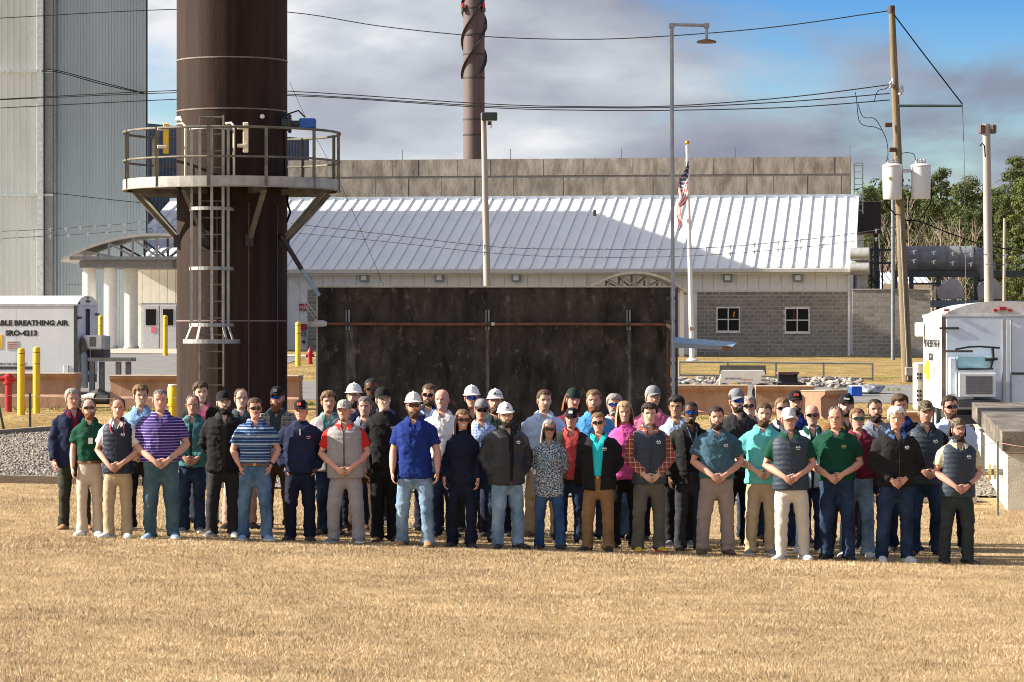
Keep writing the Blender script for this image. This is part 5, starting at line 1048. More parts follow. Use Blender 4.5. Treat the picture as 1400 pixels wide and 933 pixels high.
def ducts():
    T = thing('silver_duct_run', onground(1290,DD), 'big silver insulated ducts resting on the blue steel rack', 'duct')
    yD = DD+.4; r = (379-340)/2/F*yD*.98; zc = z_(355.5,yD)
    xs = [1238,1256,1274,1292,1310,1328]
    for a, b in zip(xs[:-1], xs[1:]): MB().tube([(x_(a,yD)+.01,yD,zc),(x_(b,yD)-.01,yD,zc)], r, 20).build('duct_section', M_DUCT, T, True); MB().tube([(x_(b,yD)-.04,yD,zc),(x_(b,yD)+.04,yD,zc)], r*1.04, 20).build('duct_band', mat('duct_band',(.12,.13,.15),.5), T)
    MB().tube([(x_(1328,yD),yD,zc),(x_(1338,yD),yD,zc-.1),(x_(1345,yD),yD-.1,zc-.45),(x_(1349,yD),yD-.2,zc-1.1)], [r,r*.95,r*.85,r*.7], 20).build('duct_elbow', M_DUCT, T, True)
    for px in (1300,1354): 
        MB().prism([(x_(px-18),z_(409)),(x_(px+18),z_(409)),(x_(px+14),z_(392)),(x_(px+4),z_(380)),(x_(px-20),z_(393))], DD-.5, DD+1.2).build('hopper', mat('hopper_silver',(.36,.36,.40),.4,metal=.4,col2=(.24,.22,.25),scale=1), T)
    MB().box((x_(1272),DD-1,z_(420)),(x_(1420),DD+2,z_(411))).build('plinth', mat('plinth_blue',(.12,.16,.20),.7), T)
ducts()
AH = thing('roof_exhaust_unit', FW.W(xr+.6,2,5), 'silver round exhaust fans stacked at the end of the white building', 'fan unit')
for py in (348,367): q = P(1178,py,162); MB().tube([q+Vector((-.55,.2,0)),q+Vector((.4,0,0))], .36, 18).build('fan_drum', mat('fan_silver',(.5,.5,.5),.35,metal=.5), AH, True)
MB().box((P(1171,0,163).x,162.6,P(0,396,163).z),(P(1185,0,163).x,163.6,P(0,376,163).z)).build('fan_box', mat('fan_box_grey',(.34,.34,.33),.6), AH); MB().box((P(1171,0,163).x,162.7,P(0,342,163).z),(P(1180,0,163).x,163.6,P(0,322,163).z)).build('fan_hood', mat('fan_box_grey',(.34,.34,.33),.6), AH)
BT = thing('black_tank_box', (x_(1185,190),190,1.2), 'black square tank standing beyond the end of the white roof', 'tank')
MB().box((x_(1166,190),189,z_(320,190)),(x_(1202,190),192,z_(276,190)),.05).build('tank', mat('tank_black',(.022,.02,.024),.8,var=.3), BT)
for px in (1170,1198): MB().box((x_(px,190)-.15,190,1),(x_(px,190)+.15,190.4,z_(320,190))).build('leg', M_DK, BT)
SH = thing('white_shed', onground(1240,200), 'small white roofed shed glimpsed through the steel rack', 'shed')
MB().box((x_(1203,200),199,1.2),(x_(1268,200),203,z_(388,200))).build('wall', M_WHITE, SH); MB().add([(x_(1201,200),198.5,z_(389,200)),(x_(1270,200),198.5,z_(389,200)),(x_(1270,200),203,z_(372,200)),(x_(1201,200),203,z_(372,200))],[(0,1,2,3)]).build('roof', M_ROOF, SH)
for i in range(8): px = 1205+i*8.5; MB().bar((x_(px,200),198.4,z_(388.5,200)),(x_(px,200),203,z_(371.5,200)), .08, .1).build('roof_rib', M_ROOF, SH)

# ------------------------------------------------------------------ trees
M_BARK = mat('pine_bark', (.10,.065,.045), .95, var=.3); M_BARE = mat('bare_bark', (.26,.22,.18), .9, var=.25)
def leafmat(name, c1, c2):
    m = bpy.data.materials.new(name); m.use_nodes = True; nt = m.node_tree; N = nt.nodes.new; L = nt.links.new; b = nt.nodes['Principled BSDF']; b.inputs['Roughness'].default_value = .7; b.inputs['Specular IOR Level'].default_value = .2
    A = N('ShaderNodeAttribute'); A.attribute_name = 'rnd'; mx = N('ShaderNodeMixRGB'); mx.inputs[1].default_value = (*c1,1); mx.inputs[2].default_value = (*c2,1); L(A.outputs['Fac'], mx.inputs[0]); L(mx.outputs[0], b.inputs['Base Color']); return m
LM = [leafmat('pine_needles_olive',(.038,.058,.018),(.115,.14,.042)), leafmat('pine_needles_dark',(.028,.046,.016),(.095,.115,.035)), leafmat('pine_needles_bright',(.06,.09,.02),(.16,.185,.05))]
def pine(lb, px, top, D, w, h0, seed, k, group='pine trees beyond the plant'):
    r_ = np.random.default_rng(seed); b = onground(px,D); H = (CZ+(HY-top)/F*D-b.z)*.955; W_ = w*1.3/F*D/2
    T = thing('pine_tree', b, lb, 'pine tree', group); z0 = H*h0
    m = MB(); m.tube([b,b+Vector((.1,0,H*.5)),b+Vector((0,.1,H*.96))], [.24,.17,.05], 7); cl = []
    for i in range(95):
        f = r_.random()**.85; z = z0+(H-z0)*f; rr = W_*(1-.72*f**1.6)*r_.uniform(.35,1.0); a = r_.uniform(0,6.28); c_ = np.array([b.x+rr*math.cos(a), b.y+rr*math.sin(a), b.z+z]); cl.append((c_, W_*r_.uniform(.17,.32)))
        if i % 3 == 0: m.tube([b+Vector((0,0,z*.92)),Vector(c_)], [.06,.02], 5)
    m.build('trunk', M_BARK, T)
    V = []; rn = []
    for c_, s in cl:
        n = 165; u = r_.normal(0,1,(n,3)); u /= np.linalg.norm(u,axis=1)[:,None]; p = c_+u*(s*r_.uniform(.55,1.05,(n,1)))*np.array([1,1,.62])
        e1 = r_.normal(0,1,(n,3)); e1 /= np.linalg.norm(e1,axis=1)[:,None]; e2 = np.cross(e1,u); q = r_.uniform(.055,.12,(n,1))
        V.append(np.stack([p+e1*q,p-e1*q*.5+e2*q*.6,p-e1*q*.5-e2*q*.6],1)); rn.append(np.clip(r_.normal(.45,.28,n),0,1))
    V = np.concatenate(V).reshape(-1,3)-np.array(b); rn = np.concatenate(rn)
    me = np_mesh('crown', V, np.arange(len(V)), 3); at = me.color_attributes.new('rnd','FLOAT_COLOR','POINT'); at.data.foreach_set('color', np.repeat(np.stack([rn]*3+[np.ones_like(rn)],-1),3,0).ravel())
    link_mesh('crown', me, LM[k], T)
for i, (lb, px, top, D, w, h0, k) in enumerate([
  ('low rounded pine showing just beside the end of the bund wall',1187,243,268,44,.35,0),('dark pine between the transformers and the bund wall',1212,238,275,40,.3,1),
  ('tall dark pine crown rising behind the plain transformer',1286,220,262,52,.35,1),('broad olive pine standing before the darker pines by the guy line',1322,234,245,66,.3,0),
  ('tallest olive pine at the edge of the picture',1392,206,250,62,.4,0),('dark narrow pine just past the thick concrete pole',1378,262,232,48,.25,1),
  ('bright green pine low at the edge of the picture',1402,236,226,52,.3,2),('olive pine filling the gap between the two concrete poles',1362,250,258,50,.3,0),
  ('pine crown seen between the two transformers',1242,246,280,38,.3,1),('low olive pine behind the bare trees',1262,262,290,60,.25,0),('dark low pine behind the thin service pole',1345,280,236,52,.2,1),
  ('small bright pine at the foot of the tallest pine',1400,300,215,60,.1,0),('olive pine low behind the silver ducts',1320,300,240,58,.1,1),('scrubby pine beside the black tank',1200,290,262,50,.1,1)]):
    pine(lb, px, top, D, w, h0, 40+i, k)
for i, (lb, px, top, w) in enumerate((('green treetop peeping over the bund wall beside the concrete light pole',686,211,24),('green treetop peeping over the bund wall near the flagpole',888,209,24))):
    pine(lb, px, top, 262, w, .6, 80+i, 2, 'treetops over the bund wall')
def bare(lb, px, top, D, seed):
    r_ = random.Random(seed); b = onground(px,D); H = CZ+(HY-top)/F*D-b.z; T = thing('bare_tree', b, lb, 'bare tree', 'bare winter trees'); m = MB(); n = MB()
    m.tube([b,b+Vector((r_.uniform(-.2,.2),0,H*.5)),b+Vector((r_.uniform(-.4,.4),0,H))], [.11,.075,.02], 6)
    for k in range(16):
        f = r_.uniform(.25,.95); l = H*.28*(1.15-f); a = r_.uniform(0,6.3); p = b+Vector((0,0,H*f)); q = p+Vector((math.cos(a)*l*.6,math.sin(a)*l*.6,l)); n.tube([p,p.lerp(q,.5)+Vector((0,0,-.1)),q], [.035,.025,.01], 5)
        for j in range(3): t = p.lerp(q,r_.uniform(.3,.9)); n.bar(t, t+Vector((r_.uniform(-.6,.6),r_.uniform(-.4,.4),r_.uniform(.3,.9))), .022)
    m.build('trunk', M_BARE, T); n.build('branches', M_BARE, T)
BL_ = ['beside the wooden utility pole','under the plain transformer','with a forked pale trunk past the transformer','in the middle of the bare stand','thin and straight among the bare stand','at the far end of the bare stand','close to the guy line','just short of the thick concrete pole','low behind the steel rack','beside the black tank']
for i, px in enumerate((1243,1255,1264,1277,1288,1300,1312,1332,1224,1208)): bare('pale leafless tree '+BL_[i], px, 268+(i*37)%38, 222+(i*13)%14, 300+i)
# low wood behind everything, read as one mass
def wood():
    V = []; rn = []
    for i in range(420):
        px = random.uniform(1165,1440); D = random.uniform(285,310); top = 272+8*math.sin(px*.05)+random.uniform(0,130); c_ = np.array(P(px,top,D)); n = 60
        u = np.clip(rng.normal(0,1,(n,3)),-1.4,1.4); p = c_+u*np.array([1.3,1.0,.9]); e1 = rng.normal(0,1,(n,3))*.22; e2 = rng.normal(0,1,(n,3))*.22; V.append(np.stack([p,p+e1,p+e2],1)); rn.append(np.clip(rng.normal(.4,.3,n),0,1))
    V = np.concatenate(V).reshape(-1,3); rn = np.concatenate(rn); me = np_mesh('far_wood', V, np.arange(len(V)), 3); at = me.color_attributes.new('rnd','FLOAT_COLOR','POINT'); at.data.foreach_set('color', np.repeat(np.stack([rn]*3+[np.ones_like(rn)],-1),3,0).ravel())
    o = link_mesh('far_wood', me, LM[1]); tag(o, 'far dark woodland behind the pines', 'woodland', kind='stuff')
wood()
# ------------------------------------------------------------------ people: builders
_HS = np.random.default_rng(3).random(4096)
def vnoise(p):
    i = np.floor(p).astype(int); f = p-i; f = f*f*(3-2*f); r = 0
    for dx in (0,1):
        for dy in (0,1):
            for dz in (0,1):
                h = _HS[((i[:,0]+dx)*73+(i[:,1]+dy)*179+(i[:,2]+dz)*283) % 4096]
                r = r+h*(f[:,0] if dx else 1-f[:,0])*(f[:,1] if dy else 1-f[:,1])*(f[:,2] if dz else 1-f[:,2])
    return r*2-1
ZT = np.array([.70,.78,.88,.96,1.05,1.14,1.24,1.33,1.40,1.44,1.468,1.492,1.515,1.54,1.57])
TA = np.array([.140,.166,.172,.165,.158,.160,.167,.174,.176,.164,.138,.106,.083,.069,.060])
TB_ = np.array([.090,.110,.120,.116,.110,.110,.114,.118,.112,.100,.088,.078,.070,.064,.056])
TY = np.array([.01,.01,.012,.008,.0,-.004,-.006,-.004,.004,.010,.014,.018,.02,.02,.02])
class Body: pass
def tsec(B, z, off=0):
    """torso half width, half depth, centre at height z (for a 1.8 m figure)"""
    a = np.interp(z, ZT, TA); b = np.interp(z, ZT, TB_); y = np.interp(z, ZT, TY)
    t = min(1, max(0, (1.52-z)/.10)); g = math.exp(-((z-1.07)/.15)**2)
    a *= 1+(B.w-1)*(.35+.65*t); b *= 1+(B.w-1)*.9*t
    if B.fem:
        a *= .90 if z > 1.2 else (.93 if z > 1.0 else 1.0); gb = math.exp(-((z-1.29)/.07)**2); b += .022*gb; y -= .012*gb
    a += .5*B.belly*g; b += B.belly*.8*g; y -= B.belly*.55*g
    return a+off*(.35+.65*t), b+off*(.35+.65*t), y
def loft(mb, secs, n=26, e=2.3):
    """closed stack of superellipse sections (cx, cy, z, a, b)"""
    vs, fs = [], []; k = len(secs)
    for (cx,cy,z,a,b) in secs:
        for j in range(n):
            q = 2*math.pi*j/n; c, s = math.cos(q), math.sin(q)
            vs.append((cx+a*math.copysign(abs(c)**(2/e),c), cy+b*math.copysign(abs(s)**(2/e),s), z))
    for i in range(k-1):
        for j in range(n): fs.append((i*n+j, i*n+(j+1)%n, (i+1)*n+(j+1)%n, (i+1)*n+j))
    fs += [tuple(range(n))[::-1], tuple((k-1)*n+j for j in range(n))]; mb.add(vs, fs)
def eltube(mb, pts, l0, radii, n=10):
    """tube with elliptical sections; l0 = direction of the first radius"""
    pts = [Vector(p) for p in pts]; k = len(pts); vs, fs = [], []
    for i, p in enumerate(pts):
        t = (pts[min(i+1,k-1)]-pts[max(i-1,0)]).normalized(); l = (l0-t*l0.dot(t))
        if l.length < 1e-3: l = t.orthogonal()
        l.normalize(); m_ = t.cross(l); r = radii[i]; ra, rb = r if hasattr(r,'__len__') else (r,r)
        for j in range(n): q = 2*math.pi*j/n; vs.append(p+l*(ra*math.cos(q))+m_*(rb*math.sin(q)))
    for i in range(k-1):
        for j in range(n): fs.append((i*n+j, i*n+(j+1)%n, (i+1)*n+(j+1)%n, (i+1)*n+j))
    fs += [tuple(range(n))[::-1], tuple((k-1)*n+j for j in range(n))]; mb.add(vs, fs)
# head grid: rows from the neck to the crown, columns round it, finer over the face
HZ = np.r_[np.linspace(-.115,-.03,5), np.linspace(-.018,.215,38), np.array([.222,.228,.2325,.235])]
_t = np.linspace(-math.pi, math.pi, 57)[:-1]; HT = _t-.42*np.sin(_t)
def head_grid(B):
    z = HZ[:,None]; th = HT[None,:]
    zz = [-.12,-.03,-.012,.0,.015,.03,.06,.10,.14,.17,.195,.212,.222,.229,.2335,.235]
    a = np.interp(HZ, zz, [.066,.058,.051,.048,.0515,.0565,.0645,.0715,.0760,.0755,.0695,.059,.047,.034,.017,.001])[:,None]*B.hw
    f = np.interp(HZ, zz, [.045,.047,.055,.080,.088,.088,.0865,.088,.0915,.089,.079,.064,.050,.036,.018,.001])[:,None]
    r = np.interp(HZ, zz, [.078,.072,.068,.068,.072,.078,.087,.097,.103,.100,.088,.071,.056,.040,.020,.001])[:,None]
    s, c = np.sin(th), np.cos(th)
    x = a*np.sign(s)*np.abs(s)**.88; y = np.where(c > 0, -f*np.abs(c)**.85, r*np.abs(c)**.9)+.012
    front = np.clip(c,0,1)**.5
    G = lambda u, m_, sg: np.exp(-((u-m_)/sg)**2)
    ax = np.abs(x)
    nose = np.interp(z, [.066,.074,.083,.10,.122,.13], [0,.017,.0235,.015,.004,0])*np.exp(-(x/np.interp(z,[.07,.085,.12],[.0155,.014,.0085]))**2)
    y = y-nose*front
    y = y+.012*G(ax,.031,.0145)*G(z,.1145,.0095)*front          # eye sockets
    y = y-.006*G(ax,.028,.022)*G(z,.134,.008)*front             # brow
    y = y-.0035*G(x,0,.022)*(G(z,.053,.004)+.9*G(z,.0425,.0045))*front+.0035*G(x,0,.024)*G(z,.048,.002)*front
    y = y-.005*G(x,0,.017)*G(z,.018,.012)*front+.004*G(x,0,.02)*G(z,.034,.005)*front
    y = y-.003*G(ax,.042,.014)*G(z,.088,.013)*front              # cheekbones
    return np.stack([x, y, np.broadcast_to(z, x.shape)], -1)
def head_faces(mask=None):
    nr, nc = len(HZ), len(HT); f = []
    for i in range(nr-1):
        for j in range(nc):
            q = (i*nc+j, i*nc+(j+1)%nc, (i+1)*nc+(j+1)%nc, (i+1)*nc+j)
            if mask is None or all(mask[k] for k in q): f.append(q)
    return f
HF_ALL = head_faces()
def skin_mat():
    m = bpy.data.materials.new('skin'); m.use_nodes = True; nt = m.node_tree; N = nt.nodes.new; L = nt.links.new; b = nt.nodes['Principled BSDF']; b.inputs['Roughness'].default_value = .55; b.inputs['Specular IOR Level'].default_value = .35
    A = N('ShaderNodeAttribute'); A.attribute_name = 'Col'; tc = N('ShaderNodeTexCoord'); n = N('ShaderNodeTexNoise'); n.inputs['Scale'].default_value = 26; n.inputs['Detail'].default_value = 3; L(tc.outputs['Object'], n.inputs[0])
    r = N('ShaderNodeMapRange'); r.inputs[3].default_value = .86; r.inputs[4].default_value = 1.14; L(n.outputs[0], r.inputs[0])
    s = N('ShaderNodeVectorMath'); s.operation = 'SCALE'; L(A.outputs['Color'], s.inputs[0]); L(r.outputs[0], s.inputs[3]); L(s.outputs[0], b.inputs['Base Color']); return m
M_SKIN = skin_mat()
SKIN = dict(l=(.56,.355,.27), p=(.60,.41,.33), r=(.56,.30,.225), t=(.42,.235,.155), o=(.27,.14,.08), d=(.115,.055,.032))
HAIR = dict(black=(.010,.008,.007), dark=(.028,.017,.011), brown=(.075,.042,.022), lbrown=(.17,.10,.05), blond=(.38,.26,.145), red=(.20,.07,.025), grey=(.30,.28,.26), dgrey=(.13,.12,.115), white=(.72,.70,.68))
def hair_mat(c): return mat('hair_'+c, HAIR[c], .6, var=.35, scale=70, stretch=(1,1,.35), bump=.6, bscale=120, spec=.3)
def fab(name, col, rough=.85, var=.14, col2=None, scale=7, **k): return mat('cloth_'+name, col, rough, var=var, col2=col2, scale=scale, bump=.55, bscale=12, spec=.2, **k)
def denim(name, c1, c2): return mat('denim_'+name, c1, .85, col2=c2, scale=5, stretch=(1,1,.7), bump=.65, bscale=11, spec=.15, ramp=(.38,.68))
def pattern(name, kind, c1, c2, per=.05, duty=.3, c3=None):
    if 'pat_'+name in MATS: return MATS['pat_'+name]
    m = bpy.data.materials.new('pat_'+name); m.use_nodes = True; nt = m.node_tree; N = nt.nodes.new; L = nt.links.new; b = nt.nodes['Principled BSDF']; b.inputs['Roughness'].default_value = .85; b.inputs['Specular IOR Level'].default_value = .2
    tc = N('ShaderNodeTexCoord'); sp = N('ShaderNodeSeparateXYZ'); L(tc.outputs['Object'], sp.inputs[0])
    def band(axis, per, duty, ph=0):
        a = N('ShaderNodeMath'); a.operation = 'MULTIPLY_ADD'; a.inputs[1].default_value = 1/per; a.inputs[2].default_value = ph+50; L(sp.outputs[axis], a.inputs[0])
        f = N('ShaderNodeMath'); f.operation = 'FRACT'; L(a.outputs[0], f.inputs[0]); g = N('ShaderNodeMath'); g.operation = 'LESS_THAN'; g.inputs[1].default_value = duty; L(f.outputs[0], g.inputs[0]); return g.outputs[0]
    def mix(fac, a, bcol, amt=1):
        x = N('ShaderNodeMixRGB'); x.inputs[2].default_value = (*bcol,1)
        if amt != 1: q = N('ShaderNodeMath'); q.operation = 'MULTIPLY'; q.inputs[1].default_value = amt; L(fac,q.inputs[0]); fac = q.outputs[0]
        L(fac, x.inputs[0])
        if isinstance(a, tuple): x.inputs[1].default_value = (*a,1)
        else: L(a, x.inputs[1])
        return x.outputs[0]
    if kind == 'stripe': out = mix(band(2,per,duty), c1, c2)
    elif kind == 'stripe2': out = mix(band(2,per*2.7,duty*.8,.3), mix(band(2,per,duty), c1, c2), c3 or c2, .8)
    elif kind == 'plaid':
        out = mix(band(2,per,duty), c1, c2, .75); out = mix(band(0,per,duty), out, c2, .75)
        if c3: out = mix(band(2,per,.08,.5), out, c3); out = mix(band(0,per,.08,.5), out, c3)
    elif kind in ('camo','print'):
        n = N('ShaderNodeTexNoise' if kind == 'camo' else 'ShaderNodeTexVoronoi'); n.inputs['Scale'].default_value = 1/per; L(tc.outputs['Object'], n.inputs[0])
        g = N('ShaderNodeMath'); g.operation = 'GREATER_THAN'; g.inputs[1].default_value = duty; L(n.outputs[0], g.inputs[0]); out = mix(g.outputs[0], c1, c2)
        if c3: n2 = N('ShaderNodeTexNoise'); n2.inputs['Scale'].default_value = (.6 if kind == 'print' else 1.3)/per*(.25 if kind == 'print' else 1); L(tc.outputs['Object'], n2.inputs[0]); g2 = N('ShaderNodeMath'); g2.operation = 'GREATER_THAN'; g2.inputs[1].default_value = .58; L(n2.outputs[0], g2.inputs[0]); out = mix(g2.outputs[0], out, c3, .8 if kind == 'camo' else .5)
    L(out, b.inputs['Base Color'])
    n3 = N('ShaderNodeTexNoise'); n3.inputs['Scale'].default_value = 12; n3.inputs['Distortion'].default_value = 1.2; L(tc.outputs['Object'], n3.inputs[0]); bp = N('ShaderNodeBump'); bp.inputs['Strength'].default_value = .5; bp.inputs['Distance'].default_value = .02; L(n3.outputs[0], bp.inputs['Height']); L(bp.outputs[0], b.inputs['Normal'])
    MATS['pat_'+name] = m; return m
JOBS = []
def cloth(B, name, mb, m, voxel=.018, smooth=5, fold=.006, kind='shirt', cut=None, label=None):
    s = B.k; o = MB(); o.v = [v*s for v in mb.v]; o.f = mb.f
    tmp = bpy.data.objects.new('tmp', o.mesh('tmp')); COL.objects.link(tmp)
    r = tmp.modifiers.new('r','REMESH'); r.mode = 'VOXEL'; r.voxel_size = voxel; r.use_smooth_shade = True
    sm = tmp.modifiers.new('s','SMOOTH'); sm.factor = .5; sm.iterations = smooth
    JOBS.append((tmp, B, name, m, fold, kind, cut, label))
def arm_points(B, s, off=0):
    """shoulder, elbow, wrist and hand direction on side s (-1 / +1) for the pose"""
    sx = .176*(1+(B.w-1)*.75)*(.88 if B.fem else 1); S = Vector((s*sx, .010, 1.392)); pose = B.arms if isinstance(B.arms,str) else B.arms[0 if s < 0 else 1]
    bf = tsec(B, 1.0)[1]-tsec(B,1.0)[2]; wd = tsec(B,1.1)[0]
    if pose == 'clasp':
        jz = B.jit[0]; E = Vector((s*(max(sx,wd)+.085+B.jit[1 if s < 0 else 2]), .015, 1.135)); Wr = Vector((s*.085+B.jit[3], -bf-.045, .985+jz+s*B.jit[4])); d = Vector((-s*.80,-.12,-.55)).normalized(); nrm = Vector((0,1,0))
    elif pose == 'pocket':
        E = Vector((s*(max(sx,wd)+.10), .06, 1.145)); Wr = Vector((s*(tsec(B,.95)[0]+.012), -.045, .945)); d = Vector((-s*.28,-.15,-.95)).normalized(); nrm = Vector((-s,.3,0))
    elif pose == 'back':
        E = Vector((s*(max(sx,wd)+.07), .08, 1.14)); Wr = Vector((s*.10, .20, .98)); d = Vector((-s*.8,.05,-.5)).normalized(); nrm = Vector((0,-1,0))
    else:
        j1 = B.jit[1 if s < 0 else 2]; E = Vector((s*(max(sx,wd)+.055+j1), .03, 1.13)); Wr = Vector((s*(max(sx,wd)+.055+j1*1.5), -.035-abs(j1)*1.8, .885)); d = Vector((-s*.05,-.12,-1)).normalized(); nrm = Vector((-s,.15,0))
    return S, E, Wr, d, (nrm-d*nrm.dot(d)).normalized(), pose
def body(B, p):
    mb = MB(); cols = []
    sk = Vector(SKIN[B.skin]); k = 1.0
    # trunk (under the clothes), legs
    loft(mb, [(0,tsec(B,z)[2],z,tsec(B,z)[0]*.93,tsec(B,z)[1]*.9) for z in (.82,.88,.96,1.08,1.2,1.33,1.42,1.47,1.51,1.535)], 18)
    for s in (-1,1): ox, oy = B.fo[s]; eltube(mb, [(s*.085,.01,.86),(s*(.06+B.sp*.4),oy*.3,.68),(s*(.02+B.sp*.75+ox*.6),-.005+oy*.6,.48),(s*(B.sp+ox),.015+oy,.26),(s*(B.sp+ox),.02+oy,.05)], Vector((1,0,0)), [.08*B.w,.075*B.w,.052,.05,.035], 10)
    # arms run on into the palms; fingers rooted in the palm
    for s in (-1,1):
        S, E, Wr, d, nrm, pose = arm_points(B, s); l = d.cross(nrm).normalized(); hs = .9 if B.fem else 1.0; aw = (.8 if B.fem else 1)*(1+(B.w-1)*.6)
        if pose == 'clasp' and s < 0: Wr = Wr+Vector((0,-.035,-.006))
        eltube(mb, [S.lerp(E,-.05),S.lerp(E,.35),S.lerp(E,.75),E,E.lerp(Wr,.3),E.lerp(Wr,.7),Wr,Wr+d*.03*hs,Wr+d*.062*hs,Wr+d*.092*hs], l,
               [.05*aw,.052*aw,.045*aw,.043*aw,.046*aw,.037*aw,(.029,.022),(.036*hs,.019),(.042*hs,.017),(.038*hs,.012)], 12)
        K = Wr+d*.088*hs; curl = {'clasp':.55,'pocket':.3,'back':.6}.get(pose,.38)
        for q, ln in ((-.030,.064),(-.010,.080),(.011,.084),(.031,.074)):
            a = K+l*q*hs; dd = d.copy(); pts = [a-d*.012]; rr = [.0092]
            for t in range(3):
                ax = dd.cross(nrm).normalized(); dd = Matrix.Rotation(curl,3,ax) @ dd; a = a+dd*(ln*hs/3); pts.append(a); rr.append((.0088,.008,.0062)[t])
            eltube(mb, pts, l, rr, 6)
        ts = 1 if (l.y < 0 or pose == 'clasp') else -1
        if pose == 'clasp': ts = 1 if l.z > 0 else -1
        a = Wr+d*.025*hs+l*ts*.026*hs; dd = (d*.62+l*ts*.70+nrm*.25).normalized(); eltube(mb, [a,a+dd*.035*hs,a+dd*.035*hs+(dd*.6+d*.5).normalized()*.034*hs], l, [.0125,.0115,.008], 6)
    nb = len(mb.v); cols = [tuple(sk)]*nb
    # head
    G = head_grid(B); C = np.broadcast_to(np.array(sk), G.shape).copy(); x, y, z = G[...,0], G[...,1], G[...,2]; fr = y < -.02; ax = np.abs(x)
    def paint(mask, col, amt): C[mask] = C[mask]*(1-amt)+np.array(col)*amt
    hc = HAIR[B.beardc or B.hairc]; bc = HAIR[B.browc or B.hairc]
    paint(fr & (ax < .024) & (np.abs(z-.048) < .0085), (sk[0]*.80,sk[1]*.52,sk[2]*.55), .75)
    paint(fr & (ax < .022) & (np.abs(z-.048) < .0022), (sk[0]*.3,sk[1]*.15,sk[2]*.15), .8 if not B.smile else .0)
    if B.smile: paint(fr & (ax < .020) & (np.abs(z-.048) < .0036), (.75,.70,.65), .9)
    paint(fr & (ax > .014) & (ax < .049) & (np.abs(z-(.134-.10*np.abs(ax-.03))) < .0060), bc, .9)
    paint(fr & (ax > .018) & (ax < .045) & (np.abs(z-.1145) < .0055), (.45,.40,.37), .75); paint(fr & (np.abs(ax-.031) < .0065) & (np.abs(z-.1145) < .0055), (.02,.015,.012), .9); paint(fr & (ax > .017) & (ax < .047) & (np.abs(z-.1205) < .0028), (sk[0]*.25,sk[1]*.2,sk[2]*.2), .8)
    paint(fr & (ax < .05) & (z > .06) & (z < .105) & ((ax-.045)**2+(z-.085)**2 < .0004), (sk[0]*1.05,sk[1]*.82,sk[2]*.80), .5)
    if B.beard == 'stubble': paint((y < .03) & (z < .062) & (z > -.004) & ~((ax < .02) & (np.abs(z-.048) < .009)), hc, .42)
    if B.beard in ('goatee','mustache'): paint(fr & (ax < .03) & (z > .053) & (z < .068), hc, .85)
    if B.beard == 'goatee': paint(fr & (ax < .026) & (z < .038), hc, .8)
    T = B.headT
    V = G.reshape(-1,3); n0 = len(mb.v); mb.v += [T @ Vector(v) for v in V]; mb.f += [tuple(i+n0 for i in f) for f in HF_ALL]; cols += [tuple(c) for c in C.reshape(-1,3)]
    for s in (-1,1):   # ears
        q = MB(); loft(q, [(0,0,-.034,.004,.006),(0,0,-.024,.010,.013),(0,0,0,.011,.019),(0,0,.02,.012,.021),(0,0,.031,.006,.010)], 8, 2.0)
        Mx = T @ Matrix.Translation((s*.0765*B.hw,.018,.103)) @ Matrix.Rotation(s*.35,4,'Z'); n0 = len(mb.v); mb.v += [Mx @ v for v in q.v]; mb.f += [tuple(i+n0 for i in f) for f in q.f]; cols += [(sk[0],sk[1]*.85,sk[2]*.85)]*len(q.v)
    me = bpy.data.meshes.new('person'); me.from_pydata([tuple(v*B.k) for v in mb.v], [], mb.f)
    at = me.color_attributes.new('Col','FLOAT_COLOR','POINT'); at.data.foreach_set('color', np.c_[np.array(cols), np.ones(len(cols))].ravel())
    me.polygons.foreach_set('use_smooth', [True]*len(me.polygons))
    o = link_mesh('person', me, M_SKIN); return o, G
def part(B, name, mb, m, parent=None, smooth=True, T=None, label=None):
    T = T if T is not None else Matrix.Identity(4); q = MB(); q.v = [(T @ v)*B.k for v in mb.v]; q.f = mb.f
    o = link_mesh(name, q.mesh(name, None, smooth), m, parent or B.o)
    if label: o['label'] = label
    return o
def shell(B, G, name, mask, thick, m, nz=.003, nf=60, drop=None):
    """a skin of hair standing off the head where mask holds"""
    P_ = G.reshape(-1,3).copy(); mk = mask.ravel(); c = np.array([0,.012,.10]); d = P_-c; d[:,2] *= .55; d /= np.linalg.norm(d,axis=1)[:,None]
    P_ = P_+d*(thick.ravel()[:,None]+ (vnoise(P_*nf)*nz)[:,None]*(mk[:,None]))
    if drop is not None: P_[:,2] -= drop.ravel()
    fs = head_faces(mk); used = sorted({i for f in fs for i in f}); ix = {v:i for i, v in enumerate(used)}
    q = MB(); q.add([Vector(P_[i]) for i in used], [tuple(ix[i] for i in f) for f in fs]); return part(B, name, q, m, T=B.headT)
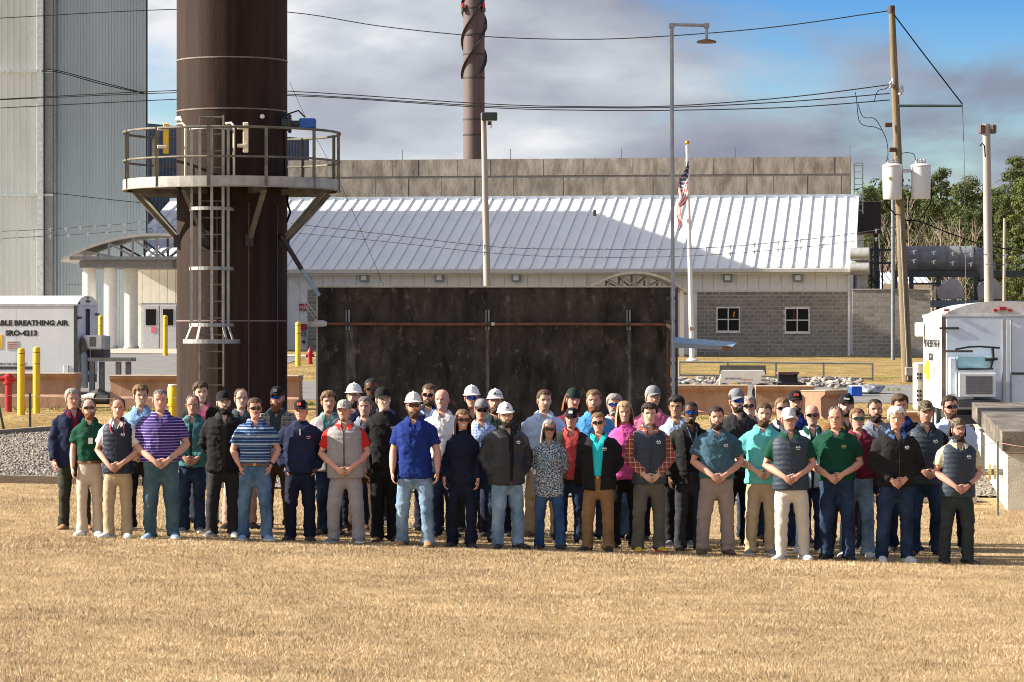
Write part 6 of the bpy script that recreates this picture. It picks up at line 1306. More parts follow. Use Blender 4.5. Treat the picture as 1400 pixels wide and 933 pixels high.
def do_hair(B, G):
    th = np.abs(HT)[None,:]+0*G[...,2]; z = G[...,2]; st = B.hair
    if st == 'none': return
    ks = {'short':([0,.55,1.0,1.25,1.55,2.0,3.2],[.174,.182,.168,.125,.12,.055,.030]),'receding':([0,.35,.7,1.0,1.25,1.55,2.0,3.2],[.212,.226,.212,.178,.125,.12,.05,.03]),
          'bald':([0,1.15,1.35,1.6,2.2,3.2],[.30,.30,.160,.150,.165,.150]),'buzz':([0,.55,1.0,1.25,1.55,2.0,3.2],[.180,.192,.175,.13,.125,.06,.04])}
    a, b = ks.get(st if st in ks else 'short'); hl = np.interp(th, a, b)-(.010 if st in ('full','curly') else 0)*(th < .9)+.006*np.sin(HT*9+B.seed)[None,:]
    if st == 'bald': lowb = np.interp(th,[0,1.2,1.55,2,3.2],[.3,.12,.115,.05,.03]); mask = (z > lowb) & (z < hl) & (th > 1.2); t = np.full_like(z,.006)
    else: mask = z > hl; base = {'short':.013,'receding':.009,'buzz':.004,'curly':.022,'long':.016,'full':.021}.get(st,.013); t = base*np.clip((z-hl)/.03+.25,.15,1)*(1+.25*np.cos(th)*(st in('curly','full')))
    if B.hat: mask = mask & (z < .178); t = np.minimum(t,.010)
    o = shell(B, G, 'hair', mask, t, hair_mat(B.hairc), .007 if st in ('curly','full') else .003, 75 if st == 'curly' else 55)
    if st == 'long':   # strands falling to the shoulders
        q = MB(); n, mrow = 30, 12; vs = []; L_ = B.hairlen
        for i in range(mrow+1):
            f = i/mrow; zz = .185-f*(.185+L_*(1+.0))
            for j in range(n+1):
                a0 = 1.55 if B.hat else 1.12; an = a0+(2*math.pi-2*a0)*j/n; r = .083+.018*math.sin(min(1,f*1.6)*1.57)+.004*math.sin(j*2.7)+.008*f; yy = -math.cos(an)*r*1.16+.012
                vs.append((math.sin(an)*r*(1+.04*f), yy+(.02*f if yy > 0 else -.012*f), zz-(.012*math.sin(j*1.9)*f)))
        q.add(vs, [(i*(n+1)+j,i*(n+1)+j+1,(i+1)*(n+1)+j+1,(i+1)*(n+1)+j) for i in range(mrow) for j in range(n)]); part(B, 'hair_lengths', q, hair_mat(B.hairc), parent=o, T=B.headT)
def do_beard(B, G):
    if B.beard not in ('full','long','trim'): return
    th = np.abs(HT)[None,:]+0*G[...,2]; x, z = G[...,0], G[...,2]
    top = np.interp(th,[0,.35,.6,1.0,1.25,1.5],[.068,.066,.056,.055,.085,.12]); mask = (z < top) & (z > -.016) & (th < 1.5) & ~((np.abs(x) < .021) & (np.abs(z-.046) < .0075) & (th < .5))
    t = {'full':.012,'long':.020,'trim':.006}[B.beard]*np.clip((top-z)/.02+.25,.2,1); drop = None
    if B.beard == 'long': drop = .075*np.exp(-(x/.04)**2)*np.clip((.03-z)/.04,0,1)
    if B.beard == 'full': drop = .018*np.exp(-(x/.045)**2)*np.clip((.03-z)/.04,0,1)
    shell(B, G, 'beard', mask, t, hair_mat(B.beardc or B.hairc), .004, 90, drop)
def do_glasses(B):
    g = B.glasses
    if not g: return
    fr = mat('glasses_frame', (.012,.012,.014), .3, var=0) if g != 'clear' else mat('glasses_wire', (.14,.12,.10), .4, metal=.5, var=0)
    q = MB(); w = .027; h = .019 if g != 'clear' else .016
    def lens_pts(s, k=1.0):
        pts = []
        for i in range(12):
            an = 2*math.pi*i/12; X = s*.0325+w*k*math.copysign(abs(math.cos(an))**.7,math.cos(an)); Z = .114+h*k*math.copysign(abs(math.sin(an))**.8,math.sin(an)); pts.append(Vector((X, -.0985+abs(X)**2*7.5, Z)))
        return pts
    for s in (-1,1):
        a = lens_pts(s,1.06); q.tube(a+[a[0]], .0022 if g != 'clear' else .0016, 5, cap=False)
        q.tube([(s*.0585,-.074,.119),(s*.076*B.hw,-.03,.119),(s*.0785*B.hw,.012,.115)], .0026, 5)
    q.tube([(-.007,-.0985,.117),(0,-.101,.119),(.007,-.0985,.117)], .0024, 5)
    o = part(B, 'sunglasses' if g != 'clear' else 'eyeglasses', q, fr, T=B.headT)
    if g == 'clear': return
    lm = {'sun':mat('lens_black',(.006,.006,.008),.12,var=0,spec=.6),'blue':mat('lens_blue',(.01,.08,.50),.12,metal=.65,var=.3,scale=30),'green':mat('lens_green',(.02,.10,.07),.12,metal=.5,var=.3,scale=30)}[g]
    for s in (-1,1):
        p_ = lens_pts(s); m = MB(); n = 12; m.add(p_+[p+Vector((0,.003,0)) for p in p_], [tuple(range(n)), tuple(range(2*n-1,n-1,-1))]+[(i,(i+1)%n,(i+1)%n+n,i+n) for i in range(n)]); part(B, 'lens', m, lm, parent=o, smooth=False, T=B.headT)
def dome(q, a, bf, bb, z0, h, n=28, rows=9, yc=.012, ex=.9):
    vs = []
    for i in range(rows+1):
        f = i/rows; r = math.cos(f*math.pi/2)**ex; z = z0+h*math.sin(f*math.pi/2)
        for j in range(n):
            an = 2*math.pi*j/n; c = math.cos(an); vs.append((a*r*math.sin(an), yc-(bf if c > 0 else bb)*r*c, z))
    q.add(vs, [(i*n+j,i*n+(j+1)%n,(i+1)*n+(j+1)%n,(i+1)*n+j) for i in range(rows) for j in range(n)])
def do_hat(B):
    if not B.hat: return
    kind, c = B.hat[0], B.hat[1]; hw = B.hw
    if kind == 'hard':
        m = mat('hard_hat_white', (.72,.72,.71), .35, var=.05, scale=12) if c == 'w' else mat('hard_hat_aged', (.62,.63,.58), .4, var=.08, scale=12)
        q = MB(); dome(q, .0925*hw, .112, .116, .166, .106); o = part(B, 'hard_hat', q, m, T=B.headT)
        q = MB(); n = 32; vs = []
        for j in range(n):
            an = 2*math.pi*j/n; c_ = math.cos(an); ext = .014+.034*max(0,c_)**2.2
            for (e_, dz) in ((-.004,.004),(ext,-.006-.010*max(0,c_)),(ext,-.011-.010*max(0,c_)),(-.004,-.004)): vs.append(((.0925*hw+e_)*math.sin(an), .012-(.114+e_)*c_, .166+dz))
        q.add(vs, [(4*j+k,4*((j+1)%n)+k,4*((j+1)%n)+(k+1)%4,4*j+(k+1)%4) for j in range(n) for k in range(4)]); part(B, 'brim', q, m, parent=o, T=B.headT)
        q = MB(); q.tube([(0,-.093,.200),(0,-.066,.250),(0,.01,.2765),(0,.085,.254),(0,.111,.20)], [(.010,.006)]*5, 6); part(B, 'crown_ridge', q, m, parent=o, T=B.headT)
        if len(B.hat) > 2:
            q = MB(); q.box((-.014,-.112,.202),(.014,-.094,.222)); part(B, 'headlamp' if B.hat[2] == 'lamp' else 'emblem', q, mat('lamp_black',(.02,.02,.022),.5) if B.hat[2] == 'lamp' else mat('emblem_dark',(.16,.10,.12),.6), parent=o, T=B.headT, smooth=False)
            if B.hat[2] == 'lamp': q = MB(); n = 28; r_ = [(.0925*hw*math.sin(2*math.pi*j/n)*.95, .012-.114*math.cos(2*math.pi*j/n)*.95, .202) for j in range(n+1)]; q.tube(r_, (.004), 5, cap=False); part(B, 'headlamp_strap', q, mat('lamp_black',(.02,.02,.022),.5), parent=o, T=B.headT)
    elif kind == 'beanie':
        q = MB(); dome(q, .088*hw, .105, .115, .140, .125); o = part(B, 'knit_beanie', q, c, T=B.headT)
        q = MB(); n = 28; q.add([((.090*hw)*math.sin(2*math.pi*j/n), .012-(.107 if math.cos(2*math.pi*j/n) > 0 else .117)*math.cos(2*math.pi*j/n), .138+dz) for dz in (0,.035) for j in range(n)], [(j,(j+1)%n,(j+1)%n+n,j+n) for j in range(n)]); part(B, 'cuff', q, c, parent=o, T=B.headT)
    else:
        q = MB(); dome(q, .0865*hw, .103, .112, .158, .096, ex=.75); o = part(B, 'cap', q, c, T=B.headT)
        q = MB(); vs = []; n = 14; rows = 5
        for s_ in (0,1):
            for i in range(rows+1):
                f = i/rows
                for j in range(n+1):
                    u = (j/n*2-1); X = u*.076*hw*(1-.10*f*f); Y = .012-math.sqrt(max(0,1-(u*.88)**2))*(.100+.0*f)-f*.075*math.sqrt(max(.0,1-u*u*.75)); vs.append((X, Y, .164-.016*f-.022*u*u*(.5+.5*f)-.004*s_))
        w_ = n+1; o2 = (rows+1)*w_; fs = [(i*w_+j,i*w_+j+1,(i+1)*w_+j+1,(i+1)*w_+j) for i in range(rows) for j in range(n)]; fs += [tuple(k+o2 for k in f[::-1]) for f in fs]
        q.add(vs, fs); part(B, 'bill', q, B.hat[2] if len(B.hat) > 2 and B.hat[2] else c, parent=o, T=B.headT)
        if len(B.hat) > 3 and B.hat[3]: q = MB(); q.add([(-.027,-.0955,.182),(.027,-.0955,.182),(.024,-.082,.216),(-.024,-.082,.216),(-.027,-.086,.182),(.027,-.086,.182),(.024,-.07,.216),(-.024,-.07,.216)],[(0,1,2,3),(0,4,5,1),(1,5,6,2),(2,6,7,3),(3,7,4,0)]); part(B, 'cap_patch', q, B.hat[3], parent=o, T=B.headT, smooth=False)
SHOE = None
def do_shoes(B, m, sole):
    global SHOE
    if SHOE is None:
        q = MB(); secs = [(.085,.030,.045,.055),(.07,.038,.05,.085),(.03,.040,.05,.095),(-.02,.041,.045,.092),(-.07,.045,.035,.070),(-.12,.049,.027,.055),(-.17,.043,.022,.044),(-.20,.028,.016,.034),(-.212,.010,.010,.022)]; n = 12; vs = []
        for (y,w,_,h) in secs:
            for j in range(n+1):
                an = math.pi*j/n; vs.append((w*math.cos(an)*(1 if abs(math.cos(an)) > .1 else 1), y, .018+(h-.018)*math.sin(an)**.7))
        N_ = n+1; q.add(vs, [(i*N_+j,i*N_+j+1,(i+1)*N_+j+1,(i+1)*N_+j) for i in range(len(secs)-1) for j in range(n)]+[tuple(range(N_)), tuple((len(secs)-1)*N_+j for j in range(N_))])
        sole_ = MB(); pts = [(w+.004,y) for (y,w,_,h) in secs]; ring_ = [(x,y) for x,y in pts]+[(-x,y) for x,y in pts[::-1]]; n = len(ring_)
        sole_.add([(x,y,0) for x,y in ring_]+[(x,y,.024) for x,y in ring_], [tuple(range(n)),tuple(range(2*n-1,n-1,-1))]+[(i,(i+1)%n,(i+1)%n+n,i+n) for i in range(n)])
        SHOE = (q.mesh('shoe',None,True), sole_.mesh('sole')); SHOE[0].materials.append(None); SHOE[1].materials.append(None)
    for s in (-1,1):
        o = bpy.data.objects.new('shoe', SHOE[0]); COL.objects.link(o); o.parent = B.o; o.location = (s*(B.sp+B.fo[s][0])*B.k,B.fo[s][1]*B.k,.0); o.rotation_euler.z = s*(.12+B.rs.uniform(0,.38)); o.scale = (B.k*1.05,B.k,B.k); o.material_slots[0].link = 'OBJECT'; o.material_slots[0].material = m
        q = bpy.data.objects.new('sole', SHOE[1]); COL.objects.link(q); q.parent = o; q.material_slots[0].link = 'OBJECT'; q.material_slots[0].material = sole
def sleeve(B, mb, s, off, end, flare=0):
    S, E, Wr, d, nrm, pose = arm_points(B, s); aw = (.82 if B.fem else 1)*(1+(B.w-1)*.6)
    tx = s*.09; pts = [Vector((tx,.01,1.405)), S+Vector((-s*.025,0,.006)), S.lerp(E,.14)+Vector((s*.006,0,.0))]; rr = [.060*aw+off*.4,.066*aw+off*.6,.062*aw+off*.9]
    if end <= 1:
        pts += [S.lerp(E,end*.6), S.lerp(E,end)]; rr += [.057*aw+off,.054*aw+off+flare]
    else:
        f = end-1
        if pose == 'clasp' and s < 0: Wr = Wr+Vector((0,-.02,0))
        pts += [S.lerp(E,.6), E, E.lerp(Wr,f*.5), E.lerp(Wr,f)]; rr += [.054*aw+off,.050*aw+off,.046*aw+off,.036*aw+off]
    eltube(mb, pts, Vector((0,1,0)), rr, 14)
def torso(B, mb, off, hem, top, flare=0, n=28):
    zs = [hem]+[z for z in (.80,.88,.96,1.02,1.08,1.14,1.2,1.27,1.34,1.40,1.44,1.47,1.495,1.52,1.54,1.56) if hem+.02 < z < top-.008]+[top]
    loft(mb, [(0,tsec(B,z,off)[2],z,tsec(B,z,off)[0]+flare*max(0,1-(z-hem)/.12),tsec(B,z,off)[1]+flare*max(0,1-(z-hem)/.12)) for z in zs], n, 2.35)
def fronty(B, x, z, off):
    a, b, y = tsec(B,z,off); return y-b*max(0,1-(abs(x)/a)**2.35)**(1/2.35)
def strip(B, name, pts, m, wid, off, parent=None, smooth=False, label=None):
    """flat band laid on the chest along (x,z) points"""
    q = MB(); vs = []; n = len(pts)
    for i, (x,z) in enumerate(pts):
        a, b = pts[max(i-1,0)], pts[min(i+1,n-1)]; t = Vector((b[0]-a[0],b[1]-a[1])); t = t.normalized() if t.length else Vector((0,1)); nx, nz = t.y, -t.x
        for e in (-wid/2,wid/2):
            X, Z = x+nx*e, z+nz*e; y = fronty(B,X,Z,off); vs += [(X,y,Z),(X,y+.006,Z)]
    fs = []
    for i in range(n-1): a = 4*i; fs += [(a,a+4,a+6,a+2),(a+1,a+3,a+7,a+5),(a,a+1,a+5,a+4),(a+2,a+6,a+7,a+3)]
    fs += [(0,2,3,1),(4*n-4,4*n-3,4*n-1,4*n-2)]; q.add(vs, fs); return part(B, name, q, m, parent, smooth, label=label)
def do_collar(B, m, off, up=.03, stand=False, gap=.44):
    q = MB(); n = 28; vs = []; kx = 1+(B.w-1)*.35
    for j in range(n+1):
        an = gap+(2*math.pi-2*gap)*j/n; c, s_ = math.cos(an), math.sin(an); fr = max(0,c)
        if stand: rows = [(.084*s_*kx,.016-.080*c-.02*fr,1.495-.03*fr,0),(.080*s_*kx,.016-.078*c-.016*fr,1.545+up-.01*fr,0)]
        else: rows = [(.074*s_,.016-.078*c,1.520-.04*fr,0),(.079*s_,.016-.084*c,1.553-.048*fr,0),(.112*s_*kx,.018-.108*c,1.520-.066*fr**1.3,1),(.116*s_*kx,.018-.112*c,1.500-.080*fr**1.3,1)]
        for (x,y,z,on) in rows:
            if on and c > .1: y = min(y, fronty(B,x,z,off)-.020)
            vs.append((x,y,z))
    k = 2 if stand else 4; q.add(vs, [(i*k+r,(i+1)*k+r,(i+1)*k+r+1,i*k+r+1) for i in range(n) for r in range(k-1)]); return part(B, 'collar', q, m)
def finish_cloth():
    dg = bpy.context.evaluated_depsgraph_get(); dg.update()
    for tmp, B, name, m, fold, kind, cut, label in JOBS:
        me = bpy.data.meshes.new_from_object(tmp.evaluated_get(dg), depsgraph=dg); n = len(me.vertices)
        co = np.empty(n*3,np.float32); me.vertices.foreach_get('co',co); co = co.reshape(-1,3).astype(float); no = np.empty(n*3,np.float32); me.vertex_normals.foreach_get('vector',no); no = no.reshape(-1,3)
        u = co/B.k; sd = B.seed*3.7
        if kind == 'pants':
            low = np.clip((.30-u[:,2])/.25,0,1); kn = np.exp(-((u[:,2]-.47)/.10)**2); hip = np.clip((u[:,2]-.62)/.2,0,1)
            d = fold*(vnoise(u*np.array([9,9,16])+sd)*(.35+1.0*low+.8*kn)+.9*vnoise(u*np.array([16,16,3.5])+sd)*(.5+.4*hip)+1.6*(1-np.abs(vnoise(u*np.array([6,6,18])+sd+9)))**4*(low+.5*kn+.25)); d = d*np.clip((.92-u[:,2])/.12,0,1)-.006*np.clip((u[:,2]-.74)/.08,0,1)
        elif kind == 'quilt':
            d = .0075*(np.abs(np.sin(u[:,2]*math.pi/.062+.25*np.sin(u[:,0]*20)))**.6-.6)+.4*fold*vnoise(u*8+sd)
        else:
            w_ = u[:,0]*np.sign(u[:,0]); diag = np.stack([u[:,0]*5+u[:,2]*4*np.sign(u[:,0]), u[:,1]*6, u[:,2]*7-w_*9],-1)
            r1 = (1-np.abs(vnoise(diag*1.15+sd)))**3*2-1; r2 = (1-np.abs(vnoise(u*np.array([5,5,13])+sd+4)))**4*2-.8; d = np.maximum(fold*(.65*r1+.7*r2+.35*vnoise(u*np.array([20,20,20])+sd)),-.005)
        co = co+no*(d*B.k)[:,None]; me.vertices.foreach_set('co', co.astype(np.float32).ravel())
        if cut is not None:   # clean opening at the front: half width c0 + c1*(z-zc)
            c0, c1, zc = cut; k = B.k; bm = bmesh.new(); bm.from_mesh(me)
            for s in (-1,1): bmesh.ops.bisect_plane(bm, geom=bm.verts[:]+bm.edges[:]+bm.faces[:], dist=1e-5, plane_co=(s*c0*k,0,zc*k), plane_no=(s,0,-c1))
            bad = []
            for f in bm.faces:
                c = f.calc_center_median()/k
                if c.y < -.03 and abs(c.x) < c0+c1*(c.z-zc) and f.normal.y < .35: bad.append(f)
            bmesh.ops.delete(bm, geom=bad, context='FACES'); bm.to_mesh(me); bm.free()
        me.materials.clear(); me.materials.append(m); me.polygons.foreach_set('use_smooth',[True]*len(me.polygons)); me.update()
        bpy.data.objects.remove(tmp); me.name = name; o = link_mesh(name, me, m, B.o)
        if label: o['label'] = label
    JOBS.clear()
PEOPLE = []
M_WHT = mat('print_white', (.75,.75,.76), .6, var=0)
def person(px, top, foot, label, arms='down', w=1.0, belly=0., fem=False, skin='l', hair='short', hairc='brown', beard=None, beardc=None, browc=None, glasses=None, hat=None, smile=False,
           shirt=None, sleeves='short', tuck=False, collar='polo', layer=None, layerm=None, opening=0, pants=None, shoes='dark', belt=None, yaw=0, sp=None, hw=1.0, extras=(), hairlen=.1, tilt=0, shead=None, hem=None, ptm=None):
    yf = 735+.0322*(px-160); D = 36.5*(yf-452)/(yf-452+foot); x = (px-700)/F*D; g = gz(x,D); tot = CZ+(HY-top)/F*D-g
    ex = {None:.008,'hard':.044,'cap':.02,'beanie':.032}[hat[0] if hat else None]+(.012 if hair in ('full','curly') and not hat else 0)
    w = w*1.025; B = Body(); B.k = (tot-ex)/1.8; B.w = w; B.belly = belly; B.fem = fem; B.skin = skin; B.hair = hair; B.hairc = hairc; B.beard = beard; B.beardc = beardc; B.browc = browc; B.glasses = glasses; B.hat = hat; B.smile = smile; B.arms = arms; B.hw = hw; B.hairlen = hairlen
    B.seed = len(PEOPLE)+1; B.rs = random.Random(B.seed*17); B.fo = {s: (B.rs.uniform(-.025,.02), B.rs.uniform(-.075,.045)) for s in (-1,1)}; B.jit = [B.rs.uniform(-.045,.03), B.rs.uniform(-.012,.03), B.rs.uniform(-.012,.03), B.rs.uniform(-.025,.025), B.rs.uniform(-.008,.008)]; B.sp = sp if sp is not None else .105+B.rs.uniform(0,.035)+(w-1)*.12
    hy = B.rs.uniform(-.28,.28) if shead is None else shead; B.headT = Matrix.Translation((0,0,1.8-.235*1.045)) @ Matrix.Scale(1.045,4) @ Matrix.Rotation(hy,4,'Z') @ Matrix.Rotation(tilt+B.rs.uniform(-.09,.09),4,'Y') @ Matrix.Rotation(B.rs.uniform(-.08,.05),4,'X')
    o, G = body(B, px); B.o = o; BASE[o] = Vector((x,D,g)); o.location = (x,D,g); o.rotation_euler = (0, B.rs.uniform(-.018,.018), yaw+B.rs.uniform(-.14,.14)); tag(o, label, 'person', 'people lined up for the group portrait'); PEOPLE.append(o)
    do_hair(B, G); do_beard(B, G); do_glasses(B); do_hat(B)
    # trousers
    mb = MB(); zb = .985
    loft(mb, [(0,.01,.685,.055,.055),(0,.01,.72,.11,.085)]+[(0,tsec(B,z,.012)[2],z,tsec(B,z,.012)[0],tsec(B,z,.014)[1]) for z in (.78,.82,.88,.94,zb)], 26, 2.3)
    tw = (1+(B.w-1)*.8)*(.93 if fem else 1)
    for s in (-1,1): ox, oy = B.fo[s]; eltube(mb, [(s*.082,.012,.88),(s*(.06+B.sp*.34+ox*.25),.004+oy*.2,.74),(s*(.035+B.sp*.60+ox*.5),-.004+oy*.45-.01*(oy < -.03),.60),(s*(.015+B.sp*.83+ox*.75),-.006+oy*.7-.018*(oy < -.03),.46),(s*(B.sp+ox),.010+oy*.9,.26),(s*(B.sp+ox),.016+oy,.10),(s*(B.sp+ox),.012+oy,.035)], Vector((1,0,0)), [(.090*tw,.108*tw),(.092*tw,.100*tw),(.085*tw,.090*tw),(.074*tw,.080*tw),(.071*tw,.076*tw),(.072,.080),(.078,.090)], 14)
    cloth(B, 'trousers', mb, pants, .018, 4, .0095, 'pants')
    if belt is not None:
        q = MB(); n = 36; a, b, yc = tsec(B,.965,.020); q.add([(a*math.copysign(abs(math.cos(t))**(2/2.3),math.cos(t))*1.01, yc+b*math.copysign(abs(math.sin(t))**(2/2.3),math.sin(t))*1.01, .965+dz) for dz in (-.018,.018) for t in [2*math.pi*j/n for j in range(n)]], [(j,(j+1)%n,(j+1)%n+n,j+n) for j in range(n)])
        bo = part(B, 'belt', q, belt); strip(B, 'buckle', [(-.02,.965),(.02,.965)], mat('buckle_brass',(.4,.33,.18),.35,metal=.7), .034, .026, parent=bo)
    # shirt
    so = .016; hem_ = hem if hem is not None else (.955 if tuck else .85)
    send = {'short':.72,'long':1.93,'none':None}[sleeves]; mb = MB(); torso(B, mb, so+(.009 if not tuck else .002), hem_, 1.522 if collar != 'crew' else 1.535, 0 if tuck else .006)
    if send and not (layer in ('jacket','hoodie')):
        for s in (-1,1): sleeve(B, mb, s, .016, send, .010 if sleeves == 'short' else 0)
    vcut = (0,.46,1.415) if collar == 'polo' else None
    if layer not in ('hoodie',) and not (layer == 'jacket' and opening == 0): cloth(B, 'shirt', mb, shirt, .018, 5, .004 if layer else (.010 if not tuck else .011), 'shirt', vcut)
    if collar == 'polo': do_collar(B, shirt if layer not in ('hoodie',) else layerm, so)
    if collar == 'polo' and layer is None: strip(B, 'placket', [(0,1.455),(.0,1.40),(0,1.33 if sleeves == 'short' else 1.02)], shirt, .028, so+.011, smooth=True)
    if sleeves == 'short' and layer is None and collar == 'polo': pass
    # outer layer
    if layer == 'vest':
        mb = MB(); torso(B, mb, .034, .83 if hem is None else hem, 1.53, .004)
        ac = (0,.50,1.385)
        cloth(B, 'vest', mb, layerm, .0155, 3, .006, 'quilt', ac); do_collar(B, layerm, .04, .012, True, .5)
        strip(B, 'zipper', [(0,1.42),(0,1.2),(0,1.0),(0,.845)], mat('zipper_dark',(.02,.022,.026),.4), .014, .048)
    elif layer == 'jacket':
        mb = MB(); torso(B, mb, .036, .80 if hem is None else hem, 1.54, .008)
        for s in (-1,1): sleeve(B, mb, s, .026, 1.96)
        oc = (opening*.55,opening*1.15,.85) if opening > 0 else (0,.50,1.40)
        cloth(B, 'jacket', mb, layerm, .018, 4, .012, 'shirt', oc); do_collar(B, layerm, .04, .0, True, .62 if opening else .45)
        if opening == 0: strip(B, 'zipper', [(0,1.43),(0,1.2),(0,1.0),(0,.82)], mat('zipper_dark',(.02,.022,.026),.4), .012, .050)
    elif layer == 'hoodie':
        mb = MB(); torso(B, mb, .036, .86, 1.545, -.006)
        for s in (-1,1): sleeve(B, mb, s, .030, 1.95)
        eltube(mb, [(-.085,-.035,1.49),(-.07,.05,1.53),(0,.095,1.535),(.07,.05,1.53),(.085,-.035,1.49),(0,-.085,1.455),(-.085,-.035,1.49)], Vector((0,0,1)), [.030]*7, 10)
        loft(mb, [(0,-tsec(B,z,.05)[1]+tsec(B,z)[2]+.02,z,.13,.028) for z in (.89,.95,1.02,1.07)], 16)
        cloth(B, 'hooded_sweatshirt', mb, layerm, .018, 4, .012, 'shirt')
    lo = .030 if layer is None else (.052 if layer != 'hoodie' else .056)
    for e in extras:
        k = e[0]
        if k == 'logo': strip(B, 'chest_logo', [(.065,1.335),(.075,1.352),(.085,1.338),(.10,1.355),(.115,1.335)], e[1] if len(e) > 1 else M_WHT, .012, lo+.004); strip(B, 'chest_logo', [(.07,1.322),(.112,1.322)], e[1] if len(e) > 1 else M_WHT, .007, lo+.004)
        elif k == 'badge':
            strip(B, 'lanyard', [(-.055,1.50),(-.02,1.38),(.02,1.29)], e[1], .010, lo); strip(B, 'lanyard', [(.065,1.50),(.045,1.38),(.02,1.29)], e[1], .010, lo); strip(B, 'id_badge', [(.02,1.285),(.02,1.205)], mat('badge_white',(.66,.66,.66),.4), .058, lo+.004)
        elif k == 'lanyard': strip(B, 'lanyard', [(-.075,1.51),(-.085,1.42),(-.05,1.35)], e[1], .016, lo); strip(B, 'lanyard', [(.075,1.51),(.095,1.42),(.10,1.34)], e[1], .016, lo)
        elif k == 'tie': strip(B, e[2], [(0,1.50),(0,1.40),(0,1.28)], e[1], .05, lo)
        elif k == 'watch':
            S, E, Wr, d, nrm, pose = arm_points(B, 1); t = (Wr-E).normalized(); c_ = Wr-t*.025; q = MB(); a1 = t.orthogonal().normalized(); a2 = t.cross(a1); q.tube([c_-t*.012,c_+t*.012], .036*(1+(w-1)*.4), 14); part(B, 'wrist_watch', q, e[1])
        elif k == 'glasses_hang': strip(B, 'hanging_glasses', [(-.02,1.44),(-.018,1.36)], mat('badge_white',(.66,.66,.66),.4), .022, lo+.006)
        elif k == 'seam': strip(B, 'front_seam', [(0,1.46),(0,1.2),(0,.88)], e[1], .02, lo-.006)
        elif k == 'pockets':
            for s in (-1,1): strip(B, 'chest_pocket', [(s*.09,1.34),(s*.09,1.23)], e[1], .09, lo-.004)
    sm = {'dark':(mat('shoe_dark',(.02,.018,.017),.6),M_RUB),'brown':(mat('shoe_brown',(.10,.05,.028),.6),M_RUB),'tan':(mat('shoe_tan',(.33,.19,.08),.7),mat('sole_tan',(.2,.13,.07),.8)),'white':(mat('shoe_white',(.62,.63,.66),.6),mat('sole_white',(.72,.72,.70),.6)),
          'grey':(mat('shoe_grey',(.16,.18,.20),.7),mat('sole_white',(.72,.72,.70),.6)),'blue':(mat('shoe_blue',(.22,.33,.48),.7),mat('sole_white',(.72,.72,.70),.6)),'yellow':(mat('shoe_yellow',(.62,.45,.04),.6),mat('sole_red',(.4,.08,.05),.6))}[shoes]
    do_shoes(B, *sm); return B
# ------------------------------------------------------------------ the group, one by one
NAVY = fab('navy',(.012,.019,.055)); BLACK = fab('black',(.010,.010,.012)); CHAR = fab('charcoal',(.026,.025,.028)); DNAVY = fab('dark_navy',(.008,.011,.028))
GREEN = fab('bottle_green',(.004,.052,.030)); ROYAL = fab('royal_blue',(.008,.026,.17)); WHITE = fab('white',(.68,.68,.68),var=.05); LBLUE = fab('light_blue',(.42,.53,.72),var=.06); SKY = fab('sky_blue',(.20,.34,.58)); AQUA = fab('aqua',(.12,.50,.50),var=.07); TURQ = fab('turquoise',(.02,.50,.58),var=.07)
SLATE = fab('slate_teal',(.045,.105,.15)); PINK = fab('dusty_pink',(.52,.13,.22)); MAG = fab('magenta_pink',(.60,.09,.32)); RED = fab('red',(.50,.025,.022)); CORAL = fab('coral_red',(.46,.07,.065)); MAROON = fab('maroon',(.14,.014,.032)); TEAL = fab('teal_shirt',(.06,.19,.20)); GREYP = fab('grey_polo',(.17,.20,.24)); DTEAL = fab('dark_teal',(.030,.050,.062))
VEST = mat('cloth_quilted_slate',(.028,.042,.065),.55,var=.12,scale=6,bump=.3,bscale=13,spec=.3); VESTN = mat('cloth_quilted_navy',(.012,.020,.042),.55,var=.12,scale=6,bump=.3,bscale=13,spec=.3)
KHAKI = fab('khaki',(.40,.31,.205),var=.08); LKHA = fab('light_khaki',(.47,.40,.33),var=.07); STONE = fab('stone',(.56,.52,.46),var=.06); TAUPE = fab('taupe',(.26,.215,.20),var=.08); BRN = fab('tan_brown',(.23,.135,.065)); OLIVEG = fab('olive_grey',(.10,.098,.085)); DBROWN = fab('dark_brown_pants',(.05,.030,.020)); GREYG = fab('grey_green',(.030,.040,.042)); PINKK = fab('pinkish_khaki',(.36,.24,.20)); COVER = fab('coverall_grey',(.29,.275,.285),var=.08); DKGREY = fab('dark_slate_pants',(.028,.030,.040)); OLIVED = fab('dark_olive',(.028,.030,.022))
JL = denim('light',(.10,.18,.29),(.27,.38,.50)); JM = denim('mid',(.045,.095,.18),(.13,.22,.36)); JD = denim('dark',(.010,.020,.048),(.032,.058,.115)); JT = denim('teal',(.040,.085,.115),(.085,.15,.19))
BELTB = mat('belt_brown',(.14,.055,.022),.5); BELTK = mat('belt_black',(.010,.010,.010),.5)
PURP = pattern('purple_stripe','stripe',(.040,.022,.155),(.42,.34,.60),.034,.20); BLUS = pattern('blue_stripe','stripe2',(.022,.055,.15),(.20,.32,.50),.036,.20,(.45,.55,.68))
PLAID = pattern('grey_plaid','plaid',(.06,.06,.06),(.22,.20,.18),.06,.45,(.36,.33,.30)); ORPL = pattern('orange_plaid','plaid',(.33,.085,.042),(.20,.045,.03),.055,.5,(.62,.50,.44)); BLPL = pattern('blue_plaid','plaid',(.03,.045,.12),(.10,.05,.14),.05,.45,(.16,.2,.34)); CHECK = pattern('blue_check','plaid',(.46,.56,.76),(.20,.30,.58),.035,.35); WPL = pattern('white_plaid','plaid',(.55,.53,.54),(.40,.20,.24),.05,.3)
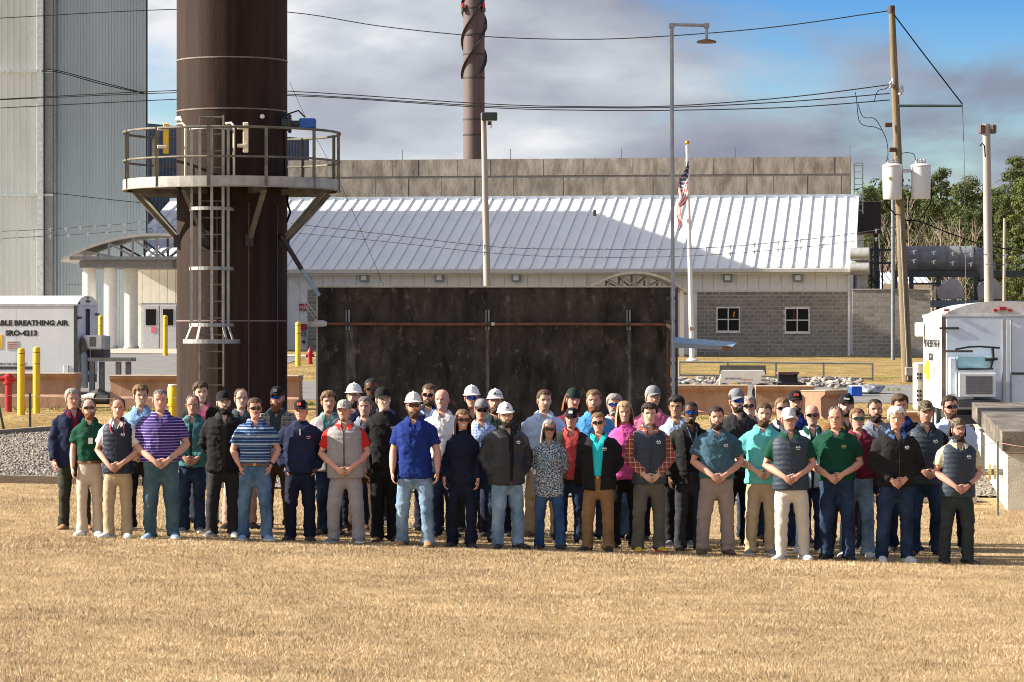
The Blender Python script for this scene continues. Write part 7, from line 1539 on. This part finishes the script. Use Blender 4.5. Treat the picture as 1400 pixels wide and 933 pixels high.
CAMO = pattern('camo','camo',(.14,.11,.08),(.055,.05,.035),.03,.5,(.25,.21,.17)); CAMOG = pattern('camo_grey','camo',(.42,.40,.37),(.20,.20,.17),.03,.5,(.55,.53,.50)); BLOUSE = pattern('blouse_print','print',(.025,.055,.10),(.40,.44,.48),.016,.52,(.08,.22,.32))
CAPB = fab('cap_black',(.010,.010,.012)); CAPG = fab('cap_grey',(.20,.21,.23)); CAPW = fab('cap_white',(.52,.53,.56),var=.05); PATR = mat('patch_red',(.5,.06,.04),.7); PATW = mat('patch_white',(.7,.7,.7),.7); REDL = mat('lanyard_red',(.45,.03,.05),.7,var=.05); BLUL = mat('lanyard_blue',(.10,.14,.28),.7); DKL = mat('lanyard_dark',(.03,.03,.035),.7); WATCH = mat('watch_steel',(.4,.4,.4),.3,metal=.7); WATK = mat('watch_black',(.015,.015,.015),.4)
p = person
p(101,531,-9,'grey-haired man in navy zip jacket over maroon shirt and dark trousers','down',1.0,skin='r',hairc='grey',shirt=MAROON,sleeves='long',tuck=True,layer='jacket',layerm=NAVY,opening=.04,pants=OLIVED,shoes='tan',yaw=.22)
p(122,544,-2,'man with ginger beard and sunglasses in bottle green polo with an ID badge','down',.86,skin='l',hair='receding',hairc='brown',beard='full',beardc='red',glasses='sun',shirt=GREEN,tuck=True,pants=LKHA,belt=BELTB,shoes='white',extras=[('badge',DKL)])
p(161,544,0,'man in navy quilted vest over white polo with a red lanyard','clasp',.95,skin='r',hair='receding',hairc='brown',shirt=WHITE,layer='vest',layerm=VESTN,pants=KHAKI,shoes='white',extras=[('lanyard',REDL),('logo',)],sp=.13)
p(191,525,-11,'smiling wavy-haired man in blue sweater over a pink collar','clasp',.92,skin='l',hair='full',hairc='lbrown',smile=True,shirt=SKY,sleeves='long',pants=BLACK,shoes='grey')
p(221,532,0,'big man in purple striped polo and teal jeans with a watch','clasp',1.18,.03,skin='r',hair='buzz',hairc='dgrey',shirt=PURP,pants=JT,shoes='blue',extras=[('watch',WATCH)],sp=.155,hw=1.05,hem=.93)
p(262,540,-9,'man with glasses in open teal shirt behind the purple striped polo','clasp',.96,skin='r',hair='receding',hairc='dgrey',glasses='clear',shirt=DTEAL,sleeves='long',layer='jacket',layerm=TEAL,opening=.02,pants=JD,shoes='grey',hem=.86)
p(277,521,-22,'young man with wavy brown hair in dark jacket over pink shirt','down',.93,skin='p',hair='full',hairc='brown',shirt=PINK,layer='jacket',layerm=BLACK,opening=.06,pants=JL,shoes='dark')
p(304,534,-5,'bearded man in black cap and bulky black jacket','back',1.02,skin='p',hairc='black',beard='full',hat=('cap',CAPB),shirt=OLIVED,layer='jacket',layerm=BLACK,opening=.035,pants=CHAR,shoes='grey',shead=.25)
p(329,531,-16,'balding man with thin glasses in dark teal shirt behind the black jacket','down',1.05,skin='p',hair='receding',hairc='brown',glasses='clear',shirt=DTEAL,sleeves='long',pants=PINKK,shoes='dark')
p(349,544,-1,'mustached man in sunglasses and blue striped polo, hands in jeans pockets','pocket',1.04,.015,skin='r',hairc='brown',beard='mustache',glasses='sun',shirt=BLUS,tuck=True,pants=JM,belt=BELTB,shoes='blue',extras=[('watch',WATK)],sp=.14)
p(380,528,-17,'man with long ginger beard, black cap and blue mirrored sunglasses in plaid shirt','down',1.05,skin='r',hairc='brown',beard='long',beardc='red',glasses='blue',hat=('cap',CAPB,None,mat('patch_dark',(.05,.06,.06),.7)),shirt=DTEAL,layer='jacket',layerm=PLAID,opening=.06,pants=DBROWN,shoes='brown')
p(409,546,-3,'man in navy hooded sweatshirt and black cap, hands in its front pocket','pocket',1.06,.02,skin='r',hairc='grey',hat=('cap',CAPB,None,PATR),shirt=NAVY,collar='crew',layer='hoodie',layerm=NAVY,pants=DNAVY,shoes='dark',extras=[('logo',mat('logo_pink',(.6,.25,.32),.6)),('glasses_hang',)],sp=.125)
p(451,534,-12,'curly-haired man with mustache in pale jacket over teal shirt','down',.92,skin='r',hair='curly',hairc='lbrown',beard='mustache',shirt=TEAL,layer='jacket',layerm=COVER,opening=.05,pants=JD,shoes='brown')
p(474,546,-2,'man in grey sleeveless coverall over red tee with a pale camouflage cap','clasp',1.12,.03,skin='r',hairc='dgrey',beard='goatee',hat=('cap',CAMOG),shirt=RED,collar='polo',layer='vest',layerm=COVER,pants=COVER,shoes='grey',hem=.82,sp=.15,extras=[('seam',fab('coverall_seam',(.20,.19,.20)))])
p(483,523,-20,'bearded man in white hard hat and clear glasses behind the pale camouflage cap','down',1.0,skin='l',hairc='dark',beard='full',glasses='clear',hat=('hard','w'),shirt=NAVY,sleeves='long',pants=DNAVY,shoes='brown')
p(512,517,-26,'tall dark-skinned man in sunglasses and plaid jacket before the blackened wall','down',1.0,skin='d',hair='buzz',hairc='black',beard='trim',glasses='sun',shirt=BLACK,layer='jacket',layerm=BLPL,opening=.05,pants=CHAR,shoes='dark')
p(499,542,-11,'older man with short grey hair half hidden behind the grey coverall','down',.95,skin='r',hair='short',hairc='dgrey',beard='stubble',beardc='grey',shirt=GREYP,sleeves='long',pants=DBROWN,shoes='brown')
p(528,529,-5,'young man in plain black tee and black cap with bare arms','down',.93,skin='p',hairc='dark',hat=('cap',CAPB),smile=True,shirt=BLACK,collar='crew',pants=BLACK,shoes='brown',extras=[('logo',)])
p(569,535,0,'man in white hard hat and royal blue short-sleeved shirt with tan boots','down',1.04,skin='r',hairc='brown',beard='full',beardc='brown',glasses='sun',hat=('hard','a'),shirt=ROYAL,pants=JL,shoes='tan',sp=.16,extras=[('pockets',ROYAL)],hem=.80)
p(587,525,-22,'bearded man in sunglasses and navy jacket behind the royal blue shirt','down',1.0,skin='r',hairc='brown',beard='trim',glasses='sun',shirt=SKY,layer='jacket',layerm=DNAVY,opening=.035,pants=DNAVY,shoes='dark')
p(607,532,-14,'bald man in white button shirt and dark jeans','down',1.04,skin='r',hair='bald',hairc='grey',beard='stubble',beardc='grey',smile=True,shirt=WHITE,sleeves='long',tuck=True,pants=JD,shoes='dark',belt=BELTK)
p(630,560,-1,'woman in sunglasses with brown hair, all in navy','down',.90,fem=True,skin='r',hair='long',hairc='lbrown',hairlen=.09,glasses='sun',shirt=DNAVY,sleeves='long',collar='crew',pants=DNAVY,shoes='dark',smile=True,hem=.82)
p(647,526,-22,'man in white hard hat with blue mirrored sunglasses and dark jacket','down',.98,skin='r',hairc='brown',glasses='blue',hat=('hard','w'),shirt=BLACK,sleeves='long',layer='jacket',layerm=BLACK,pants=CHAR,shoes='dark')
p(659,545,-8,'man in grey cap and sunglasses wearing a blue checked shirt','down',1.0,skin='r',hairc='dgrey',glasses='sun',hat=('cap',CAPG,fab('cap_bill_dark',(.05,.02,.02))),shirt=CHECK,sleeves='long',tuck=True,pants=JD,shoes='brown')
p(679,531,-17,'bearded man in white hard hat with a black headlamp','down',1.02,skin='r',hairc='brown',beard='full',beardc='brown',hat=('hard','w','lamp'),shirt=fab('dark_green_jacket',(.012,.035,.028)),sleeves='long',pants=DNAVY,shoes='dark')
p(694,549,-1,'heavy man in white hard hat and black vest jacket with one hand in his pocket','pocket',1.12,.02,skin='l',hairc='dark',beard='full',glasses='clear',hat=('hard','w','emblem'),shirt=BLACK,layer='jacket',layerm=mat('cloth_vest_jacket',(.016,.019,.026),.6,var=.2,scale=4,bump=.5,bscale=12),opening=.03,pants=JL,shoes='dark',yaw=.25,extras=[('logo',)],sp=.14)
p(743,533,-18,'tall man in light blue button shirt and khaki trousers','down',1.08,skin='l',hair='short',hairc='brown',beard='stubble',shirt=LBLUE,sleeves='long',pants=KHAKI,shoes='brown',sp=.15)
p(751,574,-2,'woman with long grey hair and sunglasses in a patterned blouse','back',1.04,.01,fem=True,skin='t',hair='long',hairc='grey',hairlen=.14,glasses='sun',shirt=BLOUSE,sleeves='long',collar='polo',pants=denim('blue',(.015,.045,.13),(.05,.11,.24)),shoes='dark',hem=.72)
p(784,530,-22,'man in dark knit beanie and maroon top with long ginger hair','down',1.02,skin='r',hair='long',hairc='red',hairlen=.02,beard='mustache',beardc='red',hat=('beanie',fab('beanie_green',(.012,.025,.024))),shirt=MAROON,sleeves='long',collar='crew',pants=JD,shoes='dark')
p(778,557,-11,'man in black cap with a white mark and open brown jacket over coral shirt','down',1.06,.02,skin='r',hairc='grey',beard='goatee',beardc='grey',hat=('cap',CAPB,None,PATW),shirt=CORAL,layer='jacket',layerm=fab('dark_brown_jacket',(.020,.015,.012)),opening=.085,pants=JD,shoes='dark')
p(809,533,-17,'smiling bearded man in bright blue polo','down',1.06,skin='r',hair='short',hairc='lbrown',beard='full',beardc='red',smile=True,shirt=fab('bright_blue',(.06,.25,.55)),pants=JD,shoes='dark')
p(818,564,-2,'older man in sunglasses, black fleece jacket over turquoise shirt and brown trousers','back',1.04,.02,skin='r',hair='short',hairc='lbrown',glasses='sun',shirt=TURQ,tuck=True,layer='jacket',layerm=BLACK,opening=.065,pants=BRN,belt=BELTK,shoes='dark',extras=[('logo',)],sp=.14)
p(839,538,-20,'grey-haired bearded man in blue sunglasses and pale plaid shirt','down',1.0,skin='r',hair='full',hairc='grey',beard='trim',beardc='grey',glasses='blue',shirt=WPL,sleeves='long',pants=JM,shoes='dark')
p(854,549,-8,'blond woman in magenta pink top and black trousers','down',.92,fem=True,skin='r',hair='long',hairc='blond',hairlen=.06,smile=True,shirt=MAG,sleeves='long',collar='crew',pants=BLACK,shoes='dark',hem=.84)
p(888,550,-3,'man in slate quilted vest over orange plaid shirt with yellow shoes','clasp',1.0,skin='l',hair='full',hairc='dark',shirt=ORPL,sleeves='long',layer='vest',layerm=VEST,pants=OLIVEG,shoes='yellow',extras=[('logo',),('watch',WATCH)],sp=.12)
p(895,527,-20,'tall man in grey cap and dusty pink polo','down',1.04,skin='r',hairc='grey',hat=('cap',CAPG),shirt=PINK,pants=DNAVY,shoes='dark')
p(927,540,-13,'young man with dark wavy hair and glasses in pale blue shirt','down',.93,skin='t',hair='full',hairc='black',glasses='clear',shirt=LBLUE,tuck=True,pants=BLACK,shoes='grey')
p(944,549,-7,'dark-skinned man in blue sunglasses and open black jacket with a lanyard','down',1.0,skin='d',hair='buzz',hairc='black',beard='goatee',glasses='blue',smile=True,shirt=BLACK,tuck=True,layer='jacket',layerm=fab('black_jacket_soft',(.016,.016,.017)),opening=.085,pants=DKGREY,shoes='dark',extras=[('badge',BLUL)])
p(979,556,-3,'dark-bearded man in slate teal polo and taupe trousers','clasp',1.14,.01,skin='r',hair='short',hairc='dark',beard='full',beardc='dark',shirt=SLATE,pants=TAUPE,shoes='brown',hem=.93,extras=[('logo',)],sp=.15)
p(1009,531,-16,'tall man in grey cap, blue sunglasses and black polo','down',1.04,skin='l',hairc='dark',beard='trim',beardc='dark',glasses='blue',hat=('cap',CAPG),shirt=CHAR,pants=BLACK,shoes='dark',extras=[('lanyard',DKL)])
p(1026,541,-26,'grey-haired man in sunglasses peering out behind the black polo','down',1.0,skin='r',hair='short',hairc='grey',beard='stubble',beardc='white',glasses='sun',shirt=GREYP,pants=JD,shoes='dark')
p(1041,551,-5,'bearded man in aqua polo and tan trousers with grey shoes','clasp',1.02,.015,skin='l',hair='short',hairc='brown',beard='full',beardc='brown',shirt=AQUA,pants=KHAKI,shoes='grey',hem=.84)
p(1067,544,-18,'fair-haired man in sunglasses and navy jacket with a white tee showing','down',1.0,skin='r',hair='short',hairc='lbrown',beard='goatee',beardc='red',glasses='sun',shirt=WHITE,layer='jacket',layerm=DNAVY,opening=.03,pants=JD,shoes='dark')
p(1090,534,-24,'bearded man in black cap with a red patch','down',1.0,skin='l',hairc='dark',beard='full',beardc='dark',hat=('cap',CAPB,None,PATR),shirt=ROYAL,pants=JD,shoes='dark')
p(1083,557,0,'man in pale grey cap and slate vest over green polo with stone trousers','clasp',1.06,.01,skin='r',hairc='grey',beard='goatee',beardc='grey',glasses='clear',hat=('cap',CAPW),shirt=GREEN,layer='vest',layerm=VEST,pants=STONE,shoes='white',extras=[('logo',)],sp=.15)
p(1108,553,-10,'bald man in sunglasses and pale blue jacket over green shirt','down',1.0,skin='r',hair='bald',hairc='grey',beard='goatee',beardc='grey',glasses='sun',shirt=GREEN,layer='jacket',layerm=LBLUE,opening=.03,pants=JD,shoes='white')
B47 = p(1154,538,-20,'man in black cap with white script lettering and brown coat','down',1.14,skin='l',hairc='dark',beard='trim',hat=('cap',CAPB),shirt=CHAR,layer='jacket',layerm=fab('rust_brown_coat',(.16,.065,.02)),opening=.03,pants=DBROWN,shoes='dark')
p(1145,556,-2,'man with glasses in bottle green polo and dark jeans, hands clasped','clasp',1.14,.02,skin='r',hair='receding',hairc='dgrey',glasses='clear',shirt=GREEN,pants=JD,shoes='dark',extras=[('logo',mat('logo_gold',(.5,.4,.1),.6))],sp=.14,hem=.93)
p(1171,558,-7,'man in green-tinted sunglasses and maroon shirt with faded jeans','down',1.05,.02,skin='r',hair='short',hairc='lbrown',glasses='green',shirt=MAROON,sleeves='long',tuck=True,pants=JL,shoes='white')
p(1195,545,-16,'dark-bearded man in grey polo beside the road','down',1.0,skin='r',hair='buzz',hairc='dark',beard='full',beardc='dark',shirt=GREYP,pants=JD,shoes='dark')
p(1224,555,-1,'white-haired man in black zip jacket with blue collar and white shoes','clasp',1.06,skin='r',hair='full',hairc='white',browc='grey',shirt=fab('blue_collar_shirt',(.06,.13,.36)),sleeves='long',layer='jacket',layerm=fab('black_softshell',(.014,.013,.014)),opening=0,pants=JD,shoes='white',extras=[('logo',)],hem=.87)
p(1235,538,-18,'brown-haired man with mustache in blue and navy polo','down',1.0,skin='r',hair='full',hairc='brown',beard='mustache',shirt=ROYAL,layer='jacket',layerm=DNAVY,opening=.03,pants=JD,shoes='dark')
p(1265,547,-11,'man in camouflage cap and slate vest over dark sleeves with gloved hand','clasp',1.0,skin='r',hairc='brown',beard='stubble',hat=('cap',CAMO),shirt=BLACK,sleeves='long',layer='vest',layerm=VEST,pants=JD,shoes='brown',extras=[('logo',)],sp=.15)
p(1299,541,-20,'broad man in sunglasses and light blue shirt before the vault','down',1.2,.02,skin='r',hair='short',hairc='dark',beard='trim',beardc='brown',glasses='sun',shirt=LBLUE,sleeves='long',pants=DNAVY,shoes='white',hw=1.05)
p(1308,571,0,'bearded man in camouflage cap and slate vest over pale yellow polo','clasp',1.06,.01,skin='r',hair='long',hairc='dark',hairlen=-.03,beard='full',beardc='dark',hat=('cap',CAMO),shirt=fab('pale_yellow',(.56,.54,.36),var=.05),layer='vest',layerm=VEST,pants=GREYG,shoes='dark',extras=[('logo',),('watch',WATK)],sp=.14)
ck = B47.k; text_part('Dixie', .030, M_WHT, B47.o, Matrix.Translation(BASE[B47.o]) @ Matrix.Scale(ck,4) @ B47.headT @ Matrix.Translation((0,-.0985,.178)) @ Matrix.Rotation(R(62),4,'X'), 'cap_lettering', .0008, 1.0, .003, 'CENTER')
finish_cloth()
